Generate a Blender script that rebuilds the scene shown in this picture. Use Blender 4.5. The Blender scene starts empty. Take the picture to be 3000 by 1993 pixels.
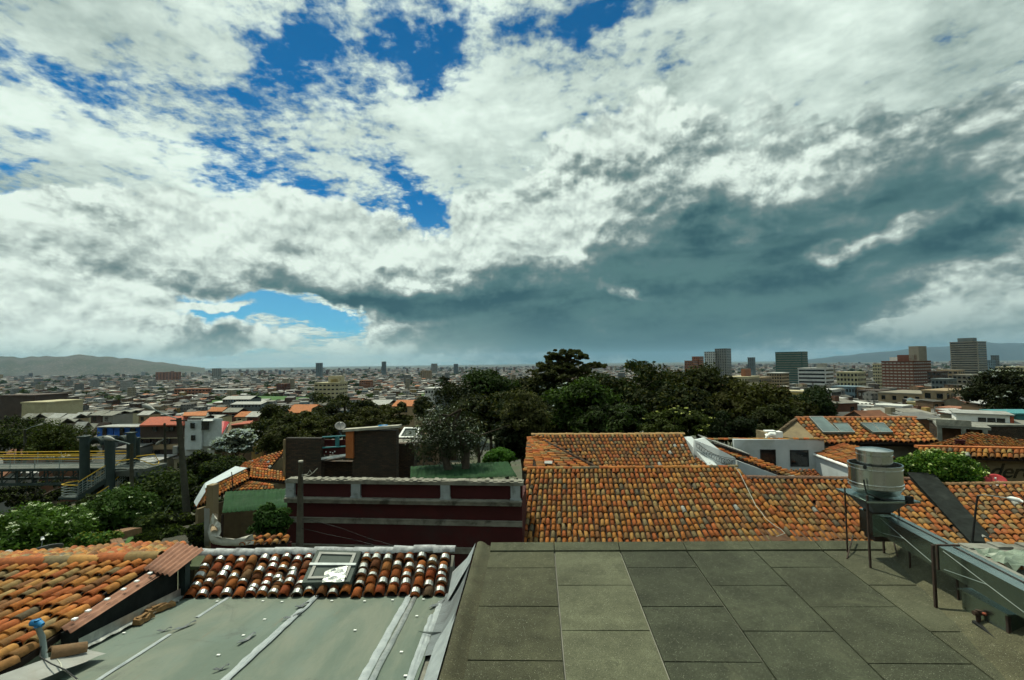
import bpy, bmesh, math, random
import numpy as np
from mathutils import Vector, Matrix, Euler, noise as mnoise
random.seed(7); rng = np.random.default_rng(11)
scene = bpy.context.scene
COL = scene.collection

# ------------------------------------------------------------------ camera
FPX, CX, CY = 1420.0, 1500.0, 996.5          # focal length and centre, in pixels of a 3000 px wide frame
PITCH = math.atan(66.5 / FPX); ROLL = 0.0125
CAM = Vector((0, 0, 11.0))                   # the street across the road lies near z = 0
_F = Vector((0, math.cos(PITCH), math.sin(PITCH))); _U0 = Vector((0, -math.sin(PITCH), math.cos(PITCH)))
_X = Vector((1, 0, 0))
_R = _X * math.cos(ROLL) - _U0 * math.sin(ROLL); _U = _U0 * math.cos(ROLL) + _X * math.sin(ROLL)
cam_data = bpy.data.cameras.new('camera'); cam = bpy.data.objects.new('camera', cam_data)
COL.objects.link(cam)
m = Matrix((_R, _U, -_F)).transposed().to_4x4(); m.translation = CAM
cam.matrix_world = m
cam_data.sensor_fit = 'HORIZONTAL'; cam_data.sensor_width = 36.0; cam_data.lens = 36.0 * FPX / 3000.0
cam_data.clip_start = 0.05; cam_data.clip_end = 200000.0
scene.camera = cam

def ray(px, py):
    return _F + _R * ((px - CX) / FPX) + _U * ((CY - py) / FPX)
def P(px, py, d):
    "world point seen at that pixel, d metres along the viewing axis"
    return CAM + ray(px, py) * d
def PZ(px, py, z):
    r = ray(px, py); return CAM + r * ((z - CAM.z) / r.z)

# ------------------------------------------------------------------ world
SUN_EL, SUN_AZ = math.radians(62), math.radians(-36)     # azimuth from +Y, positive towards +X
world = bpy.data.worlds.new('World'); scene.world = world; world.use_nodes = True
wt = world.node_tree; wt.nodes.clear()
class S:
    "socket with arithmetic that makes nodes"
    tree = wt
    def __init__(s, k): s.k = k
    def _m(s, op, b=None, c=None, clamp=False):
        n = S.tree.nodes.new('ShaderNodeMath'); n.operation = op; n.use_clamp = clamp
        for i, v in enumerate((s, b, c)):
            if v is None: continue
            if isinstance(v, S): S.tree.links.new(v.k, n.inputs[i])
            else: n.inputs[i].default_value = v
        return S(n.outputs[0])
    def __add__(s, o): return s._m('ADD', o)
    def __sub__(s, o): return s._m('SUBTRACT', o)
    def __mul__(s, o): return s._m('MULTIPLY', o)
    def __truediv__(s, o): return s._m('DIVIDE', o)
    __radd__ = __add__; __rmul__ = __mul__
    def __rsub__(s, o): return (s * -1.0) + o
    def clamp(s): return s._m('ADD', 0.0, clamp=True)
    def mx(s, o): return s._m('MAXIMUM', o)
    def mn(s, o): return s._m('MINIMUM', o)
    def pw(s, e): return s._m('POWER', e)
    def step(s, a, b, lo=0.0, hi=1.0):
        n = S.tree.nodes.new('ShaderNodeMapRange'); n.interpolation_type = 'SMOOTHSTEP'
        S.tree.links.new(s.k, n.inputs[0])
        for i, v in zip((1, 2, 3, 4), (a, b, lo, hi)):
            if isinstance(v, S): S.tree.links.new(v.k, n.inputs[i])
            else: n.inputs[i].default_value = v
        return S(n.outputs[0])
def comb(x, y, z=0.0):
    n = S.tree.nodes.new('ShaderNodeCombineXYZ')
    for i, v in enumerate((x, y, z)):
        if isinstance(v, S): S.tree.links.new(v.k, n.inputs[i])
        else: n.inputs[i].default_value = v
    return S(n.outputs[0])
def vadd(a, b):
    n = S.tree.nodes.new('ShaderNodeVectorMath'); n.operation = 'ADD'
    for i, v in enumerate((a, b)):
        if isinstance(v, S): S.tree.links.new(v.k, n.inputs[i])
        else: n.inputs[i].default_value = v
    return S(n.outputs[0])
def vmul(a, b):
    n = S.tree.nodes.new('ShaderNodeVectorMath'); n.operation = 'MULTIPLY'
    for i, v in enumerate((a, b)):
        if isinstance(v, S): S.tree.links.new(v.k, n.inputs[i])
        else: n.inputs[i].default_value = v
    return S(n.outputs[0])
def fbm(vec, scale, detail=6, rough=0.55, lac=2.0, dist=0.0):
    n = S.tree.nodes.new('ShaderNodeTexNoise'); n.noise_dimensions = '2D'
    S.tree.links.new(vec.k, n.inputs['Vector'])
    for k, v in (('Scale', scale), ('Detail', detail), ('Roughness', rough), ('Lacunarity', lac), ('Distortion', dist)):
        n.inputs[k].default_value = v
    return S(n.outputs['Fac'])
def sep(vec):
    n = S.tree.nodes.new('ShaderNodeSeparateXYZ'); S.tree.links.new(vec.k, n.inputs[0])
    return [S(o) for o in n.outputs]
def mixc(fac, a, b):
    n = S.tree.nodes.new('ShaderNodeMix'); n.data_type = 'RGBA'
    if isinstance(fac, S): S.tree.links.new(fac.k, n.inputs[0])
    else: n.inputs[0].default_value = fac
    for i, v in ((6, a), (7, b)):
        if isinstance(v, S): S.tree.links.new(v.k, n.inputs[i])
        else: n.inputs[i].default_value = (*v, 1)
    return S(n.outputs[2])
def lin(r, g, b):
    return tuple((c / 255 / 12.92) if c <= 10 else ((c / 255 + 0.055) / 1.055) ** 2.4 for c in (r, g, b))
def azel(px, py):
    r = ray(px, py).normalized(); return math.atan2(r.x, r.y), math.asin(r.z)
def blobs(vec, lst):
    "sum of soft elliptical patches given as (px, py, half width, half height, strength, tilt degrees)"
    tot = None; vx, vy, _ = sep(vec)
    for (px, py, sx, sy, amp, *rot) in lst:
        a, e = azel(px, py); a2, _ = azel(px + 20, py); _, e2 = azel(px, py - 20)
        n = S.tree.nodes.new('ShaderNodeTexGradient'); n.gradient_type = 'SPHERICAL'
        S.tree.links.new(comb(vx, vy, tot if tot is not None else 0.0).k, n.inputs['Vector'])
        tm = n.texture_mapping; tm.vector_type = 'TEXTURE'
        tm.translation = (a, e, 0); tm.rotation = (0, 0, math.radians(rot[0]) if rot else 0)
        tm.scale = (1.8 * sx * (a2 - a) / 20, 1.8 * sy * (e2 - e) / 20, 1e7)
        g = S(n.outputs['Fac'])
        tot = g * amp if tot is None else g._m('MULTIPLY_ADD', amp, tot)
    return tot

tc = wt.nodes.new('ShaderNodeTexCoord'); D = S(tc.outputs['Generated'])
dx, dy, dz = sep(D)
az = dx._m('ARCTAN2', dy); el = dz._m('ARCSINE')
zup = dz.mx(0.0) + 0.12
plane = comb(dx / zup, dy / zup, 0.0)
sky_n = wt.nodes.new('ShaderNodeTexSky'); sky_n.sky_type = 'NISHITA'; sky_n.sun_disc = False
sky_n.sun_elevation = SUN_EL; sky_n.sun_rotation = SUN_AZ; sky_n.altitude = 2600
sky_n.air_density = 1.0; sky_n.dust_density = 0.3; sky_n.ozone_density = 2.0
K = 10.9                                                   # background strength is 0.1
def kc(c): return (c[0] * K * 0.94, c[1] * K * 1.02, c[2] * K * 0.98)      # faint green cast of the window glass
nish = vmul(S(sky_n.outputs[0]), (0.09, 0.70, 0.96))         # seen through slightly tinted window glass, as everything here
nish = mixc(el.step(0.34, 0.04) * 0.40, nish, kc(lin(150,202,214)))
# --- wind-drawn warp so that every patch has a torn outline
ae = comb(az, el, 0.0)
w1 = fbm(comb(az, el * 1.25, 0.0), 3.4, 5, 0.60); w2 = fbm(comb(az + 7.0, el * 1.25, 0.0), 3.4, 5, 0.60)
warp = comb((w1 - 0.5) * 0.30, (w2 - 0.5) * 0.19)
q = vadd(ae, warp)
# --- high broken sheet
gap = blobs(q, [(840,110,80,140,-.44,-28),(1345,120,150,95,-.42,20),(1150,60,80,90,-.34),(1190,240,90,50,-.22),(980,200,110,120,-.14),
    (1700,30,110,50,-.24,20),(60,190,190,50,-.26,-14),(300,235,120,34,-.20,-14),(760,335,130,36,-.22,-6),(40,330,80,40,-.2),(20,455,60,26,-.25),
    (700,475,260,18,-.2,-2),(740,560,190,40,-.46,-4),(1150,590,60,110,-.44,16),(1290,635,120,28,-.46,-8),(2960,525,120,46,-.80,12),
    (40,775,110,50,-.6),(200,835,170,30,-.42),(660,905,360,34,-.66,-2),(950,935,230,28,-.5),(2860,960,330,36,-.7,3),
    (300,90,330,110,.14),(300,520,500,90,.14),(2300,200,700,260,.30),(1400,480,230,120,.22)])
nA = fbm(plane, 1.9, 7, 0.62, 2.1, 0.25); nA2 = fbm(plane, 7.5, 5, 0.64)
stre = fbm(comb(az * 2.2 + el * 2.6, el * 11.0 - az * 2.0), 1.0, 5, 0.58)
nA4 = fbm(plane, 22.0, 4, 0.65)
FA = gap + (nA - 0.5) * 0.85 + (nA2 - 0.5) * 0.66 + (nA4 - 0.5) * 0.50 + (stre - 0.5) * 0.36 + 0.20
covA = FA.step(-0.10, 0.27)
litA = ((nA2 - 0.5) * 1.1 + (stre - .5) * 1.3 + (nA - 0.5) * 0.7 + 0.62).clamp()
greyA = blobs(q, [(2760,330,330,130,.50,14),(1980,330,170,54,.40,6),(2250,470,260,80,.30),(2850,60,330,110,.34),(250,50,380,90,.34),(120,560,260,60,.32),(1750,560,220,90,.34),(900,330,260,50,.22)])
litA = (litA - greyA * 1.1 + (nA - 0.5) * 0.5).clamp()
colA = mixc(litA, kc(lin(160,174,171)), kc(lin(240,249,242)))
c1 = mixc(covA, nish, colA)
# --- low cumulus and storm mass: a height field lit from above
qB = vadd(ae, vmul(warp, (0.72, 0.60, 0.0)))
B = blobs(qB, [(450,745,430,120,.85),(860,690,300,95,.80,-6),(1010,800,420,70,.62),(170,720,260,120,.65),(1280,760,230,110,.70),
    (70,910,250,110,.95),(300,960,200,70,.7),(600,985,130,34,.75),(60,1010,420,60,.7),(800,1030,330,34,.40),(660,905,200,10,.42),
    (1480,640,120,70,.6),(1750,480,250,150,.7),
    (1900,600,380,200,.75,10),(2350,640,520,190,.8,6),(2150,830,700,130,1.0),(1700,860,420,110,.75),(2700,620,260,150,.5,10),(1870,430,110,80,.75),
    (2850,400,330,120,.5,12),(2930,830,150,190,.75),(2000,990,800,80,.9),(1500,960,380,56,.6),(2560,470,300,70,.5,10)])
def puffs(vec, scale, detail, rough):
    "rounded cauliflower heads: one minus the distance to scattered cell centres, over several sizes"
    n = S.tree.nodes.new('ShaderNodeTexVoronoi'); n.voronoi_dimensions = '2D'; n.feature = 'F1'; n.normalize = True
    S.tree.links.new(vec.k, n.inputs['Vector']); n.inputs['Scale'].default_value = scale
    n.inputs['Detail'].default_value = detail; n.inputs['Roughness'].default_value = rough; n.inputs['Lacunarity'].default_value = 2.3
    return 1.0 - S(n.outputs['Distance'])
cu = comb(az + w1 * 0.05, el * 1.35 + w2 * 0.05)
def heads(v): return fbm(v, 7.0, 7, 0.56, 2.1) * 0.62 + puffs(v, 11.0, 3, 0.55) * 0.55 - 0.17
n0 = heads(cu); n1 = heads(vadd(cu, (-0.005, 0.022, 0.0)))
relief = (n0 - n1) * 3.4
FB = B + (n0 - 0.5) * 1.25 - 0.34
covB = FB.step(-0.02, 0.15)
nD = fbm(comb(az * 1.6 + 2.0, el * 4.2), 3.0, 5, 0.52)
T = blobs(q, [(480,820,560,46,.16,2),(900,850,420,40,.32,-5),(1150,880,230,34,.34,-10),(600,985,120,34,.60),(200,790,260,40,.25),(60,1010,300,30,.2),(1400,900,240,80,.42),
    (900,650,420,60,-.35,-5),(100,890,240,80,-.45),(420,690,350,50,-.25),
    (2200,610,600,210,.42),(2200,700,500,80,.28,4),(2120,820,520,90,.72),(2180,885,420,50,.50),(2820,600,230,110,.26),(1800,900,420,80,.34),(1600,980,560,60,.36),(2760,470,300,120,.30,10),(2600,290,330,60,.30,14),(1990,330,200,36,.22,8),
    (2100,1010,760,60,.46),(2560,700,150,24,-.75,4),(2900,900,150,110,-.5),(1850,835,110,16,-.55,-4),(1950,925,150,22,-.45),(2780,910,190,12,-.7,4),(1540,690,60,50,-.7),(1670,640,56,100,-.55),(1880,375,150,50,-.6),(2480,430,260,30,-.35,12)])
nE = fbm(comb(az * 1.1 + el * 1.2 + 5.0, el * 7.0 - az * 0.6), 1.7, 5, 0.52, 2.0, 0.3)
dk = (T * 1.25 + (nD - 0.5) * 0.85 + (nE - 0.5) * 0.85 - relief * (0.55 - T.clamp() * 0.36)).clamp()
sB = (relief * 1.05 + (n0 - 0.5) * 0.5 + 0.80 - FB * 0.12).clamp()
colB = mixc(sB, kc(lin(146,158,157)), kc(lin(240,247,240)))
colB = mixc(dk.step(0.02, 0.60), colB, kc(lin(124,139,140)))
colB = mixc(dk.step(0.40, 0.80), colB, kc(lin(88,120,124)))
deep = mixc(((nD + nE) * 0.5 + relief * 0.12).step(0.36, 0.62), kc(lin(88,122,124)), kc(lin(40,78,90)))
colB = mixc(dk.step(0.62, 1.15), colB, deep)
c3 = mixc(covB, c1, colB)
# --- humid air low over the plain: pale to the left, teal rain to the right
rain = az.step(-0.34, 0.10)
low = el.step(rain * 0.075 + 0.075, 0.0)
airc = mixc(rain, kc(lin(176,194,186)), kc(lin(84,116,120)))
c4 = mixc(low * 0.80, c3, airc)
under = el.step(-0.01, -0.05)
c5 = mixc(under, c4, kc((0.05, 0.06, 0.05)))
bg = wt.nodes.new('ShaderNodeBackground'); bg.inputs['Strength'].default_value = 0.1
wt.links.new(c5.k, bg.inputs['Color'])
wo = wt.nodes.new('ShaderNodeOutputWorld'); wt.links.new(bg.outputs[0], wo.inputs['Surface'])

# ------------------------------------------------------------------ sun
sun_d = bpy.data.lights.new('sun', 'SUN'); sun_d.energy = 5.0; sun_d.angle = math.radians(0.5); sun_d.color = (1.0, 0.985, 0.77)
sun = bpy.data.objects.new('sun', sun_d); COL.objects.link(sun)
sdir = Vector((math.sin(SUN_AZ) * math.cos(SUN_EL), math.cos(SUN_AZ) * math.cos(SUN_EL), math.sin(SUN_EL)))
sun.rotation_euler = sdir.to_track_quat('Z', 'Y').to_euler(); sun.location = (0, 0, 60)

# ------------------------------------------------------------------ exposure
vs = scene.view_settings; vs.view_transform = 'Standard'; vs.look = 'None'; vs.exposure = -0.15; vs.gamma = 1.0
vs.use_curve_mapping = False
scene.cycles.use_denoising = True; scene.cycles.use_adaptive_sampling = True; scene.cycles.adaptive_threshold = 0.03; scene.cycles.adaptive_min_samples = 12
scene.cycles.max_bounces = 6; scene.cycles.diffuse_bounces = 3; scene.cycles.glossy_bounces = 3; scene.cycles.transmission_bounces = 4
scene.cycles.transparent_max_bounces = 6; scene.cycles.volume_bounces = 0; scene.cycles.sample_clamp_indirect = 6.0

# ================================================================== helpers
def new_mat(name):
    mt = bpy.data.materials.new(name); mt.use_nodes = True
    nt = mt.node_tree; S.tree = nt
    return mt, nt, nt.nodes['Principled BSDF']
def setc(nt, sock, v):
    if isinstance(v, S): nt.links.new(v.k, sock)
    elif isinstance(v, tuple) and len(v) == 3: sock.default_value = (*v, 1)
    else: sock.default_value = v
def coord(kind='Object'):
    if kind == 'World':
        n = S.tree.nodes.new('ShaderNodeNewGeometry'); return S(n.outputs['Position'])
    n = S.tree.nodes.new('ShaderNodeTexCoord'); return S(n.outputs[kind])
def noise3(vec, scale, detail=4, rough=0.55, dist=0.0):
    n = S.tree.nodes.new('ShaderNodeTexNoise')
    S.tree.links.new(vec.k, n.inputs['Vector'])
    for k, v in (('Scale', scale), ('Detail', detail), ('Roughness', rough), ('Distortion', dist)): n.inputs[k].default_value = v
    return S(n.outputs['Fac'])
def voro(vec, scale, out='Distance'):
    n = S.tree.nodes.new('ShaderNodeTexVoronoi'); S.tree.links.new(vec.k, n.inputs['Vector']); n.inputs['Scale'].default_value = scale
    return S(n.outputs[out])
def bump(nt, bsdf, h, strength=0.4, dist=0.02):
    b = nt.nodes.new('ShaderNodeBump'); b.inputs['Strength'].default_value = strength; b.inputs['Distance'].default_value = dist
    nt.links.new(h.k, b.inputs['Height']); nt.links.new(b.outputs[0], bsdf.inputs['Normal'])
def scl(c, k): return tuple(v * k for v in c)
def mat(name, c1, c2=None, rough=0.85, metal=0.0, ns=3.0, stain=None, stain_s=0.6, bs=20.0, bstr=0.25, bd=0.01, spec=0.3):
    "worn surface: two tones, stains of their own shape, fine relief"
    mt, nt, b = new_mat(name); v = coord('World')
    c2 = c2 or scl(c1, 0.8)
    col = mixc(noise3(v, ns, 5, 0.6).step(0.3, 0.7), c1, c2)
    if stain:
        col = mixc(noise3(v, stain_s, 6, 0.65, 0.5).step(0.52, 0.70) * 0.8, col, stain)
    setc(nt, b.inputs['Base Color'], col)
    b.inputs['Roughness'].default_value = rough; b.inputs['Metallic'].default_value = metal
    b.inputs['Specular IOR Level'].default_value = spec
    bump(nt, b, noise3(v, bs, 4, 0.6), bstr, bd)
    return mt
def attr_col(name):
    n = S.tree.nodes.new('ShaderNodeAttribute'); n.attribute_name = name; return S(n.outputs['Color'])
def obj_col():
    n = S.tree.nodes.new('ShaderNodeObjectInfo'); return S(n.outputs['Color']), S(n.outputs['Random'])
def mulc(a, b):
    return vmul(a, b)
def tile_mat(name, single):
    mt, nt, b = new_mat(name)
    if single: base, _ = obj_col()
    else: base = attr_col('tcol')
    v = coord('World')
    n1 = noise3(v, 9.0, 5, 0.65); n2 = noise3(v, 30.0, 4, 0.6)
    k = n1.step(0.2, 0.8, 0.62, 1.22)
    col = vmul(base, comb(k, k, k))
    col = mixc((noise3(v, 5.0, 6, 0.7).step(0.58, 0.72)) * 0.35, col, (0.17, 0.15, 0.095))    # lichen
    col = mixc((n2.step(0.62, 0.75)) * 0.3, col, (0.035, 0.028, 0.02))
    big_ = noise3(v, .55, 5, 0.65, 0.6)
    col = mixc(big_.step(0.52, 0.74) * 0.30, col, (0.060, 0.050, 0.030))                      # grime in broad drifts
    setc(nt, b.inputs['Base Color'], col); b.inputs['Roughness'].default_value = 0.85
    b.inputs['Specular IOR Level'].default_value = 0.25
    bump(nt, b, n2, 0.35, 0.008)
    return mt

class MB:
    def __init__(s): s.v = []; s.f = []; s.c = []
    def add(s, vs, fs, col=None):
        o = len(s.v); s.v += [tuple(x) for x in vs]
        s.f += [tuple(o + i for i in f) for f in fs]
        s.c += [col] * len(fs)
    def hexa(s, p, col=None):
        "p: four bottom corners then four top corners, counter-clockwise from above"
        s.add(p, [(3,2,1,0),(4,5,6,7),(0,1,5,4),(1,2,6,5),(2,3,7,6),(3,0,4,7)], col)
    def box(s, o, ax, ay, az, col=None):
        o, ax, ay, az = Vector(o), Vector(ax), Vector(ay), Vector(az)
        s.hexa([o, o+ax, o+ax+ay, o+ay, o+az, o+ax+az, o+ax+ay+az, o+ay+az], col)
    def cbox(s, c, sx, sy, sz, col=None, H=Vector((1,0,0)), G=Vector((0,1,0)), Z=Vector((0,0,1))):
        c = Vector(c); s.box(c - H*sx/2 - G*sy/2 - Z*sz/2, H*sx, G*sy, Z*sz, col)
    def tube(s, pts, r, n=8, col=None, cap=True):
        pts = [Vector(p) for p in pts]; rs = r if isinstance(r, (list, tuple)) else [r] * len(pts)
        rings = []; up = Vector((0.13, 0.21, 0.97))
        o = len(s.v); vs = []; fs = []
        for i, p in enumerate(pts):
            t = (pts[min(i+1, len(pts)-1)] - pts[max(i-1, 0)]).normalized()
            a = t.cross(up if abs(t.dot(up)) < 0.95 else Vector((1, 0, 0))).normalized(); b = t.cross(a)
            for k in range(n):
                w = 2*math.pi*k/n; vs.append(p + a*math.cos(w)*rs[i] + b*math.sin(w)*rs[i])
        for i in range(len(pts)-1):
            for k in range(n):
                fs.append((i*n+k, i*n+(k+1) % n, (i+1)*n+(k+1) % n, (i+1)*n+k))
        if cap: fs += [tuple(range(n)), tuple(reversed(range((len(pts)-1)*n, len(pts)*n)))]
        s.add(vs, fs, col)
    def lathe(s, c, prof, n=32, col=None, H=Vector((1,0,0)), G=Vector((0,1,0))):
        c = Vector(c); vs = []; fs = []
        for (r, z) in prof:
            for k in range(n):
                w = 2*math.pi*k/n; vs.append(c + H*(r*math.cos(w)) + G*(r*math.sin(w)) + Vector((0,0,z)))
        for i in range(len(prof)-1):
            for k in range(n):
                fs.append((i*n+k, i*n+(k+1) % n, (i+1)*n+(k+1) % n, (i+1)*n+k))
        s.add(vs, fs, col)
    def sheet(s, rows, thick=0.0, col=None):
        "grid of points, optionally given a thickness straight down"
        nr, nc = len(rows), len(rows[0])
        vs = [p for r in rows for p in r]; fs = [(i*nc+j, i*nc+j+1, (i+1)*nc+j+1, (i+1)*nc+j) for i in range(nr-1) for j in range(nc-1)]
        if thick:
            n = len(vs); vs = vs + [Vector(p) - Vector((0,0,thick)) for p in vs]
            fs += [tuple(n+i for i in reversed(f)) for f in fs]
            ring = [j for j in range(nc)] + [i*nc+nc-1 for i in range(1, nr)] + [(nr-1)*nc+j for j in range(nc-2, -1, -1)] + [i*nc for i in range(nr-2, 0, -1)]
            for a, b in zip(ring, ring[1:]+ring[:1]): fs.append((b, a, n+a, n+b))
        s.add(vs, fs, col)
    def build(s, name, m, parent=None, smooth=False, attr=None):
        me = bpy.data.meshes.new(name); me.from_pydata(s.v, [], s.f)
        if m is not None: me.materials.append(m)
        if attr:
            ca = me.color_attributes.new(attr, 'FLOAT_COLOR', 'CORNER')
            data = np.empty((len(me.loops), 4), dtype=np.float32); data[:, 3] = 1
            cnt = [len(f) for f in s.f]
            data[:, :3] = np.repeat(np.array([c or (0.3, 0.3, 0.3) for c in s.c], dtype=np.float32), cnt, axis=0)
            ca.data.foreach_set('color', data.ravel())
        if smooth: me.polygons.foreach_set('use_smooth', [True]*len(me.polygons))
        me.update()
        ob = bpy.data.objects.new(name, me); COL.objects.link(ob)
        if parent is not None: under(ob, parent)
        return ob
def under(ob, parent):
    ob.parent = parent
    if parent.type == 'EMPTY': ob.location = ob.location - parent.location
def tag(o, label=None, cat=None, group=None, kind=None):
    for k, v in (('label', label), ('category', cat), ('group', group), ('kind', kind)):
        if v: o[k] = v
    return o
def thing(name, label, cat, loc, group=None):
    o = bpy.data.objects.new(name, None); COL.objects.link(o); o.location = loc
    o.empty_display_size = 0.2
    return tag(o, label, cat, group)
GA = math.radians(5.6)                                   # the street grid is turned a little from the viewing axis
G = Vector((math.sin(GA), math.cos(GA), 0)); H = Vector((math.cos(GA), -math.sin(GA), 0)); Z = Vector((0, 0, 1))
def lerp(a, b, t): return a + (b - a) * t
def on_line(a, b, n): return [lerp(a, b, i / n) for i in range(n + 1)]
def proj(p):
    d = Vector(p) - CAM; z = d.dot(_F)
    return (CX + FPX * d.dot(_R) / z, CY - FPX * d.dot(_U) / z, z)
def seen(p, mg=60):
    x, y, z = proj(p); return z > 0.1 and -mg < x < 3000 + mg and -mg < y < 1993 + mg

# ================================================================== materials
M = {}
M['tile1'] = tile_mat('clay_tile_single', True); M['tileN'] = tile_mat('clay_tile_field', False)
M['deck'] = mat('shaded_clay_channel', (0.026, 0.014, 0.009), (0.015, 0.010, 0.007), 0.95, ns=6)  # near-black clay: shade between the cover tiles put into the colour
M['maroon'] = mat('maroon_paint', (0.050, 0.006, 0.006), (0.038, 0.005, 0.005), 0.8, ns=1.5, stain=(0.03, 0.014, 0.012))
M['cream'] = mat('weathered_cream_plaster', (0.42, 0.40, 0.33), (0.30, 0.285, 0.235), 0.9, ns=2.5, stain=(0.12, 0.11, 0.09))
M['white'] = mat('white_limewash', (0.50, 0.54, 0.55), (0.42, 0.46, 0.47), 0.88, ns=1.2, stain=(0.36, 0.38, 0.36))
M['whitebright'] = mat('white_paint', (0.78, 0.79, 0.77), (0.70, 0.71, 0.69), 0.7, ns=2)
def brick_mat():
    mt, nt, b = new_mat('old_dark_brick'); v = coord('World'); x_, y_, z_ = sep(v)
    bt = nt.nodes.new('ShaderNodeTexBrick'); nt.links.new(comb(x_ + y_ * 0.35, z_).k, bt.inputs['Vector']); bt.inputs['Scale'].default_value = 1.0
    for k, val in (('Brick Width', .26), ('Row Height', .085), ('Mortar Size', .012), ('Bias', 0.0)): bt.inputs[k].default_value = val
    bt.inputs['Color1'].default_value = (.072, .042, .023, 1); bt.inputs['Color2'].default_value = (.030, .020, .013, 1); bt.inputs['Mortar'].default_value = (.020, .017, .013, 1)
    col = mixc(noise3(v, .9, 5, .65, .5).step(.45, .7) * .6, S(bt.outputs['Color']), (.026, .024, .016)); setc(nt, b.inputs['Base Color'], col)
    b.inputs['Roughness'].default_value = .95; bump(nt, b, S(bt.outputs['Fac']) * -1.0 + noise3(v, 18, 4) * .6, .7, .03); return mt
M['brick_dark'] = brick_mat()
M['orange'] = mat('orange_plaster', (0.42, 0.135, 0.04), (0.34, 0.10, 0.03), 0.85, ns=2)
M['concrete'] = mat('grey_concrete', (0.22, 0.22, 0.19), (0.15, 0.15, 0.13), 0.95, ns=2.2, stain=(0.08, 0.08, 0.065), bs=14)
M['asphalt'] = mat('street_asphalt', (0.05, 0.05, 0.047), (0.038, 0.038, 0.036), 0.95, ns=1.5)
M['teal'] = mat('teal_paint', (0.05, 0.22, 0.24), None, 0.6)
M['black'] = mat('black_paint', (0.012, 0.013, 0.013), None, 0.6)
M['dark_wall'] = mat('dark_tarred_wall', (0.018, 0.022, 0.020), (0.010, 0.012, 0.011), 0.95, ns=4, stain=(0.034, 0.040, 0.036), spec=.12)
M['pinksheet'] = mat('faded_red_fibre_sheet', (0.29, 0.145, 0.095), (0.21, 0.10, 0.065), 0.85, ns=6, stain=(0.20, 0.10, 0.07))
M['green_roof'] = mat('green_corrugated_roof', (0.018, 0.054, 0.020), (0.013, 0.038, 0.015), 0.9, ns=2.0, stain=(0.04, 0.07, 0.04), spec=.12)
M['foil'] = mat('aluminium_foil_tape', (0.46, 0.48, 0.46), (0.30, 0.32, 0.31), 0.40, 0.9, ns=8, bs=16, bstr=0.5, bd=0.012)
M['foilflat'] = mat('dull_foil_tape', (0.34, 0.375, 0.385), (0.25, 0.28, 0.29), 0.6, 0.3, ns=5, bs=14, bstr=0.5, bd=0.012)
M['steel'] = mat('galvanised_duct', (0.40, 0.48, 0.45), (0.30, 0.37, 0.35), 0.24, 1.0, ns=2.0, stain=(0.2, 0.25, 0.26), bs=5, bstr=0.12)
M['stainless'] = mat('stainless_steel', (0.62, 0.64, 0.62), (0.55, 0.57, 0.55), 0.20, 1.0, ns=3, bs=4, bstr=0.12, bd=0.01)
M['iron'] = mat('dark_iron', (0.035, 0.026, 0.022), (0.055, 0.032, 0.022), 0.75, 0.2, ns=9)
M['plasticgrey'] = mat('grey_plastic_membrane', (0.14, 0.16, 0.165), (0.09, 0.10, 0.105), 0.45, ns=2.5, bs=6, bstr=0.6, bd=0.03)
M['wood'] = mat('weathered_wood', (0.26, 0.15, 0.06), (0.14, 0.075, 0.03), 0.85, ns=11)
M['polewood'] = mat('old_pole', (0.10, 0.095, 0.075), (0.07, 0.065, 0.05), 0.9, ns=5)
M['poleconc'] = mat('concrete_pole', (0.085, 0.083, 0.064), (0.06, 0.06, 0.046), 0.9, ns=5)
M['yellow'] = mat('yellow_rail_paint', (0.62, 0.40, 0.03), (0.52, 0.32, 0.03), 0.5, ns=4)
M['bridge'] = mat('grey_green_steel_paint', (0.034, 0.050, 0.047), (0.026, 0.040, 0.038), 0.7, ns=2, spec=.2)
M['deckgrey'] = mat('worn_deck', (0.10, 0.11, 0.098), (0.075, 0.082, 0.072), 0.9, ns=2)
M['rail'] = mat('grey_rail_paint', (0.22, 0.27, 0.26), None, 0.5)
M['bluewall'] = mat('blue_wall_paint', (0.03, 0.14, 0.55), (0.025, 0.11, 0.45), 0.8)
M['skybluewall'] = mat('pale_blue_wall_paint', (0.30, 0.50, 0.58), None, 0.85)
M['brown_clad'] = mat('brown_board_cladding', (0.10, 0.05, 0.026), (0.07, 0.036, 0.02), 0.9, ns=4)
M['dullwhite'] = mat('dull_whitewash', (0.30, 0.33, 0.33), (0.22, 0.245, 0.245), 0.9, ns=2.5, stain=(0.10, 0.11, 0.10), stain_s=1.6)  # whitewash in a duller tone, with random darker stains
M['dullcream'] = mat('dull_cream_plaster', (0.23, 0.22, 0.18), (0.13, 0.125, 0.10), 0.9, ns=2.5, stain=(0.04, 0.038, 0.03), stain_s=1.6)  # cream plaster in a duller tone, mottled by random dark stains
M['tanwall'] = mat('tan_plaster', (0.20, 0.155, 0.085), (0.16, 0.12, 0.07), 0.9, ns=2, stain=(0.10, 0.08, 0.05))
M['orangetile'] = mat('flat_orange_roof', (0.40, 0.15, 0.055), (0.28, 0.10, 0.04), 0.9, ns=7, stain=(0.16, 0.08, 0.04), bs=9, bstr=0.7, bd=0.05)
M['redtile'] = mat('red_sheet_roof', (0.36, 0.09, 0.045), (0.26, 0.065, 0.04), 0.85, ns=2)
M['tin'] = mat('grey_tin_roof', (0.30, 0.305, 0.29), (0.20, 0.205, 0.19), 0.7, 0.1, ns=1.2, stain=(0.22, 0.2, 0.17))
M['reddish'] = mat('red_dish_paint', (0.42, 0.035, 0.04), None, 0.5)
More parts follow.
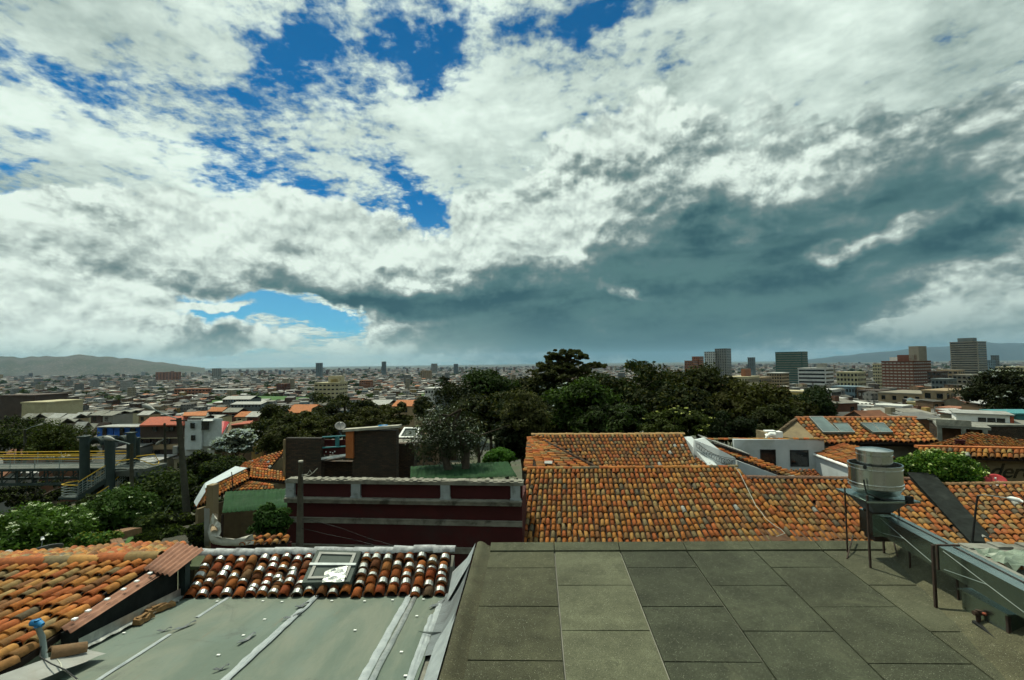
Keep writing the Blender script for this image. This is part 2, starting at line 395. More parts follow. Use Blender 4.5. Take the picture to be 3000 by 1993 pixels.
M['greydish'] = mat('grey_dish_paint', (0.16, 0.165, 0.16), (0.10, 0.10, 0.095), 0.6)
M['bluecap'] = mat('blue_plastic', (0.02, 0.20, 0.45), None, 0.5)
M['cable'] = mat('pale_cable', (0.45, 0.45, 0.38), None, 0.7)
M['panel'] = None
def glass(name, c, rough=0.12):
    mt, nt, b = new_mat(name); v = coord('World')
    setc(nt, b.inputs['Base Color'], mixc(noise3(v, 1.1, 3).step(.35, .65), c, scl(c, 0.6)))
    b.inputs['Roughness'].default_value = rough; b.inputs['Specular IOR Level'].default_value = 0.6
    return mt
M['glass'] = glass('dark_window_glass', (0.012, 0.016, 0.018))
M['skyglass'] = glass('dusty_skylight_glass', (0.085, 0.105, 0.095), 0.75); M['skyglass'].node_tree.nodes['Principled BSDF'].inputs['Specular IOR Level'].default_value = 0.15
def slab_mat():
    mt, nt, b = new_mat('mineral_roof_felt'); v = coord('World'); oc, rnd = obj_col()
    sp = voro(v, 52.0); sp2 = noise3(v, 60.0, 3, 0.7); big = noise3(v, 1.1, 5, 0.65, 0.4); mid = noise3(v, 5.0, 5, 0.7)
    k = big.step(0.25, 0.75, 0.72, 1.32) * mid.step(0.2, 0.8, 0.82, 1.18) * sp2.step(0.3, 0.7, 0.72, 1.3)
    col = vmul(oc, comb(k, k, k * 0.97))
    col = mixc(sp.step(0.24, 0.12) * noise3(v, 21.0, 2).step(0.46, 0.58) * 0.85, col, (0.30, 0.30, 0.24))     # pale grit
    col = mixc(noise3(v, 2.2, 6, 0.7).step(0.60, 0.74) * 0.45, col, (0.026, 0.029, 0.018))                  # moss and damp
    col = mixc(noise3(v, 0.55, 6, 0.68, 1.2).step(0.54, 0.66) * 0.55, col, (0.080, 0.084, 0.054))         # dried water marks
    setc(nt, b.inputs['Base Color'], col); b.inputs['Roughness'].default_value = 0.93; b.inputs['Specular IOR Level'].default_value = 0.2
    bump(nt, b, sp2, 0.6, 0.01)
    return mt
M['slab'] = slab_mat()
def sheet_mat():
    mt, nt, b = new_mat('painted_sheet_roof'); v = coord('World')
    col = mixc(noise3(vmul(v, (1.0, 0.28, 1.0)), 1.3, 6, 0.62, 0.6).step(0.34, 0.66), (0.070, 0.100, 0.076), (0.120, 0.138, 0.104))
    col = mixc(noise3(vmul(v, (1.0, 0.5, 1.0)), 0.9, 5, 0.6).step(0.45, 0.65) * 0.6, col, (0.090, 0.132, 0.112))
    col = mixc(noise3(v, 26.0, 4, 0.7).step(0.60, 0.80) * 0.4, col, (0.10, 0.09, 0.07))
    col = mixc(noise3(vmul(v, (3.0, 0.35, 1.0)), 2.0, 5, 0.7).step(0.60, 0.74) * 0.5, col, (0.13, 0.085, 0.05))     # rust runs
    col = mixc(noise3(v, 0.8, 6, 0.7, .8).step(0.56, 0.66) * 0.5, col, (0.045, 0.05, 0.042))
    setc(nt, b.inputs['Base Color'], col); b.inputs['Roughness'].default_value = 0.72
    bump(nt, b, noise3(vmul(v, (1.0, 0.4, 1.0)), 3.0, 5, 0.6), 0.45, 0.04)
    return mt
M['sheet'] = sheet_mat()

# ================================================================== clay tiles
PAL = [((0.365,0.126,0.028),7),((0.400,0.168,0.038),6),((0.320,0.092,0.024),5),((0.380,0.195,0.055),4),((0.255,0.130,0.044),4),((0.200,0.090,0.034),3),((0.290,0.195,0.078),2.4),((0.200,0.150,0.075),1.2),((0.125,0.100,0.062),0.9),((0.370,0.105,0.030),3)]
PW = np.array([w for _, w in PAL]); PW = PW / PW.sum()
def tile_geo(r0, r1, ln, n=6):
    vs = []; fs = []
    for (r, y) in ((r0, 0.0), (r1, ln)):
        for rr in (r, r * 0.80):
            for k in range(n + 1):
                w = math.pi * k / n; vs.append((-math.cos(w) * rr, y, math.sin(w) * rr * 1.0))
    m1 = n + 1
    for k in range(n): fs.append((k, k+1, 2*m1+k+1, 2*m1+k))            # top
    for k in range(n): fs.append((m1+k, m1+k+1, k+1, k))                # lower lip
    return vs, fs
def tile_mesh(r0, r1, ln, mt, name='clay_tile'):
    vs, fs = tile_geo(r0, r1, ln); me = bpy.data.meshes.new(name); me.from_pydata(vs, [], fs); me.materials.append(mt)
    me.polygons.foreach_set('use_smooth', [True]*6 + [False]*6); me.update(); return me
def pick(r, warm=None):
    c = PAL[int(r.choice(len(PAL), p=PW))][0]; k = 0.78 + 0.30 * r.random()
    return tuple(min(0.6, v * k) for v in c)
def tile_roof(parent, BL, BR, TL, TR, pitch=0.22, expo=0.37, keep=None, limit=300, sag=0.02, seed=1, deck=True, tint=(1,1,1), name='roof', jit=1.5, thick=0.10, deckmat='deck'):
    "rows of barrel tiles on a four-cornered patch; returns the deck"
    r = np.random.default_rng(seed)
    BL, BR, TL, TR = map(Vector, (BL, BR, TL, TR))
    if (BR - BL + TR - TL).cross(TL - BL + TR - BR).z < 0: BL, BR, TL, TR = BR, BL, TR, TL
    def bil(s, t):
        p = lerp(lerp(BL, BR, s), lerp(TL, TR, s), t)
        return p - Z * (sag * 4 * t * (1 - t) + sag * 1.2 * math.sin(s * 9 + seed) * (1 - t))
    w = ((BR - BL).length + (TR - TL).length) / 2; h = ((TL - BL).length + (TR - BR).length) / 2
    nc = max(2, round(w / pitch)); nr = max(1, round(h / expo)); px, ex = w / nc, h / nr
    mb = MB(); NS, NT = 24, 8
    for a in range(NS):
        for b_ in range(NT):
            if keep and not keep(bil((a + .5) / NS, (b_ + .5) / NT)): continue
            q4 = [bil(a/NS, b_/NT), bil((a+1)/NS, b_/NT), bil((a+1)/NS, (b_+1)/NT), bil(a/NS, (b_+1)/NT)]
            mb.add(q4, [(0, 1, 2, 3)]); mb.add([p - Z*thick for p in q4], [(3, 2, 1, 0)])
            if b_ == 0: mb.add([q4[0], q4[1], q4[1] - Z*thick, q4[0] - Z*thick], [(3, 2, 1, 0)])
            if a == 0: mb.add([q4[0], q4[3], q4[3] - Z*thick, q4[0] - Z*thick], [(0, 1, 2, 3)])
            if a == NS-1: mb.add([q4[1], q4[2], q4[2] - Z*thick, q4[1] - Z*thick], [(3, 2, 1, 0)])
    dk_ = mb.build(name, M[deckmat], parent)
    R0 = px * 0.425; me = tile_mesh(R0, R0 * 0.84, ex * 1.14, M['tile1']); gv, gf = tile_geo(R0, R0 * 0.84, ex * 1.14)
    gv = np.array(gv); items = []
    for i in range(nc):
        for j in range(nr):
            s, t = (i + .5) / nc, j / nr
            if keep and not keep(bil(s, t + .5 / nr)): continue
            p0, p1 = bil(s, t), bil(s, t + 1 / nr)
            if not seen(lerp(p0, p1, .5), 90): continue
            y = (p1 - p0).normalized(); x = (bil(min(1, s+.02), t) - bil(max(0, s-.02), t)).normalized()
            z = x.cross(y).normalized(); x = y.cross(z)
            y = (y - z * 0.075 + x * float(r.normal(0, 0.022 * jit))).normalized(); z = x.cross(y).normalized(); x = y.cross(z)
            o = p0 + z * (0.030 + float(r.normal(0, 0.004 * jit))) - y * (ex * 0.05 + float(r.normal(0, 0.018 * jit))) + x * float(r.normal(0, 0.007 * jit))
            if float(r.random()) < .035:                              # slipped or skewed tile
                y = (y + x * float(r.normal(0, .12))).normalized(); x = y.cross(z).normalized(); z = x.cross(y); o = o - y * float(r.uniform(.03, .10)) + z * .015
            c = pick(r); c = tuple(a_ * b_ for a_, b_ in zip(c, tint))
            if float(r.random()) < 0.007: c = (0.30, 0.30, 0.27)
            items.append(((o - CAM).length, o, x, y, z, c))
    items.sort(key=lambda it: it[0])
    for d, o, x, y, z, c in items[:limit]:
        ob = bpy.data.objects.new('clay_tile', me); COL.objects.link(ob); ob.parent = dk_
        mm = Matrix((x, y, z)).transposed().to_4x4(); mm.translation = o; ob.matrix_basis = mm; ob.color = (*c, 1)
    if items[limit:]:
        fb = MB()
        for d, o, x, y, z, c in items[limit:]:
            A = np.array([x, y, z]); pts = gv @ A + np.array(o); fb.add(pts.tolist(), gf, c)
        fo = fb.build('clay_tiles', M['tileN'], dk_, attr='tcol'); fo.data.polygons.foreach_set('use_smooth', ([True]*6 + [False]*6) * len(items[limit:])); fo['kind'] = 'stuff'
    return dk_
def ridge_tiles(parent, a, b, r, ln, mt, name='ridge_tile', seed=3, cols=None):
    a, b = Vector(a), Vector(b); rr = np.random.default_rng(seed); n = max(1, round((b - a).length / ln)); me = tile_mesh(r, r * .86, ln * 1.12, mt, name)
    out = []
    for i in range(n):
        p = lerp(a, b, i / n); y = (b - a).normalized(); x = y.cross(Z).normalized(); z = x.cross(y)
        y = (y + x * float(rr.normal(0, .03)) + z * float(rr.normal(0, .02))).normalized(); x = y.cross(z).normalized(); z = x.cross(y)
        ob = bpy.data.objects.new(name, me); COL.objects.link(ob); ob.parent = parent
        mm = Matrix((x, y, z)).transposed().to_4x4(); mm.translation = p + Z * float(rr.normal(0, .008)); ob.matrix_basis = mm
        if parent.type == 'EMPTY': ob.location = ob.location - parent.location
        ob.color = (*(cols or pick(rr)), 1); out.append(ob)
    return out

# ================================================================== ground
PROF = [(0,-9.5),(14,-10.5),(22,-11.2),(30,-12.5),(45,-15.0),(60,-17.5),(90,-21),(120,-25),(200,-31),(350,-38),(600,-45),(1000,-52),(2000,-63),(4000,-76),(9000,-88),(16000,-96),(45000,-100)]
_pr, _pz = np.array([p[0] for p in PROF], float), np.array([p[1] for p in PROF], float)
def ground_z(x, y):
    r = math.hypot(x, y)
    z = float(np.interp(r, _pr, _pz))
    a = math.atan2(x, y)
    k = max(0, min(1, (a - 0.0) / 0.9)) * max(0, min(1, (r - 25) / 60)) * max(0, min(1, (1500 - r) / 900))
    return CAM.z + z + k * 6.0                        # the slope stays a little higher to the right
def soil_mat():
    mt, nt, b = new_mat('hillside_soil_and_grass'); v = coord('World')
    col = mixc(noise3(v, 0.08, 6, 0.65).step(0.4, 0.6), (0.035, 0.050, 0.016), (0.060, 0.056, 0.034))
    col = mixc(noise3(v, 0.012, 5, 0.6).step(0.45, 0.6), col, (0.050, 0.050, 0.038))
    setc(nt, b.inputs['Base Color'], col); b.inputs['Roughness'].default_value = 0.95
    return mt
M['soil'] = soil_mat()
mb = MB(); rr_ = [0.5,6,12,18,24,30,38,46,55,65,80,100,125,160,200,260,350,480,650,900,1300,2000,3000,4500,7000,11000,18000,30000]; NA = 72
for r in rr_:
    for k in range(NA):
        a = 2*math.pi*k/NA; x, y = r*math.sin(a), r*math.cos(a); mb.v.append((x, y, ground_z(x, y)))
for i in range(len(rr_)-1):
    for k in range(NA): mb.f.append((i*NA+k, (i+1)*NA+k, (i+1)*NA+(k+1) % NA, i*NA+(k+1) % NA)); mb.c.append(None)
mb.f.append(tuple(range(NA))); mb.c.append(None)
tag(mb.build('ground', M['soil'], smooth=True), kind='structure')
# the street between our roof and the houses opposite
mb = MB(); s0 = P(700, 1600, 12.0); s0.z = 1.0
mb.sheet([[s0 + H*t + G*g + Z*(-.02*t) for t in (1.5, 6, 12, 22, 34)] for g in (0, 6.5)], 0.25)
tag(mb.build('street', M['asphalt']), kind='structure')
mb = MB(); mb.sheet([[s0 + H*t + G*g + Z*(0.13-.02*t) for t in (1.5, 6, 12, 22, 34)] for g in (6.5, 7.9)], 0.30)
tag(mb.build('pavement', M['concrete']), kind='structure')

def cs(x, y, z): return _R*x + _U*y + _F*z

# ================================================================== our own flat roof
O = P(1624, 1613, 9.0); uv = cs(70/1420, 15.5/1420, 1); vv = cs(1, .025, -.049); SW = 1.2
nrm = vv.cross(uv).normalized()
def Q(a, b, h=0.0): return O + vv*(SW*a) - uv*b + nrm*h
own = thing('flat_roof_building', 'flat roof of speckled grey-green slabs with black joints in the right foreground', 'building', Q(2, 2) - Z*7.5)
mb = MB(); mb.hexa([Q(-1.12, 5.6, -7), Q(6.2, 5.6, -7), Q(6.2, -.1, -7), Q(-1.12, -.1, -7), Q(-1.12, 5.6, -.035), Q(6.2, 5.6, -.035), Q(6.2, -.1, -.035), Q(-1.12, -.1, -.035)])
mb.build('wall', M['concrete'], own)
SLC = {-1: (.050,.051,.032), 0: (.078,.082,.054), 1: (.037,.041,.028), 2: (.044,.049,.033), 3: (.044,.048,.032), 4: (.056,.058,.038), 5: (.060,.060,.040)}
rs = np.random.default_rng(5)
for k in range(-1, 6):
    js = [0.05] + ([1.25, 2.43, 3.61, 4.8] if k % 2 == 0 else [0.67, 1.85, 3.05, 4.23]) + [5.6]
    for b0, b1 in zip(js, js[1:]):
        g = 0.009; a0, a1 = k + g, k + 1 - g; mb = MB(); c0, c1 = b0 + g*.9, b1 - g*.9
        e = 0.004; tw = float(rs.normal(0, .003))
        mb.hexa([Q(a0, c1, -.03), Q(a1, c1, -.03), Q(a1, c0, -.03), Q(a0, c0, -.03), Q(a0+e*.5, c1-e*.5, tw), Q(a1-e*.5, c1-e*.5, 0), Q(a1-e*.5, c0+e*.5, -tw), Q(a0+e*.5, c0+e*.5, 0)])
        ob = mb.build('roof_slab', M['slab'], own)
        t = 0.92 + 0.16*float(rs.random()); ob.color = (*scl(SLC[k], t), 1)
# far kerb, in lengths
for k in range(-1, 5):
    mb = MB(); g = .006
    mb.hexa([Q(k+g, .045, -.03), Q(k+1-g, .045, -.03), Q(k+1-g, -.24, -.3), Q(k+g, -.24, -.3), Q(k+g, .035, .02), Q(k+1-g, .035, .02), Q(k+1-g, -.20, .07), Q(k+g, -.20, .07)])
    ob = mb.build('kerb', M['slab'], own); ob.color = (.060, .064, .042, 1)
# left edge, curled up in felt
mb = MB(); rows = []
for i in range(13):
    b = -.22 + i*.48; w = .012*math.sin(i*1.7)
    rows.append([Q(-1.0+.008, b, -.012), Q(-1.055, b, .012), Q(-1.10+w*.3, b, .06+w), Q(-1.14, b, .08+w), Q(-1.18, b, .085+w), Q(-1.215, b, .065+w), Q(-1.23, b, .0), Q(-1.235, b, -.5)])
mb.sheet(rows); ob = mb.build('upturned_edge', M['slab'], own, smooth=True); ob.color = (.052, .050, .031, 1)
# right edge: coved upstand
def slab_hit(px, py):
    r = ray(px, py); return CAM + r*((O-CAM).dot(nrm)/r.dot(nrm))
def above_slab(px, py, dl): return P(px, py, (slab_hit(px, py)-CAM).dot(_F) - dl)
b1, b2 = slab_hit(2591, 1617), slab_hit(2797, 1846); t1, t2 = above_slab(2612, 1597, .22), above_slab(2930, 1772, .42)
mb = MB(); rows = []
for i in range(-1, 15):
    f = i/8; a = lerp(b1, b2, f); t = lerp(t1, t2, f); w = Z*(.012*math.sin(i*2.1))
    rows.append([a - Z*.02, lerp(a, t, .25) - Z*.03 + w, lerp(a, t, .6) - Z*.02, lerp(a, t, .9)+w, t + Z*.03, t + H*.14 + Z*.02 + w, t + H*.22 - Z*.05, t + H*.24 - Z*3])
mb.sheet(rows); ob = mb.build('upstand', M['slab'], own, smooth=True); ob.color = (.070, .068, .042, 1)

w0_ = Vector((-3.5, -1.6, CAM.z - 6)); mb = MB(); mb.box(w0_, H*11, G*-5, Z*9.5); mb.build('upper_storey', M['concrete'], own)  # unseen storey behind the camera, added to cut the sky fill
# ================================================================== sheet-metal roof on the left
Lm, Rm = P(545, 1752, 9.0), P(1312, 1745, 9.0); um = cs(-20/1420, (996.5-1240)/1420, 1)
def Qm(px, b, h=0.0):
    s = (px - 545)/(1312 - 545); return lerp(Lm, Rm, s) - um*b + Z*h
shed = thing('sheet_roof_house', 'low roof of dull grey-green metal sheets with silver taped seams, left foreground', 'house', Qm(900, 2) - Z*5)
mb = MB(); mb.hexa([Qm(500, 5.4, -5), Qm(1330, 5.4, -5), Qm(1330, .02, -4), Qm(500, .02, -4), Qm(500, 5.4, -.03), Qm(1330, 5.4, -.03), Qm(1330, .02, -.03), Qm(500, .02, -.03)])
mb.build('wall', M['concrete'], shed)
seams = [500, 672, 925, 1208, 1306]
for k, (a, b) in enumerate(zip(seams, seams[1:])):
    mb = MB(); mb.sheet([[Qm(lerp(a-4, b+2, j/8), i*.45, .004*(k % 2) + .006*math.sin(j*1.9+i*.6+k)) for j in range(9)] for i in range(13)], 0.02)
    mb.build('roof_sheet', M['sheet'], shed, smooth=False)
def tape(px, w, gaps=(), m='foilflat', name='seam_tape', h=.022, end=5.4, skew=0.0, seed=0, st=0.0):
    r = np.random.default_rng(seed + int(px)); mb = MB(); rows = []; b = st
    while b < end:
        dx = r.normal(0, .8); ww = w*(1 + r.normal(0, .05)); x = px + dx + skew*b
        rows.append([Qm(x - ww, b, h-.008), Qm(x - ww*.25, b, h + abs(r.normal(0, .003))), Qm(x + ww*.2, b, h + abs(r.normal(0, .003))), Qm(x + ww, b, h-.008)]); b += .16
    segs = []; cur = []
    for i, rw in enumerate(rows):
        if any(g0 <= i*.16 + st <= g1 for g0, g1 in gaps):
            if len(cur) > 1: segs.append(cur)
            cur = []
        else: cur.append(rw)
    if len(cur) > 1: segs.append(cur)
    for sg in segs:
        mb = MB(); mb.sheet(sg, .006); mb.build(name, M[m], shed)
tape(672, 5, [(1.0, 1.45)], seed=1); tape(925, 7.5, [(.35, .5)], seed=2); tape(934, 4, [], seed=12, h=.032); tape(1200, 9, [], seed=3); tape(1219, 6.5, [], 'foil', seed=4, h=.030); tape(1300, 8, [(.0, .25)], seed=5, skew=-2); tape(1285, 6, [(0, .8)], seed=6, h=.03, skew=2)
for px, b, l, w in ((925, .42, .22, .10), (940, .85, .34, .07), (880, 1.62, .38, .08), (905, 2.6, .2, .05), (690, 1.15, .40, .06), (1312, .25, .5, .10), (655, 1.4, .2, .05)):
    mb = MB(); c = Qm(px, b, .034); d1 = (um.normalized()*-1 + H*random.uniform(-.9, .2)).normalized(); d2 = d1.cross(Z).normalized()
    mb.sheet([[c + d1*l*i/4 + d2*w*(j-.5)*(1-abs(i-2)*.3) + Z*(.02*math.sin(i*2+j)) for j in (0, 1)] for i in range(5)], .004)
    mb.build('torn_strip', M['plasticgrey'], shed)
for px, py in ((636, 1765), (770, 1764), (826, 1766), (972, 1763), (1068, 1764), (1150, 1761), (1240, 1759), (775, 1818), (713, 1865), (640, 1923), (1221, 1808), (1176, 1914), (1188, 1984), (520, 1764), (363, 1858), (1040, 1850)):
    d = (Qm(px, 0) - CAM).dot(_F); r = ray(px, py); n_ = um.cross(Rm - Lm).normalized(); t = (Lm - CAM).dot(n_)/r.dot(n_); p = CAM + r*t
    mb = MB(); mb.cbox(p + Z*.018, .042, .034, .010, H=(Rm-Lm).normalized(), G=um.normalized()); mb.build('screw_patch', M['whitebright'], shed)
# silver and grey flashing against our own roof edge
mb = MB(); mb.sheet([[Qm(1306, i*.3, .03), Qm(1330, i*.3, .07+.02*math.sin(i*1.3)), lerp(Qm(1330, i*.3, .1), Q(-1.24, i*.28, .0), .5) + Z*.03*math.sin(i*2.3), Q(-1.236, i*.28-.1, .06)] for i in range(0, 9)]); mb.build('grey_membrane', M['plasticgrey'], shed, smooth=True)
mb = MB(); mb.sheet([[Qm(1316, -.55+i*.2, .26-.05*i), lerp(Qm(1330, -.5+i*.2, .25), Q(-1.26, -.15+i*.16, .0), .6), Q(-1.238, -.18+i*.16, .075)] for i in range(0, 6)]); mb.build('valley_flashing', M['foilflat'], shed, smooth=True)
mb = MB(); mb.sheet([[Qm(1290-j*18+(i*30), 1.72+.06*i-j*.03, .05+.02*i+.01*j) for j in (1, 0, -1)] for i in range(6)], .006); mb.build('foil_patch', M['foil'], shed)
mb = MB(); mb.sheet([[Qm(1322, 2.1+i*.35, .05), lerp(Qm(1330, 2.1+i*.35, .1), Q(-1.24, 1.9+i*.35, .02), .6), Q(-1.236, 1.9+i*.35, .05)] for i in range(9)]); mb.build('side_flashing', M['foilflat'], shed, smooth=True)

# ================================================================== near tiled house, left edge of the picture
TR1, BR1, TL1 = P(462, 1642, 9.5), P(-120, 2070, 5.45), P(-520, 1682, 10.4)
near = thing('near_tiled_house', 'old clay-tiled house with dark side wall at the left edge of the foreground', 'house', TR1 - Z*6)
BL1 = TL1 + (BR1 - TR1)
rf1 = tile_roof(near, BL1, BR1, TL1, TR1, 0.225, 0.36, seed=21, sag=.05, jit=2.2, tint=(1.05, 1.0, 0.95))
TRb, TLb = P(545, 1598, 12.6), P(-300, 1640, 13.5)
rf1b = tile_roof(near, TLb - Z*.0, TRb, TL1 - Z*.03, TR1 - Z*.03, 0.23, 0.40, seed=22, sag=.03, jit=2)
ridge_tiles(near, lerp(TL1, TR1, -.02) + Z*.06, TR1 + Z*.05, .13, .62, M['tile1'], seed=4)
# side wall with its capping of corrugated fibre sheet
wb = [P(527, 1750, 9.0), P(235, 1902, 6.94)]; wt_ = [P(520, 1650, 9.25), P(205, 1856, 6.9)]
mb = MB(); mb.hexa([wb[1] - Z*3, wb[0] - Z*3, wb[0] - Z*3 - H*.15, wb[1] - Z*3 - H*.15, wt_[1], wt_[0], wt_[0] - H*.15, wt_[1] - H*.15]); mb.build('side_wall', M['dark_wall'], near)
mb = MB(); mb.hexa([wb[0] - Z*3 + H*.02, wb[0] - Z*3 + H*.16, wb[0] - Z*3 + H*.16 + G*.12, wb[0] - Z*3 + H*.02 + G*.12, wt_[0] + Z*.02 + H*.02, wt_[0] + H*.16 + Z*.02, wt_[0] + G*.12 + H*.16 + Z*.02, wt_[0] + G*.12 + H*.02 + Z*.02]); mb.build('corner_post', M['bridge'], near)
mb = MB(); mb.sheet([[lerp(wb[0], wb[1], f) + H*.01 + Z*.16, lerp(wb[0], wb[1], f) + H*.02 + Z*.03, lerp(wb[0], wb[1], f) + H*.13 + Z*(.03+.01*math.sin(f*40))] for f in np.linspace(0, 1.02, 26)]); mb.build('base_flashing', M['foil'], near)
def corrug(parent, a0, a1, b0, b1, n, amp, m, name, seg=2):
    "corrugated sheet from edge a0-a1 to edge b0-b1, ridges running a to b"
    mb = MB(); N = n*6; rows = []
    for i in range(seg+1):
        f = i/seg; rows.append([lerp(lerp(a0, b0, f), lerp(a1, b1, f), j/N) + Z*(amp*math.sin(2*math.pi*j*n/N)) for j in range(N+1)])
    mb.sheet(rows, .008); return mb.build(name, m, parent, smooth=True)
c0, c1 = P(455, 1690, 9.0), P(600, 1612, 9.7)
corrug(near, P(176, 1852, 6.9)+Z*.06, P(210, 1862, 6.85)+Z*.04, P(440, 1682, 8.9)+Z*.06, P(478, 1687, 8.8)+Z*.04, 2, .016, M['pinksheet'], 'capping_sheet', 6)
corrug(near, P(418, 1682, 8.8)+Z*.09, P(500, 1690, 8.65)+Z*.02, P(520, 1597, 9.9)+Z*.06, P(600, 1612, 9.7)+Z*.02, 6, .02, M['pinksheet'], 'capping_sheet', 4)
for f in (.08, .2, .38, .55, .7, .86):
    p = lerp(P(190, 1850, 6.9), P(470, 1675, 8.9), f) + Z*.09; mb = MB(); mb.cbox(p, .06, .06, .02); mb.build('bolt_patch', M['whitebright'], near)
# loose bits lying on the sheet roof
def hit_sheet(px, py):
    r = ray(px, py); n_ = um.cross(Rm - Lm).normalized(); return CAM + r*((Lm - CAM).dot(n_)/r.dot(n_))
for i, (pa, pb, w, lab) in enumerate((((398, 1836), (440, 1812), .13, 'short split block of wood nearest the dark side wall'), ((428, 1808), (508, 1777), .10, 'longer weathered beam offcut behind the split wood block'))):
    a, b = hit_sheet(*pa), hit_sheet(*pb); mb = MB(); d = (b-a).normalized(); x = d.cross(Z).normalized()
    o = thing('wood_block', lab, 'wood', a); N = 6; rows = []
    vs = []; fs = []
    for k in range(N+1):
        p = lerp(a, b, k/N); rw = w*(.5 + .12*math.sin(k*2.3+i)); hh = .09 + .02*math.sin(k*1.7+i*2)
        vs += [p - x*rw + Z*.02, p + x*rw + Z*.02, p + x*rw*.85 + Z*hh, p - x*rw*.7 + Z*(hh+.02)]
    for k in range(N):
        for e in range(4): fs.append((k*4+e, k*4+(e+1) % 4, (k+1)*4+(e+1) % 4, (k+1)*4+e))
    fs += [(3, 2, 1, 0), (N*4, N*4+1, N*4+2, N*4+3)]
    mb.add(vs, fs); mb.build('timber', M['wood'], o); mb = MB(); p = lerp(a, b, .45)
    mb.sheet([[p + x*(w*.2*j) + d*(.12*k_) + Z*(.125+.01*j*k_) for j in (-1, 1)] for k_ in (-1, 0, 1)], .015); mb.build('splinter', M['wood'], o)
a, b = P(142, 1920, 6.35), P(240, 1902, 6.6)
lt = thing('loose_ridge_tile', 'single mossy clay ridge tile lying where dark wall meets metal sheets', 'roof tile', a)
o_ = ridge_tiles(lt, a, b, .115, (b-a).length, M['tile1'], 'tile', 8, (.17, .10, .05))
pp = P(137, 1890, 6.6)
gp = thing('vent_pipe', 'thin leaning grey pipe with blue cap standing on the left tiled roof', 'pipe', pp)
mb = MB(); mb.tube([pp - Z*.3, P(124, 1868, 6.6), P(108, 1832, 6.6)], [.035, .035, .03], 10); mb.build('pipe', M['rail'], gp, smooth=True)
mb = MB(); q0 = P(110, 1826, 6.6); mb.tube([q0 - H*.09, q0 + H*.03, q0 + H*.08 - Z*.02], [.04, .045, .03], 10); mb.tube([q0 - Z*.05, q0 + Z*.05], .038, 10); mb.build('cap', M['bluecap'], gp, smooth=True)
cb = MB(); cb.tube([P(168, 1932, 6.2), P(178, 1945, 6.1), P(180, 1958, 6.0), P(200, 1970, 5.9), P(232, 2000, 5.7)], .009, 6); tag(cb.build('pale_cable', M['cable'], smooth=True), 'thin pale cable trailing over bottom left corner of metal roof', 'cable')
cb = MB(); cb.tube([P(120, 1895, 6.4), P(117, 1925, 6.3), P(150, 1945, 6.1), P(190, 1962, 5.9), P(226, 1990, 5.7)], .008, 6); tag(cb.build('dark_cable', M['black'], smooth=True), 'thin black cable beside the pale one, hanging from the leaning pipe', 'cable')
mb = MB(); e0, e1 = P(245, 1905, 6.7), P(-40, 2010, 5.6); mb.sheet([[lerp(e0, e1, i/8) - H*.05 + Z*.05, lerp(e0, e1, i/8) + H*.12, lerp(e0, e1, i/8) + H*.34 - Z*.03 + Z*.008*math.sin(i*2)] for i in range(9)]); mb.build('edge_flashing', M['tin'], shed)
# dark satellite dish behind the near roof
def dish(name, c, r, nrm_, m, label, pole_to, rim=None, depth=.18):
    nrm_ = nrm_.normalized(); a = nrm_.cross(Z).normalized(); b = a.cross(nrm_).normalized()
    o = thing(name, label, 'satellite dish', pole_to); mb = MB(); vs = []; fs = []; n = 28; rings = [0.02, .35, .62, .84, 1.0]
    for side in (0, 1):
        for q_ in rings:
            for k in range(n):
                w = 2*math.pi*k/n; vs.append(c + a*(r*q_*math.cos(w)) + b*(r*q_*math.sin(w)) + nrm_*(depth*r*(q_*q_ - 1) - side*.02))
    L = len(rings)
    for i in range(L-1):
        for k in range(n):
            k2 = (k+1) % n; fs.append((i*n+k, i*n+k2, (i+1)*n+k2, (i+1)*n+k)); fs.append(((L+i+1)*n+k, (L+i+1)*n+k2, (L+i)*n+k2, (L+i)*n+k))
    for k in range(n): fs.append(((L-1)*n+k, (L-1)*n+(k+1) % n, (2*L-1)*n+(k+1) % n, (2*L-1)*n+k))
    mb.add(vs, fs); mb.build('reflector', m, o, smooth=True)
    mb = MB(); mb.tube([c - nrm_*(depth*r+.02), c - nrm_*(depth*r+.14) - Z*.1, pole_to], .028, 8); mb.build('mount', M['iron'], o)
    mb = MB(); f = c + nrm_*(r*.75); mb.tube([c - b*r*.95, f], .012, 6); mb.build('feed_arm', M['rail'], o)
    mb = MB(); mb.tube([f - nrm_*.02, f + nrm_*.08], [.045, .035], 10); mb.build('receiver', rim or M['whitebright'], o, smooth=True)
    return o
dc = P(128, 1612, 15.0)
dish('satellite_dish', dc, .46, Vector((-.35, .25, .72)), M['greydish'], 'dark satellite dish between flowering bush and left tiled roof', dc - Z*1.6 + H*.1)

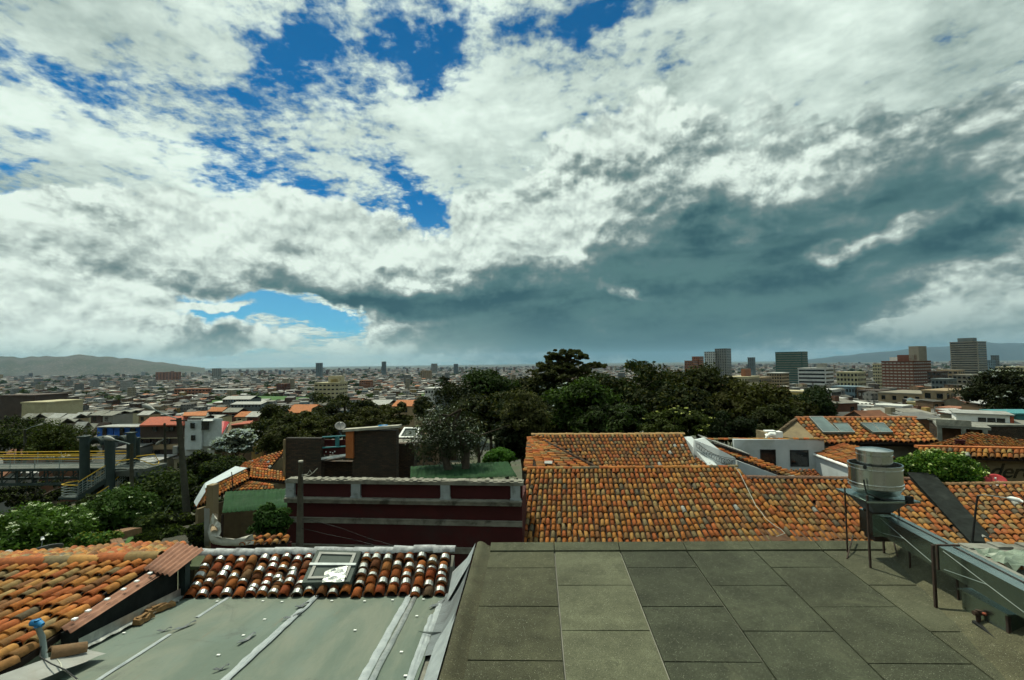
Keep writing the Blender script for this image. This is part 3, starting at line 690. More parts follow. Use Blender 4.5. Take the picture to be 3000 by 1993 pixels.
# ================================================================== small patched tile roof with the skylight
r2 = thing('patched_tile_house', 'small clay roof patched all over with silver foil, holding one skylight', 'house', P(930, 1745, 9.3) - Z*4)
BL2, BR2, TL2, TR2 = P(540, 1754, 9.0), P(1305, 1747, 8.95), P(600, 1634, 9.95), P(1322, 1626, 9.85)
sk = (905, 1060)
def keep2(p):
    x, y, _ = proj(p); return not (885 + (1745-y)*.45 < x < 1020 + (1745-y)*.2) or y > 1738
rf2 = tile_roof(r2, BL2, BR2, TL2, TR2, .222, .215, seed=31, sag=.01, jit=1.6, tint=(.72, .52, .45), limit=300)
for ob in [o for o in rf2.children if o.name.startswith('clay_tile')]:
    x, y, _ = proj(ob.matrix_basis.translation)
    if not keep2(ob.matrix_basis.translation): bpy.data.objects.remove(ob)
fr = np.random.default_rng(9)
vs_, fs_ = tile_geo(.222*.435, .222*.405, .085, 6); me_f = bpy.data.meshes.new('foil_patch'); me_f.from_pydata(vs_, [], fs_); me_f.materials.append(M['foil']); me_f.update()
for ob in [o for o in rf2.children if o.name.startswith('clay_tile')]:
    if fr.random() < .72:
        f = bpy.data.objects.new('foil_patch', me_f); COL.objects.link(f); f.parent = rf2
        mm = ob.matrix_basis.copy(); mm.translation = mm.translation + mm.to_3x3() @ Vector((0, float(.005 + fr.random()*.07), .006)); f.matrix_basis = mm
        s_ = .7 + .7*fr.random(); f.scale = (1, s_, 1.02)
ridge_tiles(r2, P(575, 1622, 10.0), P(1330, 1612, 9.9), .105, .40, mat('silver_painted_clay', (0.42, 0.44, 0.45), (0.22, 0.23, 0.24), 0.7, ns=9, stain=(.10, .10, .11), stain_s=2.5), 'ridge_tile', 5)
mb = MB(); mb.hexa([P(530, 1756, 9.0)-Z*3, P(1310, 1750, 8.95)-Z*3, P(1340, 1620, 10.4)-Z*4, P(560, 1628, 10.4)-Z*4, P(540, 1756, 9.05)-Z*.12, P(1305, 1750, 9.0)-Z*.12, TR2-Z*.12+G*.3, TL2-Z*.12+G*.3]); mb.build('wall', M['concrete'], r2)
# skylight: plastic sheet in a frame over a dark opening
n2 = (BR2-BL2).cross(TL2-BL2).normalized()
def on2(px, py, h=0.0):
    r = ray(px, py); return CAM + r*((BL2-CAM).dot(n2)/r.dot(n2)) + n2*h
ks = [on2(888, 1727, .17), on2(1028, 1724, .17), on2(1062, 1634, .17), on2(932, 1630, .17)]
skl = MB(); skl.hexa([p - n2*.16 for p in ks] + [p - n2*.005 for p in ks]); skl_o = skl.build('skylight', M['skyglass'], r2)
def frame_on(quad, w, h, name, m, parent, nn):
    c = sum(quad, Vector())/4; inn = [lerp(p, c, w) for p in quad]
    for i in range(4):
        j = (i+1) % 4; mb = MB(); g = .004
        mb.hexa([quad[i], quad[j], inn[j], inn[i]] + [p + nn*h for p in (quad[i], quad[j], inn[j], inn[i])]); mb.build(name, m, parent)
frame_on([lerp(p, sum(ks, Vector())/4, .18) for p in ks], .16, .02, 'frame_bar', M['tin'], skl_o, n2)
mb = MB(); a_, b_ = lerp(ks[0], ks[3], .48), lerp(ks[1], ks[2], .48); mb.hexa([a_, b_, b_ + (ks[2]-ks[1])*.07, a_ + (ks[3]-ks[0])*.07] + [p + n2*.03 for p in (a_, b_, b_ + (ks[2]-ks[1])*.07, a_ + (ks[3]-ks[0])*.07)]); mb.build('cross_bar', M['foilflat'], skl_o)
mb = MB(); fq = [on2(948, 1731, .2), on2(1012, 1728, .2), on2(1022, 1682, .215), on2(958, 1697, .215)]
mb.sheet([[lerp(lerp(fq[0], fq[1], j/5), lerp(fq[3], fq[2], j/5), i/5) + n2*(.012*math.sin(i*2.2+j*1.3)) for j in range(6)] for i in range(6)], .004); mb.build('foil_patch', M['foil'], skl_o)

# ================================================================== extractor on the flat roof
TC = P(2566, 1440, 8.45); zc = lambda py: P(2566, py, 8.45).z
ex = thing('roof_extractor', 'shiny stainless steel extractor cowl of two stacked drums on thin legs', 'roof vent', TC - Z*1.4)
def at(z): return Vector((TC.x, TC.y, z))
z_t, z_ot, z_ob, z_pl = zc(1318), zc(1358), zc(1432), zc(1450)
mb = MB(); ri, ro = .26, .39
mb.lathe(at(0), [(0.0, z_t+.035), (.12, z_t+.03), (ri-.02, z_t+.008), (ri+.012, z_t), (ri+.012, z_t-.03), (ri, z_t-.035), (ri, z_t-.07), (ri+.008, z_t-.075), (ri+.008, z_t-.085), (ri, z_t-.09), (ri, z_ob+.05)], 48)
mb.build('inner_drum', M['stainless'], ex, smooth=True)
mb = MB(); mb.lathe(at(0), [(ro-.012, z_ob+.1), (ro-.012, z_ot), (ro+.010, z_ot), (ro+.010, z_ot-.018), (ro, z_ot-.022), (ro, z_ot-.06), (ro+.010, z_ot-.065), (ro+.010, z_ot-.08), (ro, z_ot-.085), (ro, z_ob+.13), (ro+.010, z_ob+.125), (ro+.010, z_ob+.105), (ro, z_ob+.10), (ro, z_ob+.075), (ro+.010, z_ob+.07), (ro+.010, z_ob+.055), (ro, z_ob+.05), (ro-.06, z_ob-.06), (ro-.14, z_pl+.02), (ro-.15, z_pl)], 56)
mb.build('outer_drum', M['stainless'], ex, smooth=True)
for m_ in ('inner_drum', 'outer_drum'):
    for ob in ex.children:
        if ob.name.startswith(m_):
            ob.data.polygons.foreach_set('use_smooth', [True]*len(ob.data.polygons)); ob.modifiers.new('edges', 'EDGE_SPLIT').split_angle = math.radians(50)
Hs, Gs = vv.normalized(), Vector((uv.x, uv.y, 0)).normalized(); Hs = Vector((Gs.y, -Gs.x, 0))
mb = MB(); mb.cbox(at(z_pl-.012), .86, .84, .03, H=Hs, G=Gs); mb.build('base_plate', M['steel'], ex)
def frustum(c, s0, z0, s1, z1, off=Vector((0, 0, 0))):
    vs = []
    for (s, z, o) in ((s1, z1, off), (s0, z0, Vector((0, 0, 0)))):
        for a, b in ((-1, -1), (1, -1), (1, 1), (-1, 1)): vs.append(Vector((c.x, c.y, z)) + Hs*(a*s/2) + Gs*(b*s/2) + o)
    return vs
mb = MB(); mb.hexa(frustum(TC, .66, z_pl-.032, .30, z_pl-.26)); mb.build('hopper', M['plasticgrey'], ex)  # the plate's shadow on the hopper is put into a darker material
mb = MB(); mb.hexa(frustum(TC, .28, z_pl-.26, .28, z_pl-.75)); mb.build('neck', M['iron'], ex)
mb = MB(); q0 = at(z_ob+.1) - Gs*ro - Hs*.25; mb.tube([q0 - Hs*.12 + Gs*.12 + Z*.12, q0 - Hs*.1 + Gs*.1 - Z*.1, at(z_pl+.02) - Gs*.38 - Hs*.12, at(z_pl+.02) - Gs*.44 + Hs*.22], .012, 6); mb.build('power_cable', M['black'], ex)
mb = MB(); mb.cbox(at(z_pl+.03) - Gs*.42 + Hs*.25, .1, .06, .12, H=Hs, G=Gs); mb.build('switch_box', M['black'], ex)
mb = MB(); mb.tube([at(z_ob+.42) - Hs*(ro*.80) - Gs*(ro*.6) - Gs*.002, at(z_ob+.42) - Hs*(ro*.84) - Gs*(ro*.63)], .03, 12); mb.build('gauge', M['black'], ex)
def slab_hit(px, py):
    r = ray(px, py); return CAM + r*((O-CAM).dot(nrm)/r.dot(nrm))
def leg(parent, px, py0, py1, w=.03, name='leg', d=None):
    f = slab_hit(px, py1); dd = (f-CAM).dot(_F); t = P(px, py0, dd); t = Vector((f.x, f.y, t.z)); mb = MB()
    mb.box(f - Hs*w/2 - Gs*w/2, Hs*w, Gs*w, Z*(t.z - f.z)); mb.build(name, M['iron'], parent)
    return f
leg(ex, 2483, 1430, 1618, .02); leg(ex, 2550, 1455, 1664, .028); leg(ex, 2640, 1445, 1625, .02)
for (a, b) in (((2499, 1570, 8.9), (2481, 1638)), ((2619, 1590, 8.5), (2633, 1642))):
    mb = MB(); mb.tube([P(*a), slab_hit(*b)], .012, 6); mb.build('brace', M['iron'], ex)
# duct
dt = thing('steel_duct', 'long rectangular galvanised duct on iron posts running to lower right corner', 'duct', slab_hit(2742, 1780))
Dk = P(2745, 1598, 7.1); ud = uv.normalized(); wd = .30; hd = .335
nb = MB(); ur = Vector((ud.x, ud.y, 0)).normalized()
def duct_box(b0, b1, grow=0.0, drop=0.0):
    # b measured towards the camera from the joint at Dk; slopes slightly like the roof
    o0, o1 = Dk - ud*b0, Dk - ud*b1; g = grow
    return [o1 - Hs*g - Z*(hd+g), o1 + Hs*(wd+g) - Z*(hd+g), o0 + Hs*(wd+g) - Z*(hd+g), o0 - Hs*g - Z*(hd+g), o1 - Hs*g + Z*g, o1 + Hs*(wd+g) + Z*g, o0 + Hs*(wd+g) + Z*g, o0 - Hs*g + Z*g]
for (b0, b1) in ((-1.28, -.015), (.015, 1.55), (1.58, 3.1)):
    mb = MB(); mb.hexa(duct_box(b0, b1)); o_ = mb.build('duct_section', M['steel'], dt)
    mb = MB(); p0 = Dk - ud*(b0+.03) + Hs*.19 + Z*.004; p1 = Dk - ud*(b1-.03) + Hs*.19 + Z*.004; mb.box(p0 - Hs*.006, Hs*.012, p1 - p0, Z*.008); mb.build('seam', M['iron'], o_)
    L_ = b1 - b0   # pressed cross-brake lines on the side
    for (s0_, z0_, s1_, z1_) in ((.06, .9, .5, .5), (.5, .5, .94, .12), (.06, .12, .5, .5)):
        mb = MB(); qa = Dk - ud*(b0 + L_*s0_) - Hs*.003 - Z*(hd*(1-z0_)); qb = Dk - ud*(b0 + L_*s1_) - Hs*.003 - Z*(hd*(1-z1_)); mb.tube([qa, qb], .0035, 4); mb.build('crease', M['rail'], o_)
for b0 in (0.0, 1.565):
    mb = MB(); mb.hexa(duct_box(b0-.016, b0+.016, .012)); mb.build('joint_flange', M['iron'], dt)
ze = (Dk + ud*1.2).z + .02
mb = MB(); mb.hexa([TC + Hs*a*.19 + Gs*b*.17 - Z*(TC.z-z) for (a, b, z) in ((-1,-1,ze-hd-.04),(1,-1,ze-hd-.04),(1,1,ze-hd-.04),(-1,1,ze-hd-.04),(-1,-1,ze),(1,-1,ze),(1,1,ze),(-1,1,ze))]); mb.build('elbow', M['steel'], dt)
leg(dt, 2742, 1600, 1780, .034, 'post'); leg(dt, 2809, 1640, 1780, .022, 'post'); leg(dt, 2590, 1560, 1620, .026, 'post'); leg(dt, 2667, 1610, 1671, .022, 'post')
mb = MB(); mb.tube([P(2826, 1705, 6.9), slab_hit(2872, 1806)], .008, 6); mb.build('brace', M['iron'], dt)
# blower at the corner
bx = slab_hit(2905, 1880); bl = thing('blower_box', 'grey steel blower housing on black skid in the lower right corner', 'blower', bx)
bA = slab_hit(2958, 1893) + Z*.06; bD = ur*.66; bh = .31
mb = MB(); mb.box(bA, Hs*1.1, bD, Z*bh); mb.build('housing', M['steel'], bl)
mb = MB(); mb.box(bA + Z*bh - Hs*.03 - ur*.03, Hs*1.15, bD + ur*.06, Z*.025); mb.build('lid', M['steel'], bl)
mb = MB(); mb.box(bA - Hs*.006 - ur*.006, Hs*.035, ur*.035, Z*(bh-.002)); mb.build('corner_angle', M['iron'], bl)
mb = MB(); k0 = slab_hit(2848, 1838); mb.box(k0, (slab_hit(2960, 1925)-k0), Hs*.10, Z*.09); mb.build('skid', M['black'], bl)
mb = MB(); k1 = slab_hit(2868, 1842); mb.tube([k1 + Z*.02, k1 + Z*.24], .028, 10); mb.tube([k1 + Z*.2 - Hs*.06, k1 + Z*.2 + Hs*.05], .03, 10); mb.build('motor_mount', M['iron'], bl)
mb = MB(); mb.lathe(k1 + Hs*.08, [(0, .225), (.06, .22), (.065, .20), (.05, .19), (0, .185)], 20); mb.build('pulley', M['redtile'], bl, smooth=True)
mb = MB(); mb.lathe(k1 + Hs*.16 - Gs*.1, [(0, .15), (.055, .145), (.06, .125), (.045, .118), (0, .115)], 20); mb.build('pulley', M['wood'], bl, smooth=True)

# ================================================================== houses across the street
def wall_quad(parent, name, m, a, b, z0, z1, th=0.25):
    "upright wall from a to b (plan points), thickness away from the viewer"
    a, b = Vector(a), Vector(b); d = (b-a).normalized(); n = Vector((-d.y, d.x, 0))
    if n.dot(Vector((a.x, a.y, 0))) < 0: n = -n
    mb = MB(); A, B = Vector((a.x, a.y, z0)), Vector((b.x, b.y, z0)); h = Z*(z1-z0)
    mb.hexa([A, B, B+n*th, A+n*th, A+h, B+h, B+n*th+h, A+n*th+h]); return mb.build(name, m, parent)
def pane(parent, p0, wdt, hgt, m='glass', fr='black', name='window', H_=None, fw=.06, deep=.03):
    "window: frame proud of the wall, pane inside it (p0 = upper left corner)"
    H_ = H_ or H; n = Vector((-H_.y, H_.x, 0))
    if n.dot(Vector((p0.x, p0.y, 0))) > 0: n = -n
    mb = MB()
    for (x0, z0, x1, z1) in ((0, 0, wdt, fw), (0, hgt-fw, wdt, hgt), (0, fw, fw, hgt-fw), (wdt-fw, fw, wdt, hgt-fw)):
        mb.box(p0 + H_*x0 - Z*z1 - n*.02, H_*(x1-x0), n*(deep+.02), Z*(z1-z0))
    w = mb.build(name, M[fr], parent)
    mb = MB(); mb.box(p0 + H_*fw - Z*(hgt-fw) - n*.02, H_*(wdt-2*fw), n*(deep*.4+.02), Z*(hgt-2*fw)); mb.build('pane', M[m], w)
    return w
# --- maroon building with white bands
DM = 20.0; fl = P(842, 1406, DM); wM = 9.7
mz = lambda y: P(842, y, DM).z
mar = thing('maroon_building', 'long maroon street front with cream cornices and white pilasters', 'building', Vector((fl.x, fl.y, 0.2)))
A0 = Vector((fl.x, fl.y, 0))
mb = MB(); mb.box(A0 + Z*.2, H*wM, G*2.4, Z*(mz(1456)-.2)); mb.build('wall', M['maroon'], mar)
mb = MB(); mb.box(A0 + Z*mz(1455) + G*.05, H*wM, G*.3, Z*(mz(1414)-mz(1455))); par = mb.build('parapet', M['maroon'], mar)
mb = MB(); mb.box(A0 + Z*mz(1414) - G*.10 - H*.05, H*(wM+.1), G*.55, Z*(mz(1405)-mz(1414)))
for i in range(60): mb.cbox(A0 + H*(i*wM/60+.08) + Z*(mz(1405)+.015) + G*(.12+.1*math.sin(i*3)), .15, .4, .05+.03*math.sin(i*7.3))
mb.build('cornice', M['dullcream'], mar)
mb = MB(); mb.box(A0 + Z*mz(1468) - G*.20 - H*.02, H*wM, G*.3, Z*(mz(1458)-mz(1468))); mb.box(A0 + Z*mz(1458) - G*.28, H*wM, G*.4, Z*.05); mb.build('cornice', M['dullcream'], mar)
for y0, y1 in ((1512, 1527), (1588, 1604)):
    mb = MB(); mb.box(A0 + Z*mz(y1) - G*.07, H*wM, G*.2, Z*(mz(y0)-mz(y1))); mb.box(A0 + Z*(mz(y0)-.03) - G*.10, H*wM, G*.2, Z*.035); mb.build('band', M['dullcream'], mar)
for x0 in (840, 1037, 1298, 1496):
    a = (x0-842)/685*wM; mb = MB(); mb.box(A0 + H*a + Z*mz(1452) - G*.08, H*.37, G*.2, Z*(mz(1414)-mz(1452))); mb.box(A0 + H*(a-.03) + Z*mz(1455) - G*.1, H*.43, G*.2, Z*.07); mb.build('pilaster', M['dullwhite'], par)
for i in range(5): pane(mar, A0 + H*(1.0+i*1.9) + Z*mz(1640) - G*.01, .9, 1.5)

# --- big tiled house
big = thing('tiled_house', 'largest clay-tiled roof across the street, facing the viewer', 'house', P(1900, 1600, 19.5) - Z*3)
A3 = dict(BL=P(1510, 1602, 19.5), BR=P(2322, 1596, 18.9), TL=P(1545, 1376, 24.2), TR=P(2158, 1371, 23.7))
tile_roof(big, A3['BL'], A3['BR'], A3['TL'], A3['TR'], .222, .385, seed=41, sag=.05)
tile_roof(big, P(2320, 1600, 18.85), P(2855, 1600, 17.3), P(2185, 1403, 22.9), P(2668, 1408, 21.8), .225, .40, seed=42, sag=.05, tint=(.92, .92, .95))
ridge_tiles(big, A3['TL']+Z*.03, A3['TR']+Z*.03, .12, .45, M['tile1'], seed=11, cols=None)
ridge_tiles(big, P(2185, 1401, 22.9)+Z*.02, P(2660, 1406, 21.8)+Z*.02, .12, .45, M['tile1'], seed=12, cols=(.16, .09, .06))
ridge_tiles(big, P(2335, 1598, 18.7)+Z*.04, P(2165, 1385, 23.3)+Z*.06, .11, .42, M['tile1'], seed=13)
mb = MB(); e0, e1 = A3['BL'], P(2855, 1600, 17.3); mb.hexa([Vector((e0.x+.2, e0.y+.6, .2)), Vector((e1.x, e1.y+.6, .2)), Vector((e1.x, e1.y+4, .2)), Vector((e0.x+.2, e0.y+4.5, .2)), e0 + G*.6 - Z*.12 + H*.2, e1 + G*.6 - Z*.12, P(2668, 1408, 21.8) - Z*.3, A3['TL'] - Z*.35]); mb.build('wall', M['brown_clad'], big)
mb = MB(); mb.box(e0 - Z*.17 - G*.02, (e1-e0), G*.10, Z*.10); mb.build('eave_shade_strip', M['black'], big)  # black strip stands in for the shadow below the eave
cb = MB(); cpts = [(2150, 1372, 23.4), (2168, 1395, 22.8), (2190, 1440, 21.7), (2214, 1490, 20.6), (2232, 1512, 20.1), (2244, 1530, 19.8), (2268, 1548, 19.45), (2290, 1562, 19.2), (2300, 1573, 19.0), (2275, 1582, 18.95)]
cb.tube([P(*c)+Z*.13 for c in cpts], .012, 6); tag(cb.build('roof_wire', M['cable'], smooth=True), 'slack pale wire running down the joint of the big tiled roof', 'wire')
# --- tarred party wall down the slope
pw = thing('party_wall', 'black tarred party wall running diagonally down between two tiled roofs', 'wall', P(2790, 1500, 19.5) - Z*3)
a0, a1, b0, b1 = P(2662, 1400, 22.3), P(2722, 1400, 22.3), P(2848, 1604, 17.2), P(2893, 1604, 17.1)
mb = MB(); mb.hexa([b0-Z*3, b1-Z*3, a1-Z*3, a0-Z*3, b0+Z*.16, b1+Z*.16, a1+Z*.2, a0+Z*.2]); mb.build('wall', M['dark_wall'], pw)
mb = MB(); mb.hexa([lerp(b0, a0, f)+Z*(h_) + s_ for (f, s_, h_) in ((0, -H*.05, .16), (0, H*.78, .16), (1, H*1.05, .2), (1, -H*.05, .2))] + [lerp(b0, a0, f)+Z*(h_) + s_ for (f, s_, h_) in ((0, -H*.05, .21), (0, H*.78, .21), (1, H*1.05, .25), (1, -H*.05, .25))]); mb.build('coping', M['dark_wall'], pw)
# --- roof right of the party wall
rgt = thing('tiled_house', 'clay-tiled roof at the right edge beyond the black party wall', 'house', P(2950, 1600, 17.2) - Z*3)
tile_roof(rgt, P(2890, 1600, 17.1), P(3320, 1598, 16.0), P(2728, 1426, 21.8), P(3170, 1420, 20.6), .235, .42, seed=43, sag=.04, tint=(.85, .88, .95))
ridge_tiles(rgt, P(2700, 1424, 21.9)+Z*.04, P(3170, 1418, 20.6)+Z*.04, .11, .45, M['tile1'], seed=14, cols=(.26, .16, .08))
tile_roof(rgt, P(2770, 1424, 22.0), P(2706, 1398, 24.2), P(2728, 1428, 21.7), P(2690, 1398, 24), .23, .4, seed=44, sag=.01)
mb = MB(); mb.hexa([P(2900, 1600, 17.6)-Z*3, P(3320, 1598, 16.6)-Z*3, P(3170, 1420, 21)-Z*5, P(2728, 1424, 22)-Z*5, P(2900, 1600, 17.6)-Z*.15, P(3320, 1598, 16.6)-Z*.15, P(3170, 1420, 20.9)-Z*.2, P(2735, 1424, 21.9)-Z*.2]); mb.build('wall', M['tanwall'], rgt)
# --- rubble and plastic on the wall behind the duct
rub = P(2920, 1640, 11.5)
lw = thing('low_wall', 'pale rubble wall with broken coping behind the duct at right edge', 'wall', rub - Z*2)
mb = MB(); mb.box(P(2830, 1603, 12.2)-Z*3, H*2.6, G*.4, Z*2.95); mb.build('wall', M['concrete'], lw)
for i in range(5):
    mb = MB(); mb.cbox(P(2845+i*42, 1607+3*(i % 2), 12.1), .34, .35, .14+.03*(i % 3), H=H, G=G); mb.build('stone', M['concrete'], lw)
for i, (x, y, d) in enumerate(((2848, 1628, 11.6), (2895, 1630, 11.5), (2905, 1650, 11.2), (2925, 1655, 11.0))):
    o_ = thing('loose_tile', ['dark clay tile lying behind duct, leftmost of the loose ones', 'orange tile end next to the dark loose tile', 'orange loose tile lying nearest the duct top', 'loose tile touching the crumpled plastic sheet'][i], 'roof tile', P(x, y, d), 'loose tiles behind the duct')
    ridge_tiles(o_, P(x, y, d), P(x, y, d) + H*.36 - G*.1 - Z*.03, .09, .36, M['tile1'], 'tile', 60+i, ((.06, .04, .03) if i == 0 else (.42, .15, .05)))
mb = MB(); pc = P(2975, 1640, 10.8); rp = np.random.default_rng(3)
mb.sheet([[pc + H*((j-4)*.13) + G*((i-4)*.11) + Z*(.12*math.exp(-((i-4)**2+(j-4)**2)/14) + float(rp.normal(0, .05))) for j in range(10)] for i in range(9)], .004)
M['plasticgreen'] = mat('pale_green_plastic_sheet', (0.20, 0.25, 0.19), (0.13, 0.17, 0.13), 0.45, ns=3, bs=7, bstr=.5, bd=.03)
tag(mb.build('plastic_sheet', M['plasticgreen']), 'crumpled pale green plastic sheet behind the duct at right edge', 'plastic sheet')
mb = MB(); mb.box(P(2820, 1700, 10.0)-Z*2.2, H*4, G*2.4, Z*2.05); tag(mb.build('low_roof', M['concrete']), 'low concrete roof strip under the plastic sheet and loose tiles', 'roof')
# --- second tiled house behind the big one
sec = thing('tiled_house', 'hipped clay-tiled roof directly behind the largest tiled roof, below the trees', 'house', P(1800, 1376, 26) - Z*5)
hip = lambda y: 1566 + (y-1276)*(1762-1566)/(1376-1276)
tile_roof(sec, P(1600, 1382, 25.6), P(2048, 1372, 25.3), P(1558, 1277, 29.4), P(2002, 1275, 29.0), .215, .40, keep=lambda p: proj(p)[0] > hip(proj(p)[1])+2, seed=45, sag=.05, tint=(.85, .86, .9))
tile_roof(sec, P(1534, 1384, 25.7), P(1548, 1282, 30.0), P(1775, 1384, 25.5), P(1567, 1277, 29.3), .22, .40, seed=46, sag=.02, tint=(.98, .9, .85))
ridge_tiles(sec, P(1556, 1275, 29.5), P(2003, 1273, 29.1), .12, .42, M['tile1'], seed=15, cols=(.42, .27, .12))
ridge_tiles(sec, P(1770, 1381, 25.4), P(1566, 1277, 29.3), .09, .42, M['tile1'], seed=16, cols=(.10, .06, .04))
mb = MB(); zz = 2.0; q4 = [P(1550, 1384, 25.8), P(2048, 1376, 25.5), P(2003, 1278, 29.2), P(1562, 1282, 29.6)]
mb.hexa([Vector((p.x, p.y, -3)) for p in q4] + [p - Z*.2 for p in q4]); mb.build('wall', M['tanwall'], sec)
mb = MB(); p_ = P(1595, 1364, 26.2); mb.sheet([[p_ + H*(.42*i) - Z*(.02*i) + G*(.5*j) + Z*(.05*j+.12) for i in (0, 1)] for j in (0, 1)], .03); mb.build('roof_light', M['tin'], sec)
mb = MB(); w0, w1 = P(2003, 1285, 29.0), P(2090, 1388, 24.8); mb.hexa([w0-Z*2, w1-Z*2, w1-Z*2+H*.5, w0-Z*2+H*.5, w0+Z*.12, w1+Z*.12, w1+Z*.12+H*.45, w0+Z*.12+H*.45]); mb.build('parapet', M['white'], sec)
tile_roof(sec, P(2015, 1378, 25.2), P(2110, 1378, 24.8), P(2040, 1345, 27), P(2055, 1342, 27), .22, .4, seed=47, sag=.0, tint=(.7, .7, .7))

# --- white-walled house with the two dark windows
wh = thing('white_house', 'white plastered house with two square dark windows behind the tiled roofs', 'house', P(2280, 1400, 27) - Z*5)
wl = P(2150, 1288, 27.0); wr = wl + H*4.75
wall_quad(wh, 'wall', M['white'], wl, wr, 0, wl.z)
wz = wl.z
for x0, x1 in ((2224, 2267), (2307, 2358)):
    p_ = P(x0, 1316, 26.95); a = (p_ - wl).dot(H); pane(wh, wl + H*a + Z*(p_.z - wl.z), (x1-x0)*27/1420, .90, fw=.05)
ridge_tiles(wh, P(2062, 1288, 27.6), wr + Z*.02, .10, .26, M['tile1'], 'coping_tile', 17)
# sloping screen wall with painted lace border
sc_pts = [P(2032, 1330, 27.2), P(2100, 1378, 25.6), P(2155, 1384, 24.8), P(2155, 1342, 24.8), P(2108, 1318, 25.6), P(2065, 1284, 26.8), P(2036, 1290, 27.2)]
mb = MB(); n_ = G; vs = [p for p in sc_pts] + [p + G*.25 for p in sc_pts]; k_ = len(sc_pts)
mb.add(vs, [tuple(range(k_)), tuple(reversed(range(k_, 2*k_)))] + [((i+1) % k_, i, k_+i, k_+(i+1) % k_) for i in range(k_)]); mb.build('screen_wall', M['white'], wh)
for i in range(15):
    f = i/14; x = lerp(2046, 2148, f); y = lerp(1307, 1356, f) + 12*math.sin(f*math.pi)*.9; d = lerp(26.9, 24.7, f) - .06
    c = P(x, y, d); mb = MB(); mb.tube([c + H*(.10*math.cos(w)) + Z*(.13*math.sin(w)) for w in np.linspace(0, 2*math.pi, 11)], .012, 4); mb.build('painted_loop', M['black'], wh)
for off in (0, 20):
    mb = MB(); mb.tube([P(lerp(2040, 2152, f), lerp(1298, 1344, f) + 11*math.sin(f*math.pi) + off, lerp(27.0, 24.7, f)-.06) for f in np.linspace(0, 1, 12)], .012, 4); mb.build('painted_line', M['black'], wh)
mb = MB(); g0, g1 = P(2062, 1296, 26.9), P(2196, 1340, 25.0); mb.box(g0, g1-g0, G*.14, Z*.13); mb.build('gutter', M['black'], wh)
mb = MB(); g0, g1 = P(2068, 1288, 27.2), P(2200, 1336, 25.3); mb.box(g0, g1-g0, G*1.6, Z*.06); mb.build('lean_to', M['tin'], wh)
tile_roof(wh, P(2068, 1308, 26.6), P(2320, 1404, 22.9), P(2110, 1306, 26.8), P(2345, 1396, 23.2), .22, .34, seed=48, sag=0, tint=(1, .95, .9), thick=.2)
tile_roof(wh, P(2320, 1410, 23.4), P(2420, 1410, 23.2), P(2285, 1378, 25.8), P(2390, 1378, 25.6), .22, .38, seed=49, sag=.02, tint=(.55, .5, .5))
mb = MB(); s0_, s1_ = P(2160, 1350, 24.9), P(2320, 1408, 22.9); mb.hexa([s0_-Z*3, s1_-Z*3, s1_-Z*3+G*.3, s0_-Z*3+G*.3, s0_, s1_, s1_+G*.3, s0_+G*.3]); mb.build('side_wall', M['white'], wh)
# right wing: wall seen from the left, white pipe along its top
v0, v1 = P(2382, 1330, 26.8), P(2505, 1374, 22.8)
mb = MB(); mb.hexa([v1-Z*3, v1-Z*3+H*.3, v0-Z*3+H*.3, v0-Z*3, v1, v1+H*.3, v0+H*.3, v0]); mb.build('wing_wall', M['white'], wh)
mb = MB(); mb.tube([v0 - H*.05, v1 - H*.05], .075, 10); mb.build('pipe', M['whitebright'], wh, smooth=True)
tile_roof(wh, v1 + H*.0 + Z*.03, v0 + Z*.03, v1 + H*1.8 + Z*.55, v0 + H*1.6 + Z*.55, .23, .4, seed=50, sag=.02, tint=(.8, .75, .75))
vb = P(2268, 1288, 27.3)
ac = thing('ventilation_box', 'white ventilation box with bent pipe on top of the white house wall', 'vent', vb)
mb = MB(); mb.box(vb + H*.0, H*.48, G*.5, Z*.42); mb.build('box', M['whitebright'], ac)
mb = MB(); mb.tube([vb - H*.4 + Z*.02, vb - H*.38 + Z*.2, vb - H*.2 + Z*.28, vb + H*.05 + Z*.26], .15, 12); mb.build('bent_pipe', M['whitebright'], ac, smooth=True)
mb = MB(); mb.box(vb - H*.42 + Z*.42, H*.55, G*.4, Z*.06); mb.build('lid', M['whitebright'], ac)

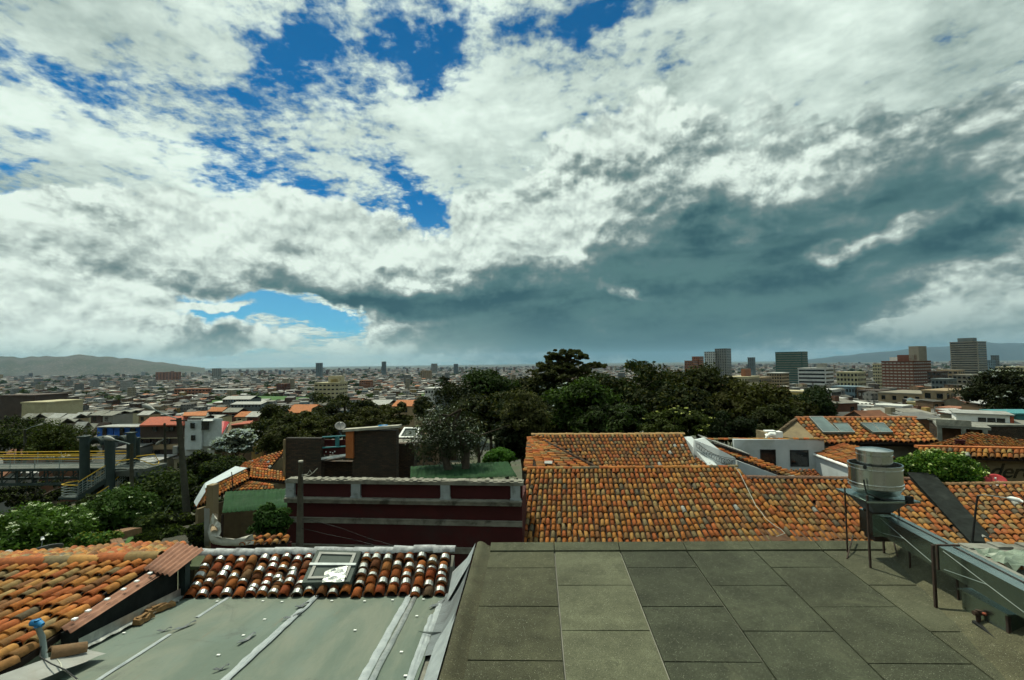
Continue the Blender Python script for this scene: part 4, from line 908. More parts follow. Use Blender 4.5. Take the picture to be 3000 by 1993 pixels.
# --- house with the solar collectors
so = thing('solar_house', 'tiled house carrying glass solar collectors, under the right-hand city view', 'house', P(2560, 1300, 28) - Z*5)
SB = dict(BL=P(2402, 1299, 28), BR=P(2752, 1295, 26.8), TL=P(2330, 1227, 31.5), TR=P(2682, 1226, 30.5))
tile_roof(so, SB['BL'], SB['BR'], SB['TL'], SB['TR'], .275, .46, seed=51, sag=.04)
ridge_tiles(so, SB['TL']+Z*.03, SB['TR']+Z*.03, .12, .5, M['tile1'], seed=18, cols=(.32, .13, .06))
nS = (SB['BR']-SB['BL']).cross(SB['TL']-SB['BL']).normalized()
def onS(px, py, h=.2):
    r = ray(px, py); return CAM + r*((SB['BL']-CAM).dot(nS)/r.dot(nS)) + nS*h
M['panel'] = glass('solar_collector_glass', (0.085, 0.13, 0.125), 0.22)
for i, q in enumerate((((2412, 1276), (2462, 1276), (2410, 1229), (2370, 1229)), ((2464, 1276), (2505, 1276), (2482, 1249), (2440, 1249)), ((2558, 1276), (2580, 1276), (2554, 1248), (2520, 1248)), ((2582, 1276), (2616, 1276), (2588, 1248), (2556, 1248)))):
    ps = [onS(*t) for t in q]; o_ = thing('solar_collector', ['largest glass solar collector, reaching up to the ridge at the left', 'solar collector directly right of the largest one', 'left half of the right-hand pair of solar collectors', 'right half of the right-hand pair of solar collectors'][i], 'solar panel', ps[0], 'solar collectors on the tiled roof')
    mb = MB(); mb.hexa([p - nS*.12 for p in ps] + ps); mb.build('glass', M['panel'], o_); frame_on(ps, .06, .02, 'frame', M['tin'], o_, nS)
w0 = P(2395, 1300, 28.2); w1 = w0 + H*6.4
wall_quad(so, 'wall', M['concrete'], w0 + G*.5, w1 + G*.5, -3, w0.z - .05)
mb = MB(); mb.box(w0 - Z*.14 - G*.02, H*6.75, G*.3, Z*.12); mb.build('eave_shade_strip', M['black'], so)  # shade under this eave drawn as a black strip
mb = MB(); mb.box(P(2440, 1322, 28.3), H*1.6, G*.3, Z*.36); mb.build('beam', M['maroon'], so)
for x0, x1, y0, y1 in ((2455, 2535, 1326, 1348), (2610, 2640, 1322, 1350), (2640, 2700, 1322, 1375)):
    p_ = P(x0, y0, 28.4); pane(so, p_ + H*0, (x1-x0)*28/1420, (y1-y0)*28/1420, fw=.07)
mb = MB(); mb.box(P(2705, 1350, 27.6), H*.55, G*.4, Z*.85); mb.build('pillar', M['white'], so)
gp_ = [P(2272, 1278, 29.8), P(2395, 1290, 28.4), P(2330, 1231, 31.4)]
mb = MB(); vs = gp_ + [p + G*.3 for p in gp_]; mb.add(vs, [(0, 1, 2), (5, 4, 3), (0, 2, 5, 3), (2, 1, 4, 5), (1, 0, 3, 4)]); mb.build('gable', M['tanwall'], so)
mb = MB(); mb.hexa([gp_[0]-Z*4, gp_[1]-Z*4, gp_[1]-Z*4+G*3, gp_[0]-Z*4+G*3, gp_[0]-Z*.02, gp_[1]-Z*.02, gp_[1]+G*3-Z*.02, gp_[0]+G*3-Z*.02]); mb.build('gable_wall', M['tanwall'], so)
ridge_tiles(so, P(2270, 1275, 29.7), P(2330, 1229, 31.3), .12, .5, M['tile1'], 'verge_tile', seed=19, cols=(.14, .10, .06))

# --- restaurant wall with lettering, tiled eave and hipped roof
rs_ = thing('tan_walled_house', 'tan-walled house with painted cursive lettering at right edge', 'house', P(2850, 1440, 24) - Z*3)
tl, tr_ = P(2690, 1336, 24.4), P(3120, 1348, 22.9)
wall_quad(rs_, 'wall', M['tanwall'], tl + G*.4, tr_ + G*.4, 0, tl.z)
tile_roof(rs_, tl - Z*.0, tr_ - Z*.05, P(2690, 1314, 25.0), P(3118, 1324, 23.4), .25, .36, seed=52, sag=.0, tint=(.9, .95, .9))
mb = MB(); a, b = P(2690, 1313, 25.0), P(3118, 1322, 23.4); mb.box(a, b-a, G*.3, Z*.12); mb.build('coping', M['orange'], rs_)
tile_roof(rs_, P(2700, 1311, 25.4), P(3140, 1316, 23.8), P(2842, 1268, 30), P(3190, 1322, 27.5), .27, .5, seed=53, sag=.05, tint=(.8, .8, .75))
txt = bpy.data.curves.new('lettering', 'FONT'); txt.body = 'adero'; txt.size = .98; txt.shear = .35; txt.extrude = .012; txt.offset = .008; txt.space_character = .95
M['letter'] = mat('ochre_lettering_paint', (0.040, 0.026, 0.006), (0.006, 0.010, 0.006), .7, ns=2.2)
def text_mesh(name, cv, m):
    cv.resolution_u = 4; tmp = bpy.data.objects.new('tmp', cv); COL.objects.link(tmp); bpy.context.view_layer.update()
    me = bpy.data.meshes.new_from_object(tmp.evaluated_get(bpy.context.evaluated_depsgraph_get())); bpy.data.objects.remove(tmp); bpy.data.curves.remove(cv)
    me.materials.clear(); me.materials.append(m); ob = bpy.data.objects.new(name, me); COL.objects.link(ob); return ob
to_ = text_mesh('lettering', txt, M['letter'])
dW = (tr_-tl); dW.z = 0; dW.normalize(); pt = P(2868, 1398, 24.0); base = tl + G*.4; nW = Vector((-dW.y, dW.x, 0))
tt = (base - CAM).dot(nW)/ray(2868, 1396).dot(nW); pt = CAM + ray(2868, 1396)*tt - nW*.02
to_.matrix_basis = Matrix.Translation(pt) @ Matrix((dW, Z, -nW)).transposed().to_4x4()
to_.parent = rs_; to_.location = to_.location - rs_.location
pot = P(2813, 1309, 25.2); ct = thing('clay_pot', 'small dark red pot sitting on the eave of the tan-walled house', 'pot', pot)
mb = MB(); mb.lathe(pot, [(.14, 0), (.2, .16), (.21, .30), (.19, .31), (.16, .18), (0, .1)], 14); mb.build('body', M['maroon'], ct, smooth=True)
mb = MB(); mb.lathe(pot, [(.21, .29), (.235, .30), (.235, .36), (.20, .36), (.20, .30)], 14); mb.build('rim', M['maroon'], ct, smooth=True)
dc = P(2917, 1412, 21.9)
rd = dish('satellite_dish', dc, .40, Vector((-.55, -.55, .62)), M['reddish'], 'red satellite dish with white lettering on the right-hand ridge', dc - Z*.75 + H*.08)
ct_ = bpy.data.curves.new('dish_lettering', 'FONT'); ct_.body = 'Claro'; ct_.size = .21; ct_.extrude = .004; ct_.offset = .006; ct_.align_x = 'CENTER'
wm = mat('white_lettering', (.8, .8, .78))
ctx = text_mesh('lettering', ct_, wm); n_ = Vector((-.55, -.55, .62)).normalized(); a_ = n_.cross(Z).normalized() * -1; b_ = n_.cross(a_).normalized()
if b_.z < 0: b_ = -b_
ctx.matrix_basis = Matrix.Translation(dc - b_*.22 + n_*.0) @ Matrix((a_, b_, a_.cross(b_))).transposed().to_4x4(); ctx.parent = rd; ctx.location = ctx.location - rd.location
for w in (-.5, 0, .5):
    mb = MB(); s_ = dc + a_*(.10+.07*math.sin(w)) - b_*(.03-.05*math.cos(w)) + n_*.0; mb.tube([s_, s_ + a_*.05*math.sin(w) + b_*.05*math.cos(w)], .009, 5); mb.build('emblem_ray', wm, rd)
# street lamp on the right-hand roof
lp = P(2846, 1585, 16.9); la = thing('street_lamp', 'slim black street lamp with white head in front of right tiled roof', 'street lamp', Vector((lp.x, lp.y, .3)))
mb = MB(); mb.tube([Vector((lp.x, lp.y, .3)), lp - Z*.2, P(2858, 1500, 16.9), P(2864, 1452, 16.9)], [.05, .035, .032, .028], 8); mb.build('pole', M['black'], la)
mb = MB(); mb.tube([P(2864, 1452, 16.9), P(2885, 1450, 16.7), P(2955, 1460, 16.2)], .014, 6); mb.build('arm', M['rail'], la)
mb = MB(); mb.tube([P(2950, 1459, 16.2), P(2965, 1461, 16.1), P(2985, 1466, 16.0), P(2998, 1471, 15.9)], [.03, .07, .075, .03], 10); mb.build('head', M['whitebright'], la, smooth=True)

# --- flat white room and concrete building to the right
ww = thing('white_rooftop_room', 'small white flat-roofed room with row of dark windows at right', 'building', P(2880, 1256, 46) - Z*2)
o0 = P(2803, 1254, 46); wW = 3.6; hW = P(2803, 1212, 46).z - o0.z
F2 = Vector((.80, -.60, 0)); G2 = Vector((.60, .80, 0))
mb = MB(); mb.box(o0, F2*3.6, G2*3.5, Z*hW); mb.build('wall', M['whitebright'], ww)
mb = MB(); mb.box(o0 + Z*hW - F2*.2 - G2*.3, F2*4.1, G2*4.0, Z*.10); mb.build('roof', M['tin'], ww)
for i in range(3): pane(ww, o0 + F2*(1.5+i*.62) + Z*(hW-.28) , .55, .78, H_=F2, fw=.06)
mb = MB(); mb.box(o0 + F2*3.62 - Z*.0, F2*.1 + G2*4.4 - F2*.1, F2*.25, Z*(hW-.1)); mb.build('side_wall', M['redtile'], ww)
cc = thing('concrete_building', 'unfinished grey concrete building with open balconies right of the solar house', 'building', P(2790, 1330, 42) - Z*6)
o1 = P(2748, 1300, 41); mb = MB(); mb.box(o1 - Z*6, F2*3.2, G2*4, Z*6.0); mb.box(o1 + Z*1.35, F2*3.3, G2*4, Z*.2); mb.build('slab', M['concrete'], cc)
for t in (0, 1.5, 2.8):
    mb = MB(); mb.box(o1 + F2*t, F2*.3, G2*.3, Z*1.36); mb.build('pillar', M['concrete'], cc)
mb = MB(); mb.box(o1 + G2*.9, F2*3.2, G2*.2, Z*1.34); mb.build('back_wall', M['brown_clad'], cc)
mb = MB(); mb.box(o1 + Z*1.56 - F2*.05, F2*2.2, G2*.15, Z*.5); mb.build('balcony_wall', M['cream'], cc)
bb = thing('brick_building', 'dark brown brick building behind the tan-walled house at right edge', 'building', P(2930, 1310, 44) - Z*6)
mb = MB(); mb.box(P(2850, 1305, 43)-Z*6, H*7, G*5, Z*(6 + P(2850, 1250, 43).z - P(2850, 1305, 43).z)); mb.build('wall', M['brick_dark'], bb)
mb = MB(); mb.box(P(2846, 1250, 43), H*7.2, G*5.2, Z*.15); mb.build('coping', M['concrete'], bb)
mb = MB(); mb.box(P(2975, 1215, 46), H*4, G*4, Z*.12); mb.box(P(2980, 1250, 46.2), H*3.9, G*3.8, Z*1.15); mb.build('upper_room', M['teal'], bb)

# --- brick terrace houses behind the maroon building
bt = thing('brick_terrace_house', 'dark brick house with orange pillar and turquoise terrace railing', 'house', P(1000, 1410, 28.5) - Z*4)
def slabwall(parent, name, m, x0, x1, y0, y1, d, dep, base=-3.0, hh=None):
    p = P(x0, y0, d); w = (x1-x0)*d/FPX; mb = MB(); mb.box(Vector((p.x, p.y, base)), (hh or H)*w, G*dep, Z*(p.z-base)); return mb.build(name, m, parent)
slabwall(bt, 'wall', M['brick_dark'], 836, 946, 1284, 1400, 28.6, .4)
slabwall(bt, 'corner_strip', M['tanwall'], 829, 837, 1289, 1400, 28.55, .3)
slabwall(bt, 'wall', M['brick_dark'], 1035, 1164, 1262, 1400, 28.4, .5)
slabwall(bt, 'orange_pillar', M['orange'], 1013, 1036, 1264, 1342, 28.3, .6, P(1013, 1342, 28.3).z)
slabwall(bt, 'wall', M['brick_dark'], 946, 1036, 1352, 1400, 29.4, .4)
slabwall(bt, 'back_wall', M['brick_dark'], 1164, 1215, 1300, 1400, 29.5, .5)
mb = MB(); a, b = P(1003, 1266, 28.2), P(1168, 1254, 28.0); mb.box(a, b-a, G*.6, Z*.14); mb.build('coping', M['cream'], bt)
mb = MB(); a, b = P(945, 1316, 28.6), P(1014, 1314, 28.6); mb.box(P(945, 1332, 28.6), H*1.4, G*.1, Z*.48); mb.build('terrace_parapet', M['maroon'], bt)
for y in (1281, 1312): 
    mb = MB(); mb.tube([P(945, y, 28.5), P(1014, y-4, 28.5)], .05, 6); mb.build('rail', M['teal'], bt)
mb = MB(); mb.box(P(982, 1312, 28.6), H*.22, G*.1, Z*.62); mb.build('rail_post', M['teal'], bt)
mb = MB(); mb.box(P(945, 1313, 28.9), H*1.4, G*.1, Z*.5); mb.build('infill_panel', M['maroon'], bt)
for i, (x, y) in enumerate(((955, 1324), (968, 1325), (975, 1327), (981, 1323), (988, 1325), (995, 1322), (1002, 1325))):
    mb = MB(); mb.cbox(P(x, y, 28.55), .06, .04, .06, H=H, G=G); mb.build('white_knob', M['whitebright'], bt)
ridge_tiles(bt, P(944, 1347, 28.4), P(1013, 1336, 28.3), .13, .34, mat('whitewashed_tile', (.62, .64, .62), (.45, .47, .46)), 'awning_tile', 20)
mb = MB(); a, b = P(944, 1352, 28.4), P(1013, 1341, 28.3); mb.box(a-Z*.06, b-a, G*.9, Z*.06); mb.build('awning', M['brick_dark'], bt)
dish('satellite_dish', P(997, 1248, 29.5), .32, Vector((.25, -.5, .55)), M['greydish'], 'small grey satellite dish on the brick terrace house', P(985, 1283, 29.6))
bs_ = P(1122, 1255, 28.5); mb = MB(); mb.lathe(bs_, [(.22, 0), (.28, .12), (.28, .18), (.25, .18), (.2, .05), (0, .04)], 16); tag(mb.build('blue_basin', M['bluecap'], smooth=True), 'blue plastic basin standing on the brick wall coping', 'basin')
sf = thing('white_roof_frame', 'white framed roof hatch leaning beside the brick terrace house', 'roof hatch', P(1185, 1284, 29))
fq = [P(1166, 1284, 29), P(1222, 1284, 29), P(1232, 1255, 30), P(1184, 1254, 30)]; nf = (fq[1]-fq[0]).cross(fq[3]-fq[0]).normalized()
frame_on(fq, .22, .06, 'frame_bar', M['whitebright'], sf, nf); mb = MB(); mb.hexa([p - nf*.06 for p in fq] + [p - nf*.01 for p in fq]); mb.build('pane', M['skyglass'], sf)
# green corrugated roofs
def green(label, a0, a1, b0, b1, n):
    o = thing('green_shed', label, 'shed', a0 - Z*2.4); corrug(o, a0, a1, b0, b1, n, .018, M['green_roof'], 'roof', 4)
    for p in (a0, a1, b1, b0):
        mb = MB(); mb.box(p - Z*2.6 - H*.04, H*.08, G*.08, Z*2.5); mb.build('post', M['iron'], o)
    return o
green('shed with mossy green corrugated roof under the two leaning tree trunks', P(1201, 1406, 24.5), P(1515, 1396, 24.0), P(1203, 1367, 27.5), P(1488, 1352, 27.5), 22)
green('shed with bright green corrugated roof left of the maroon building', P(650, 1503, 22.5), P(842, 1488, 22.2), P(660, 1440, 26), P(846, 1431, 26), 14)

# --- orange-roofed house left of the brick terrace
oh = thing('orange_roof_house', 'low house with flat orange tile roofs and a pale plastic sheet', 'house', P(700, 1480, 28) - Z*4)
def flatroof(parent, name, m, pts, th=.12):
    mb = MB(); k_ = len(pts); vs = [Vector(p) for p in pts] + [Vector(p) - Z*th for p in pts]
    mb.add(vs, [tuple(range(k_)), tuple(reversed(range(k_, 2*k_)))] + [((i+1) % k_, i, k_+i, k_+(i+1) % k_) for i in range(k_)]); return mb.build(name, m, parent)
tile_roof(oh, P(568, 1490, 24), P(729, 1406, 27.6), P(601, 1436, 25.2), P(724, 1376, 28.8), .20, .36, seed=61, sag=.01, jit=.8, tint=(1.25, 1.1, .95))
tile_roof(oh, P(730, 1402, 28.2), P(836, 1412, 27.6), P(734, 1370, 29.6), P(836, 1386, 29.2), .20, .36, seed=62, sag=.01, jit=.6, tint=(1.4, 1.2, 1.0))
tile_roof(oh, P(700, 1372, 29.4), P(782, 1382, 29.6), P(712, 1360, 31), P(836, 1318, 34), .22, .38, seed=63, sag=.01, jit=.6, tint=(1.1, .9, .8))
tile_roof(oh, P(672, 1440, 26.5), P(806, 1436, 26.5), P(722, 1410, 27.8), P(800, 1424, 27.2), .20, .36, seed=64, sag=.01, jit=.8, tint=(1.2, 1.05, .9))
M['plasticpale'] = mat('pale_translucent_sheet', (.50, .55, .56), (.40, .45, .46), .35, ns=2)
flatroof(oh, 'plastic_sheet', M['plasticpale'], [P(601, 1437, 25.1)+Z*.12, P(724, 1377, 28.7)+Z*.12, P(690, 1366, 30), P(601, 1415, 26.2)], .03)
flatroof(oh, 'plastic_sheet', M['plasticpale'], [P(568, 1470, 24), P(600, 1415, 25.4), P(602, 1440, 25), P(575, 1484, 23.9)], .03)
mb = MB(); q4 = [P(572, 1490, 24.2), P(700, 1425, 26.5), P(836, 1412, 27.8), P(836, 1330, 33), P(700, 1365, 30)]
for a, b in zip(q4, q4[1:]): wall_quad(oh, 'wall', M['tanwall'], a + G*.2, b + G*.2, -2.5, min(a.z, b.z) - .1, .2)
mb = MB(); mb.tube([P(682, 1440, 25), P(680, 1395, 25.2), P(678, 1383, 25.2)], .025, 6); mb.build('antenna', M['iron'], oh)
# corner yard wall with tile capping and tarpaulin
yw = thing('yard_wall', 'maroon yard wall capped with clay tiles and pale tarpaulin', 'wall', P(720, 1600, 17) - Z*2)
wall_quad(yw, 'wall', M['maroon'], P(618, 1590, 16.8), P(842, 1590, 16.4), .2, P(700, 1590, 16.6).z)
ty = tile_roof(yw, P(705, 1598, 16.4), P(840, 1594, 16.2), P(735, 1576, 16.9), P(850, 1574, 16.7), .25, .34, seed=65, sag=0, jit=3, tint=(.9, .75, .65))
M['tarp'] = mat('pale_tarpaulin', (.50, .49, .43), (.36, .35, .30), .6, ns=4, bs=6, bstr=.6, bd=.03)
mb = MB(); rp = np.random.default_rng(8); ctr = [(624, 1520), (632, 1535), (626, 1560), (625, 1578), (650, 1586), (690, 1588), (735, 1583)]
rows = []
for i, (x, y) in enumerate(ctr):
    p = P(x, y, 16.9 - .1*i); rows.append([p + H*(.13*math.cos(w)*(1.6 if i in (1, 2) else 1)) + Z*(.16*math.sin(w)) + Vector(rp.normal(0, .03, 3).tolist()) for w in np.linspace(0, 2*math.pi, 9)])
mb.sheet(rows); mb.build('tarpaulin', M['tarp'], yw, smooth=True)
mb = MB(); mb.box(P(602, 1600, 17.2)-Z*1, H*.25, G*.3, Z*(1+P(602, 1416, 17.2).z-P(602, 1600, 17.2).z-.1)); mb.build('corner_pillar', M['tanwall'], yw)
corrug(yw, P(598, 1600, 16.9), P(614, 1600, 16.9), P(598, 1490, 16.9), P(614, 1490, 16.9), 4, .012, M['tin'], 'corrugated_strip', 2)
ridge_tiles(yw, P(628, 1512, 17.3), P(628, 1558, 16.6), .12, .3, M['tile1'], 'capping_tile', 24, (.3, .22, .14))

# ================================================================== foliage
def leaf_mat(name, transl=0.25):
    mt, nt, b = new_mat(name); base = attr_col('lcol'); v = coord('World')
    k = noise3(v, 1.3, 3, 0.6).step(0.25, 0.75, 0.75, 1.25); col = vmul(base, comb(k, k, k))
    setc(nt, b.inputs['Base Color'], col); b.inputs['Roughness'].default_value = 0.75; b.inputs['Specular IOR Level'].default_value = 0.10
    tr = nt.nodes.new('ShaderNodeBsdfTranslucent'); nt.links.new(vmul(col, (1.2, 1.3, 0.6)).k, tr.inputs['Color'])
    mx = nt.nodes.new('ShaderNodeMixShader'); mx.inputs[0].default_value = transl
    nt.links.new(b.outputs[0], mx.inputs[1]); nt.links.new(tr.outputs[0], mx.inputs[2])
    nt.links.new(mx.outputs[0], nt.nodes['Material Output'].inputs['Surface'])
    return mt
M['leaf'] = leaf_mat('leaves'); M['bark'] = mat('bark', (.07, .055, .038), (.045, .036, .026), .95, ns=8, bs=12, bstr=.6, bd=.02)
def leaf_mesh(name, C, N, size, cols, r, aspect=.55, tint=(1.22, 1.14, .84)):
    "one small folded leaf face per point, facing roughly along N"
    n = len(C); N = N + r.normal(0, .55, (n, 3)); N /= np.linalg.norm(N, axis=1)[:, None]
    t = np.cross(N, r.normal(0, 1, (n, 3))); t /= np.linalg.norm(t, axis=1)[:, None]; b = np.cross(N, t)
    s = size * (0.65 + .7*r.random(n))[:, None]
    V = np.stack([C - t*s, C - b*s*aspect + N*s*.12, C + t*s, C + b*s*aspect + N*s*.12], axis=1).reshape(-1, 3)
    me = bpy.data.meshes.new(name); me.vertices.add(4*n); me.vertices.foreach_set('co', V.astype(np.float32).ravel())
    me.loops.add(4*n); me.loops.foreach_set('vertex_index', np.arange(4*n, dtype=np.int32))
    me.polygons.add(n); me.polygons.foreach_set('loop_start', np.arange(0, 4*n, 4, dtype=np.int32))
    try: me.polygons.foreach_set('loop_total', np.full(n, 4, dtype=np.int32))
    except Exception: pass
    ca = me.color_attributes.new('lcol', 'FLOAT_COLOR', 'CORNER'); d = np.ones((n, 4, 4), np.float32); d[:, :, :3] = (cols*np.array(tint))[:, None, :]; ca.data.foreach_set('color', d.ravel())
    me.materials.append(M['leaf']); me.update(calc_edges=True); return me
def clump_points(r, ctr, rad, nclump, nleaf, flat=.7, pads=None):
    "leaf points on many small rounded clumps spread through an ellipsoid"
    ctr, rad = np.array(ctr), np.array(rad); CC = []
    while len(CC) < nclump:
        p = r.uniform(-1, 1, 3); q = np.linalg.norm(p)
        if q > 1 or q < .35 or p[2] < -.75: continue
        CC.append(p)
    lob = r.normal(0, 1, (5, 3)); lob /= np.linalg.norm(lob, axis=1)[:, None]
    CC = [p*(0.82 + .42*max(0.0, float((lob @ (p/np.linalg.norm(p))).max()))**4) for p in CC]
    CC = np.array(CC); per = nleaf // nclump; P_, N_, K_ = [], [], []
    for p in CC:
        cr = (.20 + .20*r.random()) * np.array([rad.min(), rad.min(), rad.min()*flat]) * 1.15
        d = r.normal(0, 1, (per, 3)); d[:, 2] = np.abs(d[:, 2])*1.0 - .35; d /= np.linalg.norm(d, axis=1)[:, None]
        q = r.random(per)[:, None]**.35
        P_.append(ctr + p*rad*.86 + d*q*cr*1.25); N_.append(d + np.array([0, 0, .35])); K_.append(np.full(per, .75 + .5*r.random()))
    return np.concatenate(P_), np.concatenate(N_), np.concatenate(K_)
def tree(name, label, px, py, rx, ry, d, col, n=5000, leaf=.24, clumps=45, group=None, flowers=None, flat=.75, cat='tree', trunk=True, seed=None, base=None, dep=.9, lean=0.0, col2=None):
    r = np.random.default_rng(seed if seed is not None else int(px*7+py)); c = P(px, py, d); k = d/FPX
    rad = (rx*k*1.12, rx*k*dep*1.1, ry*k*1.15); gz = base if base is not None else ground_z(c.x, c.y)
    b0 = Vector((c.x - lean, c.y, gz)); o = thing(name, label, cat, b0, group)
    n = int(n*1.7); leaf = leaf*.80; clumps = int(clumps*1.35); Pn, Nn, Kn = clump_points(r, c, rad, clumps, n, flat)
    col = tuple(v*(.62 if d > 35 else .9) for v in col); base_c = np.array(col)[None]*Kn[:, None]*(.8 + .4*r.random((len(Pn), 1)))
    if col2 is not None:
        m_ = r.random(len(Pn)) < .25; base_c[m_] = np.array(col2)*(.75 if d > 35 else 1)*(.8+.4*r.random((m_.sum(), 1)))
    me = leaf_mesh('crown', Pn, Nn, leaf, base_c, r); cr = bpy.data.objects.new('crown', me); COL.objects.link(cr); under(cr, o)
    if trunk:
        mb = MB(); top = c + Z*rad[2]*.5; w = max(.10, rad[0]*.055)
        mb.tube([b0, lerp(b0, c, .5) + Vector((.1, 0, 0)), c, top], [w*1.5, w, w*.7, w*.2], 8)
        for i in range(6):
            a = i*1.05 + r.random(); e = c + Vector((math.cos(a)*rad[0]*.7, math.sin(a)*rad[1]*.7, rad[2]*float(r.uniform(-.1, .6)))); s_ = lerp(b0, c, .55 + .4*float(r.random()))
            mb.tube([s_, lerp(s_, e, .5) + Z*rad[2]*.1, e], [w*.55, w*.35, w*.08], 6)
        mb.build('trunk', M['bark'], o, smooth=True)
    if flowers:
        fn, fs, fc = flowers; q_ = (Pn - np.array(c))/np.array(rad); ok_ = np.where((np.linalg.norm(q_, axis=1) > .72) & (q_[:, 2] - q_[:, 1]*.6 > .05))[0]; idx = r.choice(ok_, fn); up = Pn[idx] + (Pn[idx] - np.array(c))*.07 + np.array([0, 0, fs*.4])
        m_ = (up - np.array(CAM)) ; FP, FN = [], []
        for p in up:
            g = r.normal(0, 1, (9, 3))*np.array([1, 1, .35])*fs*.55; FP.append(p + g); FN.append(np.tile([0, -.2, 1.0], (9, 1)))
        FP = np.concatenate(FP); FN = np.concatenate(FN); fcol = np.array(fc)[None]*(.8+.3*r.random((len(FP), 1)))
        me = leaf_mesh('blossom', FP, FN, fs*.42, fcol, r, .8, (1, 1, 1)); f = bpy.data.objects.new('blossom', me); COL.objects.link(f); under(f, o); f['kind'] = 'stuff'
    return o
DKG, MDG, OLV, LTG, GRY = (.020, .036, .012), (.032, .062, .016), (.046, .052, .014), (.060, .110, .022), (.060, .075, .055)
T_ = tree
# trees behind the tiled roofs
g_ = 'trees behind the tiled roofs'
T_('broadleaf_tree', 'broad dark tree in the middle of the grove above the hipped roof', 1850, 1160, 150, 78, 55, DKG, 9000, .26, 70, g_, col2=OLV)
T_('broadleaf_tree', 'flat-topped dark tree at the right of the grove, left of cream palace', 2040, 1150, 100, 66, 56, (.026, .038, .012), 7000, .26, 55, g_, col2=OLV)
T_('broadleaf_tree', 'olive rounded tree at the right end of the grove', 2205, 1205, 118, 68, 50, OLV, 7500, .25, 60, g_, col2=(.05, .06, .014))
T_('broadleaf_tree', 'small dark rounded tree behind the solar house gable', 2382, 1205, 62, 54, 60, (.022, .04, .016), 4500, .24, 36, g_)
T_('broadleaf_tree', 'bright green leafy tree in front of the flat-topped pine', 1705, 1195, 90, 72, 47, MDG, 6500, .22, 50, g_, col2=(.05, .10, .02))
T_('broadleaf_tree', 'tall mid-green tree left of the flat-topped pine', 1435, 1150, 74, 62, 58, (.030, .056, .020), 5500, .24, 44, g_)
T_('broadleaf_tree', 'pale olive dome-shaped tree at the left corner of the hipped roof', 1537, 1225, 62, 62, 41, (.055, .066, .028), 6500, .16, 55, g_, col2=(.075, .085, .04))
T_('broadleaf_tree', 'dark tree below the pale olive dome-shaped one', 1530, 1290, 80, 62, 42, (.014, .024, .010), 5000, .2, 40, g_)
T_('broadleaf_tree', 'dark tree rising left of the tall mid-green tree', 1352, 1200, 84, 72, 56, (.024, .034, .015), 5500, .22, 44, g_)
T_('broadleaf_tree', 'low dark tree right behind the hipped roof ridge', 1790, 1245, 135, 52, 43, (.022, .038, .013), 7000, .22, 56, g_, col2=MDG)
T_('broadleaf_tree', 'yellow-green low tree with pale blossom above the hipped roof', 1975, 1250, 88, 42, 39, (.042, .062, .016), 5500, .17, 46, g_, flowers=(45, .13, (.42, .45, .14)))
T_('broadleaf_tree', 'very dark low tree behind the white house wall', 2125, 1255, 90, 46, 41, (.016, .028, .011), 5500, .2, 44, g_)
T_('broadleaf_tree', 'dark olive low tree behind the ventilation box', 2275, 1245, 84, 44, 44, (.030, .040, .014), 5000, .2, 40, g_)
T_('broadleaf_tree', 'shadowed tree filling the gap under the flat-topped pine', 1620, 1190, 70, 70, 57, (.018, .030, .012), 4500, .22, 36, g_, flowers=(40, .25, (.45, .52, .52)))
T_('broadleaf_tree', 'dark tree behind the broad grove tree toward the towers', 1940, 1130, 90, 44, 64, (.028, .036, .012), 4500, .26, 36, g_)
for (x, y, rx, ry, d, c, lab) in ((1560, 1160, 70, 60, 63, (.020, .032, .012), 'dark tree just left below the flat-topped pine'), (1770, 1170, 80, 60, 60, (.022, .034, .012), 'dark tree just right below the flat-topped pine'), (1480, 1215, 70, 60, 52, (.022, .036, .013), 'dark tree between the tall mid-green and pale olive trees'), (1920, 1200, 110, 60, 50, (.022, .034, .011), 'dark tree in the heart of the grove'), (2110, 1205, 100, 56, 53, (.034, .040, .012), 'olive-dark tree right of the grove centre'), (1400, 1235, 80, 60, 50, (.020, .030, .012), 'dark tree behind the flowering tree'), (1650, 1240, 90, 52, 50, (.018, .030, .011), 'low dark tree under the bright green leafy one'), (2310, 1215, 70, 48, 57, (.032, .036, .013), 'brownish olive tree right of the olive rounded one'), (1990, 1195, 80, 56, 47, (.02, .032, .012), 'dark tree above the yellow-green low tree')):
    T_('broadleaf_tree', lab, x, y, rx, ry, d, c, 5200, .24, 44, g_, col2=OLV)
# flat-topped pine
pb = P(1668, 1260, 60); pine = thing('flat_topped_pine', 'tall pine with flat layered crown standing above the horizon', 'tree', Vector((pb.x, pb.y, ground_z(pb.x, pb.y))))
r = np.random.default_rng(77); Pp, Np, Kp = [], [], []
for (x, y, w, h) in ((1655, 1036, 66, 11), (1690, 1044, 42, 10), (1620, 1048, 26, 9), (1655, 1062, 55, 13), (1605, 1078, 46, 16), (1690, 1082, 50, 15), (1745, 1072, 30, 9), (1640, 1100, 85, 18), (1590, 1115, 45, 18), (1700, 1110, 60, 16), (1650, 1135, 95, 22)):
    a, b_, k_ = clump_points(r, P(x, y, 60 + r.normal(0, .8)), (w*1.2*60/FPX, w*1.0*60/FPX, h*1.35*60/FPX), 34, 2600, .6); Pp.append(a); Np.append(b_); Kp.append(k_)
Pp, Np, Kp = map(np.concatenate, (Pp, Np, Kp)); me = leaf_mesh('crown', Pp, Np, .15, np.array([.034, .042, .016])[None]*Kp[:, None], r); cr = bpy.data.objects.new('crown', me); COL.objects.link(cr); under(cr, pine)
mb = MB(); mb.tube([pine.location.copy(), P(1666, 1200, 60), P(1660, 1110, 60), P(1656, 1040, 60)], [.45, .36, .26, .1], 10)
